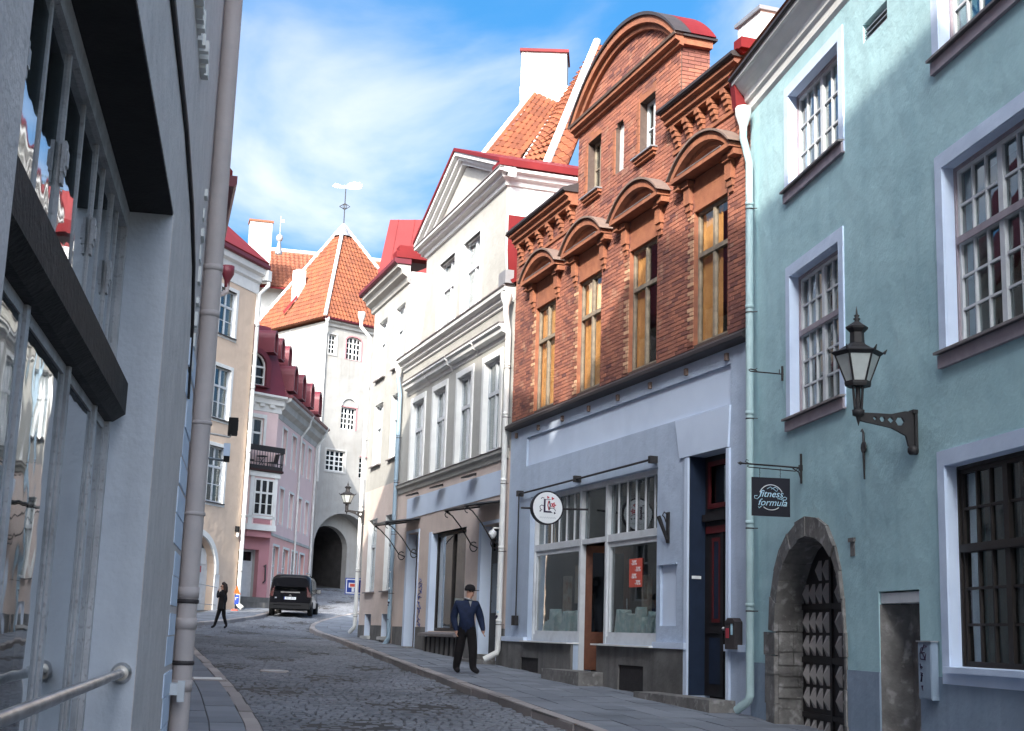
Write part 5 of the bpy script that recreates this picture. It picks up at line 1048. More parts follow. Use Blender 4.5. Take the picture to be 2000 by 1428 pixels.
MB().box(SW[0] - .24, SW[0], -.03, .0, -1.2, 2.75).obj('window_jamb', 'panel_blue', Cm)
gf = MB()
for k in range(14): z = .1 + k * .1; gf.tube([(V(7.65) + uni(-.25, .25), -.006, z + uni(-.1, .1)) for _ in range(4)], .012, 4)
gf.obj('scrawl', 'ink_blue', Cm)
def canopy(lab, a, b, z, prj):
    c = frame('door_canopy', CO, 180 - 18.738, CZ, lab, 'canopy')
    MB().hexa([(a, -prj, z - .14), (b, -prj, z - .14), (b, -.01, z + .02), (a, -.01, z + .02)], [(a, -prj, z - .11), (b, -prj, z - .11), (b, -.01, z + .05), (a, -.01, z + .05)]).obj('roof_sheet', 'canopy', c)
    for x in (a + .06, b - .06):
        MB().tube([(x, -prj + .02, z - .16), (x, -.02, z - .0)], .018, 6).obj('arm', 'iron', c)
        MB().tube([(x, -prj + .06, z - .18), (x, -prj + .22, z - .26), (x, -.5 * prj, z - .55), (x, -.22 * prj, z - .95), (x, -.04, z - 1.02)], .018, 6).obj('strut', 'iron', c)
        MB().tube([(x, -.04 - .1 * (1 - math.cos(t)), z - 1.0 - .12 * math.sin(t)) for t in [i * .6 for i in range(10)]], .014, 6).obj('scroll', 'iron', c)
        MB().tube([(x, -prj + .1 + .07 * math.cos(t), z - .24 + .07 * math.sin(t)) for t in [i * .6 for i in range(9)]], .012, 6).obj('scroll', 'iron', c)
    return c
canopy('dark canopy on scrolled brackets over the brown left shop door', V(9.5), V(7.95), 3.2, 1.05)
canopy('dark canopy on scrolled brackets over the black door beside the walking man', V(2.3), V(.5), 3.12, .95)
for lab, u in (('leftmost black fascia lamp over the cream house shop', 8.3), ('middle black fascia lamp over the cream house shop', 5.7), ('rightmost black fascia lamp over the cream house shop', 2.7)):
    fl_ = frame('fascia_lamp', CO, 180 - 18.738, CZ, lab, 'lamp', 'fascia lamps on the cream house')
    MB().hexa([(V(u) - .35, -.3, 3.9), (V(u) + .35, -.3, 3.9), (V(u) + .35, -.1, 3.94), (V(u) - .35, -.1, 3.94)], [(V(u) - .35, -.3, 3.94), (V(u) + .35, -.3, 3.94), (V(u) + .35, -.1, 4.0), (V(u) - .35, -.1, 4.0)]).obj('head', 'frame_dark', fl_); MB().tube([(V(u), -.2, 3.96), (V(u), -.0, 3.98)], .02, 6).obj('arm', 'iron', fl_)
wlp = frame('globe_wall_light', CO, 180 - 18.738, CZ, 'small white wall light above the door behind the walking man', 'lamp'); MB().tube([(V(.75), .2, 2.5), (V(.75), -.12, 2.5), (V(.75), -.14, 2.42)], .025, 8).obj('arm', 'white', wlp); MB().lathe([(.03, .1), (.09, .05), (.1, -.02), (.05, -.1), (.01, -.12)], (V(.75), -.14, 2.36), 12).obj('shade', 'sign_white', wlp)
drainpipe('drainpipe', Bk, -.12, -.12, 8.1, BZ + .45, .068, 'pipe_white', 'white topped drainpipe between the cream house and the brick house', True, (-.1, -.3), (.06, -.1), joints=(6.4, 5.2, 3.6, 2.0, .3))
_d = [o for o in C.objects if o.name.startswith('drainpipe')][-1]
MB().box(V(.55), V(.02), -.28, -.06, 8.42, 8.75).obj('gutter_box', 'zinc', Cm)
# ================================================================ narrow cream house
WLn = 4.7; WO = (CO[0] + dB[0] * WLn, CO[1] + dB[1] * WLn); WZ0 = gz(*WO) - .25
Wg = frame('narrow_cream_house', WO, 180 - 18.738, WZ0, 'narrow cream house with red eave beside the pedimented house', 'house')
def X(u): return 15.32 - u
wn3 = [(14.55, 13.35), (12.2, 10.98)]
MB().prism(rect(0, WLn, -1.6, 4.6), 0, .3, [rect(X(a), X(b), 1.22, 3.6) for a, b in wn3] + [rect(X(a) + .1, X(b) - .2, -.2, .5) for a, b in wn3], back=False).obj('ground_floor_wall', 'peach_shaded_cream', Wg)  # lower wall tinted for its shade, same paint as above
MB().prism(rect(0, WLn, 4.6, 11.3), 0, .3, [rect(X(a), X(b), 5.4, 7.5) for a, b in wn3] + [rect(X(a), X(b), 8.36, 10.4) for a, b in wn3], back=False).obj('upper_wall', 'cream', Wg)
MB().box(0, WLn, 2, 8, -1.6, 11.25).box(0, .2, .31, 2, -1.6, 11.25).box(WLn - .2, WLn, .31, 2, 8.2, 11.25).box(.2, WLn - .2, .31, 2, 11.0, 11.25).obj('house_body', 'interior', Wg)
MB().box(WLn, WLn + .03, .0, 7, 8.0, 11.3).obj('side_wall', 'white', Wg)
for a, b in wn3:
    x0, x1 = X(a), X(b)
    for z0_, z1_ in ((1.22, 3.6), (5.4, 7.5), (8.36, 10.4)):
        reveal(Wg, x0, x1, z0_, z1_, .14, 'white', .004)
        window(Wg, x0 + .004, x1 - .004, z0_, z1_ - .004, .13, [1, 1], [(.8, 1), (1.5, 1)], 'white_paint', 'glass', fw=.08, mull=.1, tr=.1, cdep=.15, curtain=('curtain_white', [(.3, .62)])); sill(Wg, x0 - .08, x1 + .08, z0_ + .01, .1, .04, 'grey_flash'); MB().box(x0 - .1, x1 + .1, .6, .64, z0_ - .1, z1_ + .1).obj('room_back', 'interior', Wg)
    MB().box(x0 + .1, x0 + .106, .0, .3, -.2, .5).obj('reveal', 'panel_blue', Wg); MB().box(x0 + .1, x1 - .2, .3, .33, -.2, .5).obj('cellar_hatch', 'door_dark', Wg); sill(Wg, x0 + .02, x1 - .12, -.19, .12, .09, 'far_white')
for a, b in ((0, X(14.55) + .09), (X(13.55) + .01, X(12.2) + .09), (X(11.18) + .01, WLn - .2)): MB().box(a, b, -.02, 0, -1.6, .14).obj('socle', 'plinth', Wg)
cornice(Wg, [(.0, 10.9), (-.06, 10.94), (-.1, 11.1), (-.26, 11.2), (-.3, 11.34), (-.42, 11.4), (-.44, 11.5), (.0, 11.5)], -.25, WLn + .1, 'cream')
cornice(Wg, [(0, 11.501), (-.48, 11.501), (-.54, 11.56), (-.54, 11.68), (-.4, 11.68), (0, 11.75)], -.35, WLn + .15, 'roof_maroon', 'gutter')
MB().box(WLn - .3, WLn + .18, -.5, 2, 11.69, 11.9).box(WLn - .3, WLn + .14, -.4, 2, 11.901, 12.1).obj('roof_step', 'roof_red', Wg)
MB().hexa([(-.35, -.4, 11.69), (WLn - .31, -.4, 11.69), (WLn - .31, 4, 14), (-.35, 4, 14)], [(-.35, -.45, 11.76), (WLn - .31, -.45, 11.76), (WLn - .31, 4, 14.15), (-.35, 4, 14.15)]).obj('roof', 'roof_red', Wg)
MB().tube([(WLn + .1, .5, 12.15), (WLn + .1, 2.4, 13.4)], .14, 8).obj('ridge_tile', 'far_white', Wg)
drainpipe('drainpipe', Wg, WLn - .02, -.12, 8.2, -.45, .065, 'pipe_blue', 'blue grey drainpipe covered in stickers between the two cream houses', True, (-.05, -.12), (-.1, -.05), joints=(6.0, 4.6, 3.0, 1.2), top='pipe_white')
drainpipe('drainpipe', Wg, -.05, -.12, 10.95, gz(*WO) + .15, .065, 'pipe_white', 'tall white drainpipe at the far corner of the narrow cream house', True, (-.25, -.1), (-.4, -.25), joints=(8.3, 6.5, 4.2, 2.0, .5))
st = MB()
# ================================================================ lamp and sign on the far corner of the narrow house
L2 = frame('street_lamp', WO, 180 - 18.738, WZ0, 'small black street lamp on a bracket at the far corner of the cream house', 'street lamp')
lantern(L2, (.0, -.62, 4.22), .88, .7)
yz([(.04, 3.55), (.09, 3.55), (.12, 3.72), (.3, 3.84), (.62, 3.93), (.62, 3.99), (.3, 3.96), (.04, 3.96)], [circ(.14, 3.86, .05, 6), circ(.27, 3.9, .035, 5)], -.02, .02).obj('bracket', 'iron', L2); MB().box(-.04, .04, -.04, -.001, 3.5, 4.0).obj('wall_plate', 'iron', L2)
tf = frame('no_through_road_sign', (WO[0] + .08, WO[1]), 180 - 18.738, WZ0, 'blue square traffic sign half hidden by the white drainpipe', 'traffic sign')
MB().box(-.3, -.28, -.55, .05, 1.15, 1.7).obj('plate', 'traffic_blue', tf); MB().box(-.28, -.277, -.52, .02, 1.18, 1.22).box(-.28, -.277, -.52, .02, 1.64, 1.67).box(-.28, -.277, -.52, -.49, 1.2, 1.66).box(-.2795, -.2765, -.32, -.24, 1.24, 1.5).obj('border', 'sign_white', tf)
MB().box(-.28, -.2765, -.43, -.12, 1.38, 1.54).obj('bar', 'sign_white', tf); MB().box(-.2765, -.274, -.39, -.16, 1.41, 1.51).obj('red_bar', 'poster_red', tf)
MB().tube([(-.3, .02, 1.4), (0, .02, 1.4)], .02, 6).obj('arm', 'iron', tf)
# ================================================================ tan house
NZ = .55; NO = (-12.28, 63.49)
Tn = frame('tan_house', NO, 19.5, NZ, 'tall tan rendered house with arched doorway behind the left drainpipe', 'house')
ww = [(-3.15, -1.75, z0_, z1_) for z0_, z1_ in ((12.95, 15.1), (9.1, 11.45), (5.35, 7.85))]; ww += [(a - k, b - k, c, d) for k in (3.4, 6.6) for a, b, c, d in ww[:3]]
AR = archpoly(-5.2, -2.0, .55, 2.3, 1.55)
MB().prism([(-12, .2), (-5.2, .2), (-5.2, 2.3)] + [p for p in reversed(AR[2:])][1:-1] + [(-2.0, 2.3), (-2.0, .2), (0, .2), (0, 16.3), (-12, 16.3)], 0, .4, [rect(*w) for w in ww], back=False).obj('wall', 'tan', Tn)
MB().box(-12, 0, 3, 9, .2, 16.2).box(-.2, 0, .41, 3, .2, 16.2).box(-11.9, -.2, .41, 3, 15.9, 16.2).obj('house_body', 'tan', Tn)
for a, b, c, d in ww:
    surround(Tn, a, b, c, d, .16, 'white', .03); reveal(Tn, a, b, c, d + .004, .16, 'white', .004)
    window(Tn, a + .004, b - .004, c, d, .14, [1, 1], [(.8, 1), (1.5, 2)], 'white_paint', 'glass', fw=.08, mull=.1, tr=.1, bar=.04, curtain=('curtain_white', [(.4, .6)])); MB().box(a - .1, b + .1, .6, .64, c - .1, d + .1).obj('room_back', 'interior', Tn); sill(Tn, a - .1, b + .1, c + .01, .1, .05, 'dark_metal')
cornice(Tn, [(.0, 15.5), (-.04, 15.52), (-.05, 16.0), (-.15, 16.1), (-.18, 16.35), (-.34, 16.45), (-.4, 16.7), (0, 16.7)], -12, .15, 'white')
cornice(Tn, [(0, 16.701), (-.45, 16.701), (-.5, 16.78), (-.5, 16.95), (-.4, 16.95), (0, 17.0)], -12, .3, 'roof_maroon', 'gutter')
MB().hexa([(-12, -.4, 16.95), (.2, -.4, 16.95), (-2, 4, 21), (-12, 4, 21)], [(-12, -.45, 17.05), (.3, -.45, 17.05), (-2, 4, 21.2), (-12, 4, 21.2)]).obj('roof', 'roof_red', Tn)
MB().prism([(-5.45, .6)] + [(-5.45, 2.3)] + [p for p in reversed(archpoly(-5.45, -1.75, .6, 2.3, 1.8)[2:])][1:-1] + [(-1.75, 2.3), (-1.75, 2.2), (-2.0, 2.2), (-2.0, 2.3)] + [p for p in AR[2:]][1:-1] + [(-5.2, 2.3), (-5.2, .6)], -.1, .0).obj('arch_moulding', 'white', Tn)
MB().box(-2.0, -1.6, -.06, .0, .3, 2.19).obj('arch_pier', 'white', Tn)
dw = MB().box(-5.2, -2.0, .35, .4, .3, 3.9).obj('shop_entrance', 'white_paint', Tn, label='white arched shop entrance with small red sign')
MB().box(-4.6, -2.9, .33, .352, .6, 2.2).obj('door_glass', 'glass_dark', dw); MB().box(-4.8, -2.2, .31, .345, 2.62, 3.3).obj('transom_panel', 'sign_white', dw); MB().box(-4.4, -2.6, .29, .312, 2.24, 2.52).obj('name_board', 'red_print', dw)
for k in range(5): MB().box(-4.6 + k * .45, -4.25 + k * .45, .34, .355, 3.32, 3.75 - abs(k - 2) * .08).obj('fanlight', 'glass_dark', dw)
o = link('lettering', text_mesh('Roheline', .2, 'sign_white'), dw, (-3.5, .286, 2.38)); o.rotation_euler = (math.pi / 2, 0, 0); bpy.data.objects.remove(o)
fg = MB().tube([(-3.9, .286, 2.36)] + [(-3.9 + i * .08, .286, 2.38 + .05 * math.sin(i * 2.3)) for i in range(14)], .012, 4).obj('script', 'sign_white', dw)
tr2 = frame('entrance_railing', NO, 19.5, NZ, 'thin steel railing before the arched shop entrance', 'railing')
MB().tube([(-4.9, -1.0, .75), (-4.9, -1.0, 1.7)], .02, 6).obj('post', 'zinc', tr2); MB().tube([(-1.75, -.05, 1.62), (-4.9, -1.0, 1.68)], .02, 6).obj('top_rail', 'zinc', tr2); MB().tube([(-1.75, -.05, .85), (-4.9, -1.0, .85)], .015, 6).obj('lower_rail', 'zinc', tr2)
wl3 = frame('wall_intercom', NO, 19.5, NZ, 'small dark box lamp on the tan wall near its corner', 'lamp'); MB().box(-.45, -.28, -.14, -.0, 4.2, 4.45).obj('housing', 'plastic_black', wl3); MB().lathe([(.05, 0), (.08, -.1), (.03, -.2)], (-.36, -.1, 4.15), 8).obj('shade', 'sign_white', wl3)
drainpipe('drainpipe', Tn, .02, -.14, 16.4, gz(*NO) + .05, .1, 'pipe_white', 'bright white drainpipe on the corner of the tan house', False, (.0, -.25), (.2, -.35), joints=(14, 11, 8, 5, 2.5))
MB().box(.1, .45, -.5, .0, 16.2, 16.7).obj('gutter_end', 'white', Tn)
# two floodlights on long arms, fixed to the left
for lab, (zz_, yy) in (('grey floodlight on a long arm in front of the lower tan window', (1.53, 0)),):
    f_ = frame('arm_floodlight', PA(13.05, -.5), AZ_A, gz(*PA(13, -.5)), lab, 'floodlight'); MB().tube([(.05, -.06, zz_), (.25, -.2, zz_ + .01), (.27, -.22, zz_ + .04)], .011, 6).obj('arm', 'zinc', f_); MB().box(.2, .32, -.25, -.19, zz_ + .05, zz_ + .17).obj('head', 'panel_blue', f_); MB().box(.21, .31, -.25, -.195, zz_ - .0, zz_ + .049).obj('base', 'plastic_black', f_)
f_ = frame('arm_floodlight', (-7.98, 36.6), -14.5, gz(-8, 36), 'black floodlight on a long arm before the middle tan window', 'floodlight')
MB().tube([(-.3, .55, 5.05), (.3, -.45, 5.02), (.34, -.5, 5.1)], .03, 6).obj('arm', 'pipe_white', f_); MB().box(.2, .5, -.65, -.4, 5.08, 5.55).obj('head', 'plastic_black', f_); MB().box(.22, .48, -.66, -.651, 5.2, 5.5).obj('lens', 'glass_dark', f_)
# ================================================================ pink corner house
PO = (-11.8, 68.9); PZ = .9
Pk = frame('pink_house', PO, 43, PZ, 'pink corner house with maroon mansard roof, oriel and iron balcony', 'house')
# front, facing down the street (x from -6 to 0)
W2p = [(-2.05, -.85, 8.75, 10.25)]; DP = rect(-2.6, -.62, .9, 3.7)
MB().prism(rect(-6, 0, 4.5, 11.0), 0, .3, [rect(*W2p[0])], back=False).obj('front_wall', 'pink', Pk)
MB().prism([(-6, .5), (-2.6, .5), (-2.6, 3.7), (-.62, 3.7), (-.62, .5), (0, .5), (0, 4.5), (-6, 4.5)], 0, .3, back=False).obj('front_ground_wall', 'rose_dark', Pk)
pz = MB().prism(rect(-2.6, -.62, 1.4, 3.7), .5, .55, [rect(-1.9, -1.2, 1.6, 3.05), rect(-2.5, -.7, 3.15, 3.6)]).obj('porch_door', 'white_paint', Pk); MB().box(-1.9, -1.2, .52, .53, 1.6, 3.05).box(-2.5, -.7, .521, .531, 3.15, 3.6).obj('door_glass', 'glass_dark', pz); MB().box(-2.61, -2.6, .3, .5, .9, 3.7).box(-.62, -.61, .3, .5, .9, 3.7).obj('porch_side', 'far_white', Pk)
MB().box(-5, -.3, -1.6, -.02, .4, 1.35).box(-4.8, -.5, -2.2, -1.6, .3, 1.1).obj('porch_steps', 'plinth', Pk)
a, b, c, d = W2p[0]; window(Pk, a, b, c, d, .1, [1, 1], [(1, 1), (1, 1)], 'white', 'glass', fw=.1, mull=.12, tr=.1); MB().prism([(a - .15, c), (a, c), (a, d), (b, d), (b, c), (b + .15, c), (b + .15, d + .2), (a - .15, d + .2)], -.03, .02).obj('window_surround', 'white', Pk); MB().box(a, b, .6, .63, c, d).obj('room_back', 'interior', Pk)
cornice(Pk, [(.0, 10.6), (-.03, 10.62), (-.04, 10.95), (-.2, 11.0), (-.22, 11.25), (-.45, 11.35), (-.45, 11.45), (0, 11.45)], -6, .2, 'white')
for k in range(9): MB().prism([(-5.6 + k * .62, 10.84), (-5.3 + k * .62, 10.84), (-5.3 + k * .62, 10.99), (-5.6 + k * .62, 10.99)], -.16, -.041).obj('dentil', 'white', Pk)
# oriel below the balcony
orl = MB().prism(rect(-2.4, .05, 4.62, 7.45), 0, .0).obj('unused', 'pink', Pk); bpy.data.objects.remove(orl)
def plan(name, pts, z0_, z1_, m, par):
    b_ = MB().prism(pts, z0_, z1_); b_.v = [(q[0], q[2], q[1]) for q in b_.v]; b_.f = [tuple(reversed(f)) for f in b_.f]; return b_.obj(name, m, par)
OP = [(-2.3, 0), (-1.85, -.55), (-.2, -.55), (.1, 0)]
o_ = plan('oriel', OP, 4.9, 7.25, 'pink', Pk)
def grow(P, e): return [(x + (e if x > -1 else -e), y - (e if y < 0 else 0)) for x, y in P]
plan('oriel_cornice', grow(OP, .1), 7.251, 7.5, 'white', o_); plan('oriel_base', grow(OP, .06), 4.62, 4.899, 'white', o_); plan('oriel_underside', grow(OP, -.1), 4.3, 4.619, 'rose_dark', o_); plan('oriel_rail', grow(OP, .04), 5.2, 5.32, 'white', o_)
window(o_, -1.6, -.4, 5.35, 7.15, -.6, [1, 1, 1], [(.8, 1), (1.4, 2)], 'white', 'glass_dark', fw=.08, mull=.1, tr=.1, bar=.04)
for x0_, x1_ in ((-1.85, -1.62), (-.38, -.2)): MB().box(x0_, x1_, -.59, -.552, 4.9, 7.25).obj('oriel_strip', 'white', o_)
MB().box(-1.5, -.5, -.575, -.553, 4.95, 5.16).obj('oriel_panel', 'rose_dark', o_)
# balcony
bal = frame('balcony', PO, 43, PZ, 'black iron balcony on top of the pink oriel', 'balcony')
plan('floor', grow(OP, .2), 7.52, 7.62, 'door_maroon', bal); plan('fascia', grow(OP, .16), 7.62, 7.8, 'iron', bal)
rp_ = [(-2.45, -.05), (-2.0, -.72), (-.05, -.72), (.28, -.05)]
MB().tube([(x, y, 8.65) for x, y in rp_], .03, 6).tube([(x, y, 7.95) for x, y in rp_], .02, 6).obj('hand_rail', 'iron', bal); plan('rail_box', [(-2.45, -.05), (-2.05, -.76), (0, -.76), (.3, -.05), (.25, -.05), (-.03, -.7), (-2.02, -.7), (-2.4, -.05)], 8.5, 8.78, 'iron', bal)
for (ax_, ay_), (bx_, by_) in zip(rp_, rp_[1:]):
    n_ = max(3, int(math.dist((ax_, ay_), (bx_, by_)) / .16))
    for k in range(n_): f_ = k / n_; MB().tube([(ax_ + (bx_ - ax_) * f_, ay_ + (by_ - ay_) * f_, 7.8), (ax_ + (bx_ - ax_) * f_, ay_ + (by_ - ay_) * f_, 8.65)], .014, 4).obj('baluster', 'iron', bal)
def bchair(x, lab, flip):
    c_ = frame('balcony_chair', PO, 43, PZ, lab, 'chair', 'balcony chairs'); s_ = -1 if flip else 1
    MB().box(x - .2, x + .2, -.5, -.15, 8.02, 8.06).obj('seat', 'iron', c_); MB().hexa([(x - s_ * .2, -.5, 8.06), (x - s_ * .17, -.5, 8.06), (x - s_ * .17, -.15, 8.06), (x - s_ * .2, -.15, 8.06)], [(x - s_ * .3, -.5, 8.5), (x - s_ * .27, -.5, 8.5), (x - s_ * .27, -.15, 8.5), (x - s_ * .3, -.15, 8.5)]).obj('backrest', 'iron', c_)
    for dx_ in (-.18, .18):
        for yy in (-.48, -.17): MB().tube([(x + dx_, yy, 7.8), (x + dx_, yy, 8.03)], .015, 4).obj('leg', 'iron', c_)
bchair(-1.85, 'left black chair on the pink house balcony', False); bchair(-.4, 'right black chair on the pink house balcony', True)
bt = frame('balcony_table', PO, 43, PZ, 'small round black table between the two balcony chairs', 'table'); MB().lathe([(.28, .0), (.28, .03)], (-1.1, -.35, 8.28), 14).obj('top', 'iron', bt)
for s_ in (-1, 1): MB().tube([(-1.1 - s_ * .2, -.35, 7.8), (-1.1 + s_ * .2, -.35, 8.28)], .015, 4).obj('leg', 'iron', bt)
# long side wall running up to the gate tower
Ps = bpy.data.objects.new('side_wing', None); C.objects.link(Ps); Ps.parent = Pk; Ps.rotation_euler = (0, 0, math.radians(43 - 2)); Ps.location.z = -PZ
SWs = [(1.5, 2.6), (4.1, 5.3), (6.55, 7.75), (8.9, 9.95)]
hs_ = [rect(a, b, 8.35, 10.1) for a, b in SWs] + [rect(a + .15, b + .1, 5.2, 7.0) for a, b in SWs]
gh = [rect(a - .6, b - .3, 1.4, 4.0) for a, b in SWs]
def ch(b_, nm, m, lab=None): o = b_.obj(nm, m, Ps); return o
ch(MB().prism(rect(0, 11.2, 4.5, 11.0), 0, .25, hs_, back=False), 'side_wall', 'pink'); ch(MB().prism(rect(0, 11.2, .5, 4.5), 0, .25, gh, back=False), 'side_ground_wall', 'salmon')
ch(MB().box(.3, 11.1, 2, 6, .5, 10.9).box(11.0, 11.2, .26, 6, .5, 11), 'wing_body', 'pink')
for h_ in hs_ + gh:
    a, b, c, d = h_[0][0], h_[1][0], h_[0][1], h_[2][1]
    ch(MB().prism([(a - .12, c - .1), (a, c - .1), (a, d), (b, d), (b, c - .1), (b + .12, c - .1), (b + .12, d + .12), (a - .12, d + .12)], -.03, .02), 'window_surround', 'white'); ch(MB().box(a, a + .004, 0, .2, c, d), 'reveal', 'far_white')
    window(Ps, a, b, c, d, .16, [1, 1], [(.8, 1), (1.4, 2)], 'white', 'glass', fw=.09, mull=.1, bar=.04, panes=False); ch(MB().box(a - .1, b + .1, .6, .63, c, d), 'room_back', 'interior')
ch(MB().sweep([(.0, 10.4), (-.03, 10.42), (-.05, 10.7), (-.3, 10.9), (-.35, 11.2), (-.6, 11.3), (-.62, 11.45), (0, 11.45)], .1, 11.6), 'cornice', 'far_white')
ch(MB().sweep([(0, 11.451), (-.64, 11.451), (-.7, 11.5), (-.7, 11.6), (0, 11.7)], .1, 11.8), 'eave_edge', 'roof_maroon'); ch(MB().sweep([(.0, 4.45), (-.05, 4.47), (-.05, 4.6), (0, 4.6)], .02, 11.2), 'string_course', 'far_white')
# maroon mansard with arched dormers
plan_pts = None
mr = MB().hexa([(-6, -.3, 11.46), (.25, -.3, 11.46), (.1, 3, 11.46), (-6, 3, 11.46)], [(-6, .9, 15.2), (-.15, .9, 15.2), (-.3, 3, 15.4), (-6, 3, 15.4)]).obj('mansard_front', 'roof_maroon', Pk)
ms = ch(MB().hexa([(.0, -.5, 11.47), (11.6, -.5, 11.47), (11.6, 4, 11.47), (.0, 4, 11.47)], [(.2, 1.6, 15.2), (11.6, 1.6, 15.2), (11.6, 4, 15.2), (.2, 4, 15.2)]), 'mansard_side', 'roof_maroon')
def dormer(par, x, z, w, h, y0, y1, gm='roof_maroon', big=False):
    n_ = 10; ou = [(x - w, z)] + [(x - w * math.cos(math.pi * i / n_), z + h + w * math.sin(math.pi * i / n_)) for i in range(n_ + 1)] + [(x + w, z)]
    k = .72; inn_ = [(x - w * k, z + .06)] + [(x - w * k * math.cos(math.pi * i / n_), z + h + w * k * math.sin(math.pi * i / n_)) for i in range(n_ + 1)] + [(x + w * k, z + .06)]
    dm_ = MB().prism(ou[::-1], y0, y1, [inn_[::-1]]).obj('dormer', gm, par)
    MB().prism(inn_[::-1], y0 + .25, y0 + .27).obj('pane', 'glass_dark', dm_)
    fr_ = MB(); k2 = .64; in2 = [(x - w * k2, z + .12)] + [(x - w * k2 * math.cos(math.pi * i / n_), z + h + w * k2 * math.sin(math.pi * i / n_)) for i in range(n_ + 1)] + [(x + w * k2, z + .12)]
    fr_.prism(inn_[::-1], y0 + .16, y0 + .24, [in2[::-1]]); fr_.box(x - .04, x + .04, y0 + .15, y0 + .24, z + .1, z + h + w * .6).box(x - w * .66, x + w * .66, y0 + .152, y0 + .238, z + h - .04, z + h + .05).box(x - w * .66, x + w * .66, y0 + .155, y0 + .235, z + h * .5 - .03, z + h * .5 + .03); fr_.obj('frame', 'white', dm_)
    return dm_
dormer(Pk, -1.9, 11.75, .95, 1.0, -.45, 1.2)
for x, z in ((1.0, 11.9), (3.4, 11.9), (6.0, 11.9), (8.6, 11.9)): dormer(Ps, x, z, .55, .85, -.62, 2.0)
for x, z in ((-.6, 13.6), (1.2, 13.6), (3.2, 13.6)): dormer(Ps, x, z, .45, .75, .2, 2.0)
drainpipe('drainpipe', Pk, .0, -.1, 4.0, 1.0, .05, 'pipe_white', 'thin white drainpipe on the corner of the pink house', False)
dp = [o for o in C.objects if o.type == 'EMPTY' and o.name.startswith('drainpipe')][-1]
for q in [c for c in dp.children] + [dp]: bpy.data.objects.remove(q)
p2x = frame('drainpipe', (PO[0] + math.sin(math.radians(2)) * 11.1, PO[1] + math.cos(math.radians(2)) * 11.1), 2, 2.2, 'white drainpipe where the pink house meets the tower', 'drainpipe'); MB().tube([(0, -.1, 2.4), (0, -.1, 10.4), (.1, -.5, 11.0), (.1, -.6, 11.4)], .07, 8).obj('pipe', 'pipe_white', p2x); MB().lathe([(.07, 0), (.14, .15), (.14, .25)], (.1, -.6, 11.35), 8).obj('hopper', 'pipe_white', p2x)
p3x = frame('drainpipe', (PO[0] + math.sin(math.radians(2)) * 6.2, PO[1] + math.cos(math.radians(2)) * 6.2), 2, 1.8, 'white drainpipe between the windows of the pink side wall', 'drainpipe'); MB().tube([(0, -.1, 2.0), (0, -.1, 10.3), (.05, -.5, 10.9), (.05, -.6, 11.4)], .06, 8).obj('pipe', 'pipe_white', p3x); MB().lathe([(.06, 0), (.12, .15), (.12, .2)], (.05, -.6, 11.3), 8).obj('hopper', 'pipe_white', p3x)
# ================================================================ gate tower
TO = (-11.69, 83.71); TZ0 = 2.2; TS = 8.0
Tw = frame('gate_tower', TO, 47, TZ0, 'white gate tower with steep orange tiled pyramid roof and archway', 'tower')
AW = archpoly(.15, 3.2, 2.0, 4.9, 1.35); 
th = [archpoly(1.62, 2.8, 16.7, 17.95, .25), rect(.25, .82, 16.85, 18.1), rect(1.52, 2.66, 12.25, 13.65), rect(.55, 2.0, 9.55, 10.85), rect(3.12, 3.75, 9.3, 10.65), rect(3.9, 4.4, 16.9, 18.1)]
BIG = archpoly(-.0 + .02, 4.3, 1.0, 4.9, 2.1, 18)
MB().prism([(0, 1), (.02, 1), (.02, 4.9)] + [p for p in reversed(BIG[2:])][1:-1] + [(4.3, 4.9), (4.3, 1), (TS, 1), (TS, 18.9), (0, 18.9)], 0, .9, th, back=False).obj('front_wall', 'tower_wall', Tw)
MB().prism([(.0, 1), (.15, 1), (.15, 4.9)] + [p for p in reversed(AW[2:])][1:-1] + [(3.2, 4.9), (3.2, 1), (4.5, 1), (4.5, 7.2), (0, 7.2)], .9, 1.4, back=False).obj('inner_arch', 'tower_wall', Tw)
MB().prism([(.0, 1), (.13, 1), (.13, 4.9)] + [(x * 1.012 - .02, z + .02) for x, z in reversed(AW[2:])][1:-1] + [(3.22, 4.9), (3.22, 1), (4.5, 1), (4.5, 7.2), (0, 7.2)], 1.401, 7.5, back=False).obj('passage', 'tunnel_shade', Tw); MB().box(.02, 4.5, 7.51, 7.56, 1, 7.2).obj('passage_light_block', 'tunnel_shade', Tw)  # shade put in the dark walls; end wall added to shut daylight out
MB().box(-.0, .3, .91, TS, 1, 18.9).box(.3, TS, TS - .4, TS, 1, 18.9).box(TS - .4, TS, .91, TS - .4, 1, 18.9).box(.3, TS - .4, 1.0, TS - .4, 18.5, 18.8).box(.3, TS - .4, 1.0, TS - .4, 8.2, 8.4).obj('tower_body', 'tower_wall', Tw)
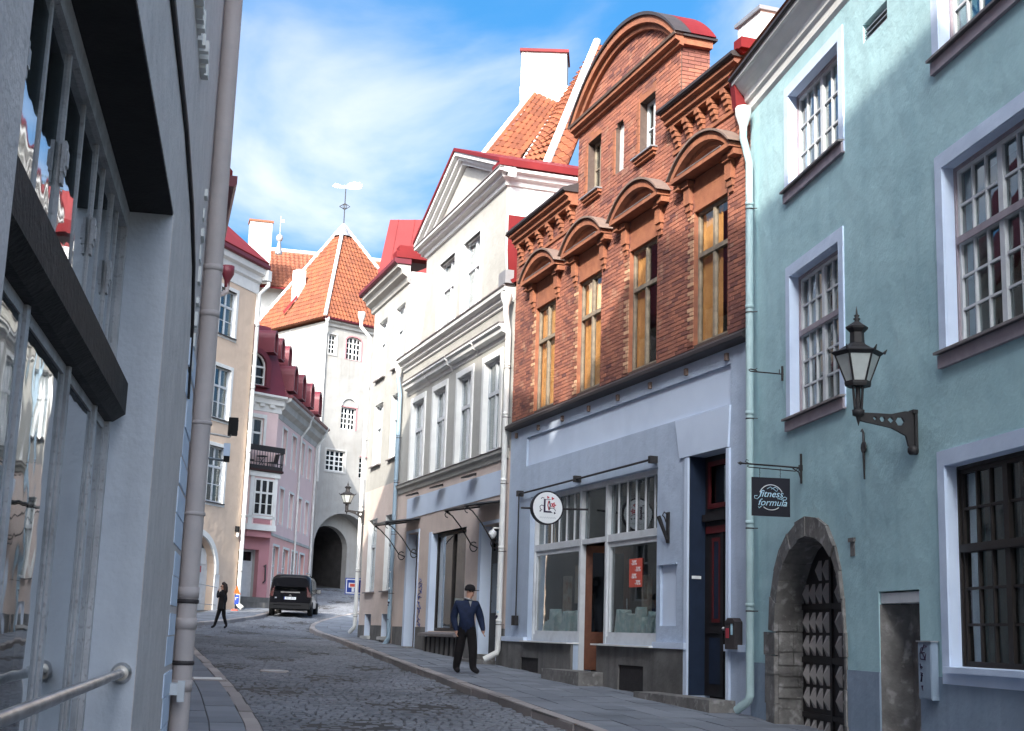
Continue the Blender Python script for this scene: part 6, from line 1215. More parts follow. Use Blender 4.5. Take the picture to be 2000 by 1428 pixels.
for h_, cols, tiers, hd_ in ((rect(.25, .82, 16.85, 18.1), [2], [(1, 4)], None), (rect(1.62, 2.8, 16.7, 18.2), [2, 2], [(1, 4)], .25), (rect(1.52, 2.66, 12.25, 13.65), [2, 2], [(1, 4)], None), (rect(.55, 2.0, 9.55, 10.85), [2, 2], [(1, 4)], None), (rect(3.12, 3.75, 9.3, 10.65), [2], [(1, 4)], None), (rect(3.9, 4.4, 16.9, 18.1), [2], [(1, 4)], None)):
    a, b, c, d = h_[0][0], h_[1][0], h_[0][1], h_[2][1]; window(Tw, a, b, c, d, .12, cols, tiers, 'white', 'glass_dark', fw=.07, mull=.12, bar=.07, panes=False, head=hd_, tr=.07); MB().box(a, b, .5, .53, c, d).obj('room_back', 'interior', Tw)
    if a in (1.62, 1.52, 3.12): 
        if hd_: MB().prism(archpoly(a - .08, b + .08, c, d - hd_, hd_ + .08, 10), -.02, .05, [archpoly(a, b, c + .02, d - hd_, hd_, 10)]).obj('brick_reveal', 'rose_dark', Tw)
        else: MB().box(b, b + .08, -.02, .05, c, d).box(a, b + .08, -.021, .05, d, d + .06).obj('brick_reveal', 'rose_dark', Tw)
    else: MB().prism(rect(a - .1, b + .1, c - .1, d + .1), -.03, .02, [rect(a, b, c, d)]).obj('window_surround', 'far_white', Tw)
MB().prism([(1.45, 13.7)] + [(2.09 - .64 * math.cos(math.pi * i / 10), 13.75 + .55 * math.sin(math.pi * i / 10)) for i in range(11)] + [(2.73, 13.7)] + [(2.09 + .54 * math.cos(math.pi * i / 10), 13.75 + .45 * math.sin(math.pi * i / 10)) for i in range(11)], -.06, .02).obj('relieving_arch', 'far_white', Tw)
cornice(Tw, [(0, 18.55), (-.1, 18.6), (-.12, 18.75), (-.28, 18.85), (-.28, 18.95), (0, 18.95)], -.1, TS, 'far_white'); cornice(Tw, [(0, 18.951), (-.4, 18.951), (-.44, 19.0), (-.44, 19.08), (0, 19.1)], -.3, TS, 'roof_maroon', 'gutter')
ov = .42; e0, e1 = -ov, TS + ov; ezz = 19.05; ap = Vector((3.55, 3.75, 26.6)); k0, k1, k2_, k3 = Vector((e0, e0, ezz)), Vector((e1, e0, ezz)), Vector((e1, e1, ezz)), Vector((e0, e1, ezz))
def flare(p, f): 
    q = p.lerp(ap, f); return q
rfm = MB().add([k0, k1, k2_, k3, ap], [(0, 1, 4), (1, 2, 4), (2, 3, 4), (3, 0, 4), (3, 2, 1, 0)]).obj('roof', 'tile', Tw)
for a_, b_ in ((k0, k1), (k3, k0)): pantiles('pantiles', a_, b_, ap, ap, 'tile', rfm, .27, .36, .035, 4)
for p in (k0, k1, k3): MB().tube([p + Vector((0, 0, .06)), ap + Vector((0, 0, .1))], .12, 8).obj('hip_tiles', 'white', rfm)
MB().lathe([(.62, -.75), (.3, -.2), (.1, .15), (.06, .2)], tuple(ap), 12).obj('apex_cap', 'zinc', rfm)
ch1 = frame('roof_chimney', TO, 47, 20, 'small white chimney on the left slope of the tower roof', 'chimney'); MB().box(.55, 1.15, 4.3, 4.95, 20.6, 23.1).obj('stack', 'white', ch1); MB().hexa([(-.15, 4.6, 20.0), (.5, 4.2, 21.1), (.5, 4.32, 21.1), (-.15, 4.72, 20.0)], [(-.15, 4.6, 20.2), (.5, 4.2, 21.3), (.5, 4.32, 21.3), (-.15, 4.72, 20.2)]).obj('flashing', 'roof_red', ch1)
MB().tube([(-.02, -.06, 8.8), (-.02, -.06, 18.0), (-.1, -.25, 18.5), (-.15, -.3, 18.9)], .07, 8).obj('downpipe', 'pipe_white', Tw)
MB().lathe([(.08, 0), (.16, .2), (.16, .3)], (-.15, -.3, 18.75), 8).obj('hopper', 'pipe_white', Tw)
# weather vane
wv = frame('weather_vane', (0, 0), 90, 26.5, 'wind vane with pale feathered arrow on the tower roof', 'weather vane'); apw = Tw.matrix_basis @ ap; apw.z = ap.z
wv.location = (apw.x, apw.y, 26.5); 
MB().tube([(0, 0, 26.6), (0, 0, 29.3)], .035, 6).obj('rod', 'iron', wv)
MB().tube([(-.35, 0, 28.0), (-.15, 0, 28.12), (0, 0, 28.22), (.15, 0, 28.12), (.35, 0, 28.0), (.15, 0, 27.88), (0, 0, 27.78), (-.15, 0, 27.88), (-.35, 0, 28.0)], .03, 5).tube([(.12 * math.cos(t), 0, 28 + .16 * math.sin(t)) for t in [i * .63 for i in range(11)]], .025, 5).obj('ornament', 'iron', wv)
MB().prism([(-.95, 29.42), (-.6, 29.3), (.05, 29.3), (.3, 29.22), (.9, 29.25), (1.1, 29.32), (.9, 29.37), (1.15, 29.45), (.92, 29.5), (1.15, 29.6), (.9, 29.62), (.95, 29.72), (.5, 29.75), (.2, 29.66), (.05, 29.5), (-.3, 29.48), (-.5, 29.58), (-.75, 29.58)], -.02, .02).obj('arrow', 'white', wv)
# ================================================================ behind: castle-side roofs
fh_ = frame('distant_roofed_house', (-24, 103), 75, 8, 'brown tiled house with small dormer behind the tower roof', 'house')
MB().box(0, 17, 0, 8, 8, 26.0).obj('wall', 'far_white', fh_); roof_quad('roof', ((-.5, -.6, 26.0), (17, -.6, 26.0), (17, 3.6, 30.0), (-.5, 3.6, 30.0)), 'tile_brown', fh_); pantiles('pantiles', (-.5, -.6, 26.05), (17, -.6, 26.05), (17, 3.6, 30.05), (-.5, 3.6, 30.05), 'tile_brown', fh_, .35, .45, .04)
MB().tube([(-.5, 3.6, 30.1), (17, 3.6, 30.1)], .2, 6).obj('ridge', 'far_white', fh_); MB().box(-.4, 17, -.65, -.6, 25.85, 26.0).obj('eave_board', 'roof_red', fh_)
dd = MB().prism([(7.6, 26.4), (9.2, 26.4), (9.2, 27.7), (8.4, 28.5), (7.6, 27.7)], -.4, 1.6, [rect(8.0, 8.8, 26.6, 27.5)]).obj('dormer', 'teal', fh_); MB().box(8.0, 8.8, -.3, -.28, 26.6, 27.5).obj('pane', 'glass_dark', dd); MB().prism([(7.35, 27.55), (8.4, 28.6), (9.45, 27.55), (9.45, 27.7), (8.4, 28.75), (7.35, 27.7)], -.6, 2.2).obj('dormer_roof', 'roof_maroon', dd)
fc = frame('stained_chimney', (-20.5, 101.5), 75, 25, 'tall stained white chimney above the tan house roof', 'chimney'); MB().box(0, 1.7, 0, 1.1, 26, 30.6).obj('stack', 'far_white', fc); MB().box(-.08, 1.78, -.08, 1.18, 30.601, 30.75).obj('cap', 'tile_brown', fc)
spx = frame('ball_finial', (-17.9, 100), 90, 27, 'small ball finial with vane above the distant roof', 'finial'); MB().lathe([(.28, 27.6), (.1, 28.6), (.06, 28.9)], n=8).obj('base', 'zinc', spx); MB().lathe([(.02, 28.55), (.2, 28.65), (.27, 28.85), (.2, 29.05), (.02, 29.15)], n=12).obj('ball', 'pipe_taupe', spx); MB().tube([(0, 0, 29.1), (0, 0, 30.6)], .025, 5).box(0, .3, -.01, .01, 30.1, 30.3).obj('rod', 'far_white', spx)
iv = frame('climbing_plant', (-24, 103), 75, 20, 'leafless climbing plant on the white wall left of the tower roof', 'plant')
ib = MB()
for k in range(40):
    x = uni(3.5, 7.5); z = uni(19.5, 21.5); p_ = [(x, -.05, z)]
    for _ in range(6): x += uni(-.2, .3); z += uni(.15, .5); p_.append((x, -.06, min(z, 24.6)))
    ib.tube(p_, .03, 4)
ib.obj('branches', 'ivy', iv)
# red metal roof and further roofs over the narrow house
rr = frame('red_metal_dormer', (-6.1, 58), 96, 13, 'red sheet metal roof piece behind the narrow cream house', 'roof')
MB().hexa([(.15, 0, 15.5), (2.6, 0, 15.5), (2.6, 3, 15.5), (.15, 3, 15.5)], [(.35, .9, 18.0), (2.6, .9, 18.0), (2.6, 3, 18), (.35, 3, 18)]).obj('sheet', 'roof_red', rr); MB().box(.12, 2.6, -.05, .0, 15.25, 15.5).obj('eave', 'roof_red', rr); MB().box(.2, 2.6, .1, 3, 11.5, 15.24).obj('wall', 'far_white', rr)
for k in range(3): MB().hexa([(.6 + k * .75, -.03, 15.5), (.64 + k * .75, -.03, 15.5), (.64 + k * .75, .0, 15.5), (.6 + k * .75, .0, 15.5)], [(.7 + k * .75, .87, 18.0), (.74 + k * .75, .87, 18.0), (.74 + k * .75, .9, 18.0), (.7 + k * .75, .9, 18.0)]).obj('seam', 'roof_red', rr)
fr2 = frame('far_tiled_house', (-12, 100), 92, 10, 'distant white gabled house right of the tower roof', 'house'); MB().box(0, 9, 0, 6, 8, 25).obj('wall', 'far_white', fr2); roof_quad('roof', ((-.2, -.3, 25), (9.3, -.3, 25), (9.3, 3, 27.3), (-.2, 3, 27.3)), 'tile_brown', fr2); MB().tube([(-.2, 3, 27.3), (9.3, 3, 27.3)], .25, 6).obj('ridge', 'far_white', fr2)
# tiled house with chimney behind the brick house
th_ = frame('tiled_hip_house', (-1.2, 40), 100, 10, 'orange tiled hip roof with white chimney rising behind the brick house', 'house')
inv = th_.matrix_basis.inverted()
def W(p): q = inv @ Vector(p); return (q.x, q.y, p[2])
def wq(nm, a, b, c, d, tw=.2, tl=.33):
    A_, B_, C_, D_ = [Vector(W(p)) for p in (a, b, c, d)]; sk_ = (B_ - A_).cross(D_ - A_).normalized() * .22; base = roof_quad(nm, [A_ - sk_, B_ - sk_, C_ - sk_, D_ - sk_], 'tile', th_, .15)
    # single tiles, one object each
    n = (B_ - A_).cross(D_ - A_).normalized(); rows = int(((D_ + C_) / 2 - (A_ + B_) / 2).length / tl); ex = (B_ - A_).normalized(); ey = n.cross(ex)
    wav = []
    for v_ in range(4):
        t = MB(); sg = 4; vs = []
        for k in range(sg + 1): u_ = tw * (k / sg - .5); h = .028 * math.sin(2 * math.pi * k / sg) + .03; vs += [(u_, 0, h + .03), (u_, tl * 1.1, h), (u_, 0, h - .01)]
        t.add(vs, [f for k in range(sg) for f in ((k * 3, k * 3 + 3, k * 3 + 4, k * 3 + 1), (k * 3 + 2, k * 3 + 5, k * 3 + 3, k * 3))], a=(v_ + .3) / 4); wav.append(t.mesh('roof_tile', 'tile', True))
    M_ = Matrix((ex, ey, n)).transposed().to_euler()
    for r in range(rows):
        f = r / rows; p, q = A_.lerp(D_, f), B_.lerp(C_, f); w_ = (q - p).length; k = 0; u_ = tw / 2
        while u_ < w_ - tw * .3: link('roof_tile', random.choice(wav), base, tuple(p + (q - p).normalized() * u_), M_); u_ += tw
    return base
E1, E2, T1_, T2_, E3, V_, W3, W4 = (-1.22, 40, 14.19), (.02, 39.5, 13.87), (.42, 43, 17.73), (1.27, 42.5, 17.11), (.81, 38.6, 13.59), (2.44, 42, 19.1), (1.32, 38.2, 13.09), (2.85, 42, 18.47)
wq('left_roof_slope', E1, E2, T2_, T1_); wq('middle_roof_slope', E2, E3, V_, T2_, .2, .33)
r3 = MB().quad(W(E3), W(W3), W(W4), W(V_)).obj('right_roof_slope', 'tile', th_); pantiles('pantiles', W(E3), W(W3), W(W4), W(V_), 'tile', r3, .2, .33, .028)
for a, b, r_ in ((E1, T1_, .09), (E2, T2_, .035), (E3, V_, .13)): MB().tube([W((a[0], a[1], a[2] + .05)), W((b[0], b[1], b[2] + .05))], r_, 8).obj('hip_tiles', 'white', th_)
MB().box(.4, 3.6, .3, 6, 10, 13.4).obj('wall', 'far_white', th_)
MB().hexa([W((-.02, 43.1, 16.9)), W((1.5, 43.1, 16.9)), W((1.6, 44.2, 16.9)), W((.1, 44.2, 16.9))], [W((-.02, 43.1, 19.2)), W((1.5, 43.1, 19.2)), W((1.6, 44.2, 19.2)), W((.1, 44.2, 19.2))]).obj('chimney', 'white', th_); cho = [q for q in th_.children if q.name.startswith('chimney')][0]
MB().hexa([W((-.08, 43.02, 19.2)), W((1.56, 43.02, 19.2)), W((1.66, 44.28, 19.2)), W((.04, 44.28, 19.2))], [W((-.08, 43.02, 19.3)), W((1.56, 43.02, 19.3)), W((1.66, 44.28, 19.3)), W((.04, 44.28, 19.3))]).obj('chimney_cap', 'roof_red', cho)
MB().hexa([W((.1, 42.7, 16.8)), W((1.5, 42.2, 16.8)), W((1.6, 43.09, 16.8)), W((.0, 43.09, 16.8))], [W((-.05, 43.0, 17.9)), W((1.55, 42.9, 17.95)), W((1.6, 43.09, 17.95)), W((-.05, 43.09, 17.9))]).obj('chimney_base', 'white', cho)
# ================================================================ parked van
vz = gz(-9.25, 62.5) - KH
vn = frame('parked_van', (-9.4, 61.0), 87, vz, 'black passenger van parked with its tail towards us before the gate tower', 'van'); vn.rotation_euler.x = .0
# local: x to the right, y forward
ST = [(.0, .86, .70, .42, 1.02, 1.66), (.06, .9, .74, .3, 1.04, 1.76), (.5, .92, .76, .26, 1.04, 1.81), (2.4, .92, .76, .26, 1.02, 1.82), (2.9, .91, .72, .26, 1.0, 1.72), (3.45, .9, .74, .26, .98, 1.22), (4.1, .86, .7, .28, .85, 1.02), (4.35, .78, .6, .32, .7, .86)]
vb = MB(); rings = []
for y, hw, ht, zb, zm, zt in ST:
    half = [(hw * .9, zb), (hw, zb + .14), (hw, zm), (ht + .06, zt - .14), (ht - .08, zt - .02), (ht * .5, zt)]
    rings.append([(x, y, z + vz) for x, z in half] + [(-x, y, z + vz) for x, z in reversed(half)])
n_ = len(rings[0]); vs = [p for r_ in rings for p in r_]
vb.add(vs, [(i * n_ + k, i * n_ + (k + 1) % n_, (i + 1) * n_ + (k + 1) % n_, (i + 1) * n_ + k) for i in range(len(rings) - 1) for k in range(n_)], True)
vb.add(rings[0], [tuple(range(n_))]); vb.add(rings[-1], [tuple(range(n_ - 1, -1, -1))])
body = vb.obj('body', 'car_black', vn)
def vbox(nm, m, x0, x1, y0, y1, z0_, z1_, par=vn): return MB().box(x0, x1, y0, y1, z0_ + vz, z1_ + vz).obj(nm, m, par)
tg = MB().add([(-.68, -.015, 1.08 + vz), (.68, -.015, 1.08 + vz), (.62, .03, 1.6 + vz), (-.62, .03, 1.6 + vz), (-.68, .05, 1.08 + vz), (.68, .05, 1.08 + vz), (.62, .09, 1.6 + vz), (-.62, .09, 1.6 + vz)], [(0, 1, 2, 3), (1, 5, 6, 2), (4, 0, 3, 7), (3, 2, 6, 7), (4, 5, 1, 0)]).obj('rear_window', 'glass_car', vn)
vbox('tailgate', 'car_black', -.7, .7, -.02, .02, .5, 1.06); vbox('chrome_strip', 'chrome', -.42, .42, -.06, -.02, .99, 1.04); vbox('bumper', 'plastic_black', -.88, .88, -.1, .1, .3, .56); vbox('bumper_crease', 'car_black', -.7, .5, -.108, -.1, .45, .47)
pt_ = vbox('number_plate', 'sign_white', -.26, .26, -.04, -.021, .7, .81); vbox('plate_band', 'traffic_blue', -.26, -.22, -.0425, -.0401, .7, .81, pt_); 
for o in pt_.children: o.location.z = 0
o = link('lettering', text_mesh('551 BNV', .105, 'ink'), pt_, (.03, -.043, .755 + vz)); o.rotation_euler = (math.pi / 2, 0, 0)
em = MB()
for dz in (0, -.045):
    for s_ in (-1, 1): em.hexa([(0, -.035, .9 + dz + vz), (s_ * .055, -.035, .865 + dz + vz), (s_ * .055, -.02, .865 + dz + vz), (0, -.02, .9 + dz + vz)], [(0, -.035, .925 + dz + vz), (s_ * .055, -.035, .885 + dz + vz), (s_ * .055, -.02, .885 + dz + vz), (0, -.02, .925 + dz + vz)])
em.obj('emblem', 'chrome', vn)
for s_ in (-1, 1):
    MB().hexa([(s_ * .74, -.03, .82 + vz), (s_ * .9, -.01, .82 + vz), (s_ * .915, .12, .82 + vz), (s_ * .74, .1, .82 + vz)], [(s_ * .7, .0, 1.3 + vz), (s_ * .83, .02, 1.3 + vz), (s_ * .87, .14, 1.3 + vz), (s_ * .7, .1, 1.3 + vz)]).obj('tail_light', 'tail_red', vn)
    for y in (.75, 3.5):
        w_ = MB().lathe([(.2, -.1), (.31, -.1), (.32, -.06), (.32, .06), (.31, .1), (.2, .1)], n=20); w_.v = [(q[2] + s_ * .84, q[0] + y, q[1] + .32 + vz) for q in w_.v]; wo = w_.obj('wheel', 'tyre', vn); rm = MB().lathe([(.02, .085), (.08, .1), (.2, .085)], n=16); rm.v = [(s_ * q[2] + s_ * .84, q[0] + y, q[1] + .32 + vz) for q in rm.v]; rm.obj('rim', 'zinc', wo)
    MB().hexa([(s_ * .9, 2.95, 1.05 + vz), (s_ * 1.1, 2.95, 1.05 + vz), (s_ * 1.1, 3.1, 1.05 + vz), (s_ * .9, 3.1, 1.05 + vz)], [(s_ * .9, 2.95, 1.25 + vz), (s_ * 1.1, 2.95, 1.25 + vz), (s_ * 1.08, 3.08, 1.25 + vz), (s_ * .9, 3.1, 1.25 + vz)]).obj('wing_mirror', 'car_black', vn)
    MB().box(s_ * .92, s_ * 1.08, 2.945, 2.949, 1.07 + vz, 1.23 + vz).obj('mirror_glass', 'chrome', vn)
    for y0, y1 in ((.3, 1.2), (1.3, 2.1), (2.2, 2.85)): MB().quad((s_ * .924, y0, 1.1 + vz), (s_ * .924, y1, 1.1 + vz), (s_ * .845, y1 - .05, 1.6 + vz), (s_ * .845, y0 + .1, 1.6 + vz)).obj('side_window', 'glass_car', vn)
    MB().tube([(s_ * .62, .3, 1.82 + vz), (s_ * .62, .4, 1.88 + vz), (s_ * .62, 2.3, 1.88 + vz), (s_ * .62, 2.4, 1.83 + vz)], .02, 6).obj('roof_rail', 'zinc', vn)
vbox('rear_wiper', 'plastic_black', -.02, .3, -.03, -.015, 1.1, 1.12); vbox('badge', 'zinc', -.66, -.58, -.025, -.02, .74, .8)
# ================================================================ people
def person(name, label, loc, rz, J, bones, tags, root_i, s=1.0):
    """one skin from a jointed skeleton; J: index -> (xyz, radius or (rx, ry)); each bone carries the colour of what covers it"""
    me = bpy.data.meshes.new('body_skeleton'); keys = list(J); idx = {k: i for i, k in enumerate(keys)}
    me.from_pydata([tuple(c * s for c in J[k][0]) for k in keys], [(idx[a], idx[b]) for a, b, _ in bones], [])
    ob = bpy.data.objects.new('body', me); C.objects.link(ob); md = ob.modifiers.new('skin', 'SKIN'); md.use_smooth_shade = True
    if not me.skin_vertices: me.attributes
    bpy.context.view_layer.objects.active = ob
    for k in keys:
        r = J[k][1]; r = r if isinstance(r, tuple) else (r, r); sv = me.skin_vertices[0].data[idx[k]]; sv.radius = (r[0] * s, r[1] * s); sv.use_root = (k == root_i)
    sb = ob.modifiers.new('sub', 'SUBSURF'); sb.levels = 2; sb.render_levels = 2
    dg = bpy.context.evaluated_depsgraph_get(); dg.update(); nm = bpy.data.meshes.new_from_object(ob.evaluated_get(dg)); nm.name = 'body'
    bpy.data.objects.remove(ob)
    nm.materials.clear(); mats = []
    rad = lambda k: (J[k][1] if not isinstance(J[k][1], tuple) else sum(J[k][1]) / 2) * s
    segs = [(Vector(J[a][0]) * s, Vector(J[b][0]) * s, t, rad(a), rad(b)) for a, b, t in bones]
    for t in tags: nm.materials.append(K[t])
    for p in nm.polygons:
        c = p.center; best = None
        for a, b, t, ra_, rb_ in segs:
            ab_ = b - a; f = max(0, min(1, (c - a).dot(ab_) / max(ab_.length_squared, 1e-9))); d = (c - a - ab_ * f).length - (ra_ + (rb_ - ra_) * f)
            if best is None or d < best[0]: best = (d, t)
        p.material_index = tags.index(best[1]); p.use_smooth = True
    r_ = bpy.data.objects.new(name, None); C.objects.link(r_); r_.location = loc; r_.rotation_euler = (0, 0, rz); tag(r_, label, 'person'); link('body', nm, r_); return r_
def hand(J, bones, nm, w, d, skin, sc=1.0):
    """palm and five curled fingers hanging from wrist w along d"""
    d = Vector(d).normalized(); side = d.cross(Vector((0, 1, 0))).normalized(); fwd = side.cross(d)
    w = Vector(w); pm = w + d * .07 * sc; J[nm + 'p'] = (tuple(pm), (.034 * sc, .024 * sc)); bones.append((nm, nm + 'p', skin))
    for k in range(4):
        o = fwd * ((k - 1.5) * .02 * sc); b1 = pm + o + d * .03 * sc; b2 = b1 + d * (.035 - .004 * abs(k - 1)) * sc + side * .008; b3 = b2 + d * .025 * sc + side * .02 * sc
        for q, pos in enumerate((b1, b2, b3)): J[f'{nm}f{k}{q}'] = (tuple(pos), .009 * sc)
        bones += [(nm + 'p', f'{nm}f{k}0', skin), (f'{nm}f{k}0', f'{nm}f{k}1', skin), (f'{nm}f{k}1', f'{nm}f{k}2', skin)]
    t1 = w + d * .04 * sc + fwd * .04 * sc; t2 = t1 + d * .035 * sc + fwd * .012 * sc; J[nm + 't1'] = (tuple(t1), .011 * sc); J[nm + 't2'] = (tuple(t2), .009 * sc); bones += [(nm + 'p', nm + 't1', skin), (nm + 't1', nm + 't2', skin)]
# man walking down the pavement, facing right and a little towards us
J = {'pel': ((.05, 0, .93), (.165, .125)), 'bel': ((.04, 0, 1.1), (.2, .155)), 'che': ((.03, .0, 1.3), (.215, .15)), 'col': ((.04, 0, 1.46), (.1, .085)), 'nek': ((.06, -.01, 1.54), .06), 'jaw': ((.085, -.015, 1.6), (.072, .075)), 'hed': ((.085, -.01, 1.69), (.083, .095)), 'top': ((.08, 0, 1.76), .06),
     'sl': ((-.17, -.03, 1.41), .1), 'el': ((-.24, .0, 1.13), .083), 'wl': ((-.17, -.1, .9), .056), 'sr': ((.23, .03, 1.41), .1), 'er': ((.32, .08, 1.14), .083), 'wr': ((.38, .0, .92), .056),
     'hl': ((-.04, .02, .86), .125), 'kl': ((-.09, .03, .5), .1), 'al': ((-.15, .12, .12), .08), 'tl': ((-.09, .03, .045), .045), 'hr': ((.14, -.01, .86), .125), 'kr': ((.19, -.07, .5), .1), 'ar': ((.2, -.06, .12), .08), 'tr': ((.33, -.13, .045), .045), 'nose': ((.17, -.05, 1.655), .014)}
b_ = [('pel', 'bel', 'jacket_blue'), ('bel', 'che', 'jacket_blue'), ('che', 'col', 'jacket_blue'), ('col', 'nek', 'skin'), ('nek', 'jaw', 'skin'), ('jaw', 'hed', 'skin'), ('hed', 'top', 'hair'), ('che', 'sl', 'jacket_blue'), ('sl', 'el', 'jacket_blue'), ('el', 'wl', 'jacket_blue'), ('che', 'sr', 'jacket_blue'), ('sr', 'er', 'jacket_blue'), ('er', 'wr', 'jacket_blue'),
      ('pel', 'hl', 'trousers'), ('hl', 'kl', 'trousers'), ('kl', 'al', 'trousers'), ('al', 'tl', 'cloth_black'), ('pel', 'hr', 'trousers'), ('hr', 'kr', 'trousers'), ('kr', 'ar', 'trousers'), ('ar', 'tr', 'cloth_black'), ('hed', 'nose', 'skin')]
hand(J, b_, 'wl', J['wl'][0], (.12, -.1, -1), 'skin'); hand(J, b_, 'wr', J['wr'][0], (.15, -.1, -1), 'skin')
mx0, my0 = -.8, 28.75
man = person('person', 'man in dark cap and navy jacket walking on the right pavement', (mx0, my0, gz(mx0, my0) + .005), 0, J, b_, ['jacket_blue', 'skin', 'trousers', 'cloth_black', 'hair'], 'pel')
cp = MB(); cp.lathe([(.112, 0), (.115, .04), (.1, .09), (.06, .125), (.01, .135)], (.083, -.01, 1.69), 16); cp.hexa([(.15, -.12, 1.69), (.26, -.14, 1.69), (.28, .0, 1.69), (.17, .07, 1.69)], [(.15, -.12, 1.705), (.26, -.14, 1.7), (.28, .0, 1.7), (.17, .07, 1.71)]); cp.obj('cap', 'cloth_black', man)
MB().tube([(.05 + .075 * math.cos(t), -.01 + .075 * math.sin(t), 1.515 - .02 * math.cos(t - .4)) for t in [i * .42 for i in range(16)]], .022, 6).obj('collar', 'curtain_white', man)
MB().prism([(.07, 1.48), (.13, 1.48), (.11, 1.36)], -.135, -.12).obj('shirt_front', 'curtain_white', man)
def face(root, c, d, s=1.0):
    """eyes, brows and mouth on the side of the head that looks along d"""
    d = Vector(d).normalized(); sd2 = Vector((-d.y, d.x, 0)); c = Vector(c)
    for k in (-1, 1):
        e = c + d * .083 * s + sd2 * .032 * k * s; MB().lathe([(.001, -.006), (.008, 0), (.001, .006)], tuple(e), 6).obj('eye', 'hair', root); q = e + Vector((0, 0, .018 * s)); MB().tube([tuple(q - sd2 * .016), tuple(q + sd2 * .016)], .004, 4).obj('eyebrow', 'hair', root)
        r_ = c + sd2 * .082 * k * s - d * .005; MB().lathe([(.004, -.03), (.016, -.01), (.02, .012), (.006, .03)], tuple(r_), 6).obj('ear', 'skin', root)
    q = c + d * .08 * s + Vector((0, 0, -.075 * s)); MB().tube([tuple(q - sd2 * .022), tuple(q + d * .004), tuple(q + sd2 * .022)], .005, 4).obj('mouth', 'red_print', root)
face(man, (.085, -.01, 1.665), (.85, -.4, 0))
# woman walking left, hand to her face
J = {'pel': ((0, 0, .88), (.14, .11)), 'bel': ((.0, 0, 1.04), (.135, .11)), 'che': ((.01, 0, 1.22), (.15, .115)), 'col': ((.0, 0, 1.36), (.085, .075)), 'nek': ((-.01, 0, 1.42), .048), 'jaw': ((-.025, 0, 1.47), (.06, .065)), 'hed': ((-.02, 0, 1.55), (.075, .085)), 'top': ((-.01, 0, 1.61), .055), 'nose': ((-.115, 0, 1.515), .012),
     'sl': ((-.06, -.13, 1.32), .07), 'el': ((-.16, -.17, 1.12), .055), 'wl': ((-.16, -.08, 1.36), .038), 'sr': ((.05, .14, 1.32), .07), 'er': ((.1, .18, 1.08), .055), 'wr': ((.04, .2, .86), .038),
     'hl': ((-.03, -.08, .82), .095), 'kl': ((-.12, -.08, .48), .07), 'al': ((-.22, -.06, .1), .05), 'tl': ((-.34, -.07, .05), .04), 'hr': ((.04, .08, .82), .095), 'kr': ((.08, .08, .46), .07), 'ar': ((.2, .08, .12), .05), 'tr': ((.1, .08, .045), .04)}
b_ = [('pel', 'bel', 'cloth_black'), ('bel', 'che', 'cloth_black'), ('che', 'col', 'cloth_black'), ('col', 'nek', 'cloth_black'), ('nek', 'jaw', 'skin'), ('jaw', 'hed', 'skin'), ('hed', 'top', 'hair'), ('hed', 'nose', 'skin'), ('che', 'sl', 'cloth_black'), ('sl', 'el', 'cloth_black'), ('el', 'wl', 'cloth_black'), ('che', 'sr', 'cloth_black'), ('sr', 'er', 'cloth_black'), ('er', 'wr', 'cloth_black'),
      ('pel', 'hl', 'cloth_black'), ('hl', 'kl', 'trousers'), ('kl', 'al', 'trousers'), ('al', 'tl', 'cloth_black'), ('pel', 'hr', 'cloth_black'), ('hr', 'kr', 'trousers'), ('kr', 'ar', 'trousers'), ('ar', 'tr', 'cloth_black')]
hand(J, b_, 'wl', J['wl'][0], (.2, .25, 1), 'skin', .85); hand(J, b_, 'wr', J['wr'][0], (0, 0, -1), 'skin', .85)
wx, wy = -10.35, 51.1
wom = person('person', 'woman in black with long dark hair crossing the street, hand at her face', (wx, wy, gz(wx, wy) - KH + .01), 0, J, b_, ['cloth_black', 'skin', 'trousers', 'hair'], 'pel')
MB().tube([(.02, 0, 1.64), (.06, 0, 1.6), (.085, 0, 1.5), (.1, .0, 1.36), (.09, 0, 1.22)], [.05, .085, .085, .08, .03], 10).tube([(-.05, 0, 1.63), (.0, 0, 1.645), (.05, 0, 1.61)], [.05, .075, .07], 10).obj('hair', 'hair', wom)
face(wom, (-.02, 0, 1.53), (-1, 0, 0), .9)
bgo = tag(bpy.data.objects.new('shoulder_bag', None), 'black shoulder bag carried by the woman crossing the street', 'bag'); C.objects.link(bgo); bgo.location = wom.location
MB().hexa([(-.12, -.24, .72), (.12, -.24, .72), (.12, -.16, .72), (-.12, -.16, .72)], [(-.1, -.22, .95), (.1, -.22, .95), (.1, -.16, .95), (-.1, -.16, .95)]).obj('pouch', 'plastic_black', bgo); MB().tube([(.08, -.19, .95), (.1, -.16, 1.2), (.02, -.06, 1.4), (-.06, -.12, 1.25), (-.08, -.19, .95)], .012, 5).obj('strap', 'plastic_black', bgo)
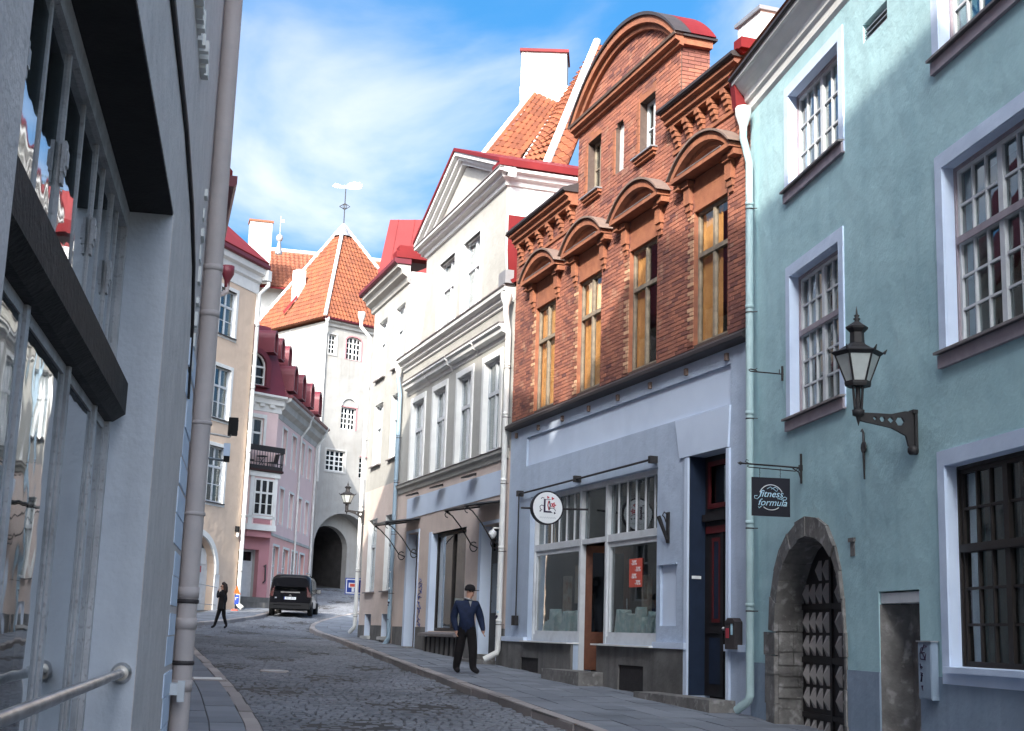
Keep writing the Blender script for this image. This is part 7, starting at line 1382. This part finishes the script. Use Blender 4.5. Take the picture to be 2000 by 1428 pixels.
# ================================================================ small street things
sx_, sy_ = -12.05, 62.2; sz = gz(sx_, sy_)
rsn = tag(bpy.data.objects.new('roadworks_sign', None), 'orange warning triangle above a blue panel by the tan house corner', 'traffic sign'); C.objects.link(rsn); rsn.location = (sx_, sy_, sz); rsn.scale = (.5, .5, .62)
MB().tube([(0, .05, 0), (0, .05, 1.9)], .03, 8).obj('post', 'zinc', rsn); MB().prism([(-.12, 1.25), (.48, 1.15), (.12, 1.85)], -.01, .01).obj('triangle', 'orange', rsn); MB().box(-.02, .38, -.012, .012, .45, 1.12).obj('panel', 'traffic_blue', rsn); MB().box(.06, .3, -.016, -.0125, .92, .96).box(.06, .1, -.016, -.0125, .75, .92).obj('mark', 'sign_white', rsn); MB().hexa([(-.25, -.2, 0), (.35, -.2, 0), (.35, .25, 0), (-.25, .25, 0)], [(-.15, -.1, .12), (.25, -.1, .12), (.25, .15, .12), (-.15, .15, .12)]).obj('foot', 'poster_red', rsn)
bx = frame('wall_letter_box', PO, 43, 1.5, 'small dark pipe fitting on the pink ground floor wall', 'pipe'); MB().tube([(-.3, -.05, 2.9), (-.25, -.12, 3.0), (-.22, -.1, 2.2), (-.3, -.03, 2.1)], .04, 6).obj('pipe', 'dark_metal', bx)
# stickers on the two pavement drainpipes
for o in [q for q in C.objects if q.type == 'EMPTY' and q.get('category') == 'drainpipe' and ('stickers' in q['label'] or 'white topped' in q['label'])]:
    for k in range(9):
        z = o['z0'] + uni(.5, 2.3); b_ = MB().lathe([(uni(.02, .035), 0), (.018, .004)], n=8); a_ = -math.pi / 2 + uni(-.6, .9); b_.v = [(q[0] * -math.sin(a_) + math.cos(a_) * (.07 + q[2]), q[0] * math.cos(a_) + math.sin(a_) * (.07 + q[2]), q[1] + z) for q in b_.v]; b_.obj('sticker', random.choice(['sign_white', 'letter_blue', 'ink', 'sign_white']), o)
# bare tree on the hill
tr_ = tag(bpy.data.objects.new('bare_tree', None), 'bare tree showing above the red roof behind the cream house', 'tree'); C.objects.link(tr_); tr_.location = (-3.0, 92, gz(-3.0, 92))
tb = MB(); tb.tube([(0, 0, 0), (.1, 0, 10), (0, .1, 18), (-.1, 0, 22)], [.5, .4, .28, .18], 8).obj('trunk', 'bark', tr_); cw_ = MB(); lf = MB()
def branch(p, d, l, r, n):
    q = p + d * l; cw_.tube([p, (p + q) / 2 + Vector((uni(-.1, .1), uni(-.1, .1), uni(-.05, .1))) * l, q], [r, r * .8, r * .55], 5)
    if n == 0:
        for _ in range(5): c = q + Vector((uni(-.4, .4), uni(-.4, .4), uni(-.4, .4))); a = Vector((uni(-1, 1), uni(-1, 1), uni(-1, 1))).normalized() * .12; b2 = a.orthogonal() ; lf.quad(c - a, c + b2 * .6, c + a, c - b2 * .6)
        return
    for _ in range(3): branch(q, (d + Vector((uni(-.8, .8), uni(-.8, .8), uni(-.3, .5)))).normalized(), l * .72, r * .6, n - 1)
for k in range(7): branch(Vector((0, 0, 15 + k)), Vector((math.cos(k * 2.4), math.sin(k * 2.4), .9)).normalized(), 2.0, .16, 4)
cw_.obj('branches', 'bark', tr_); stuff(lf.obj('crown', 'leaf', tr_))
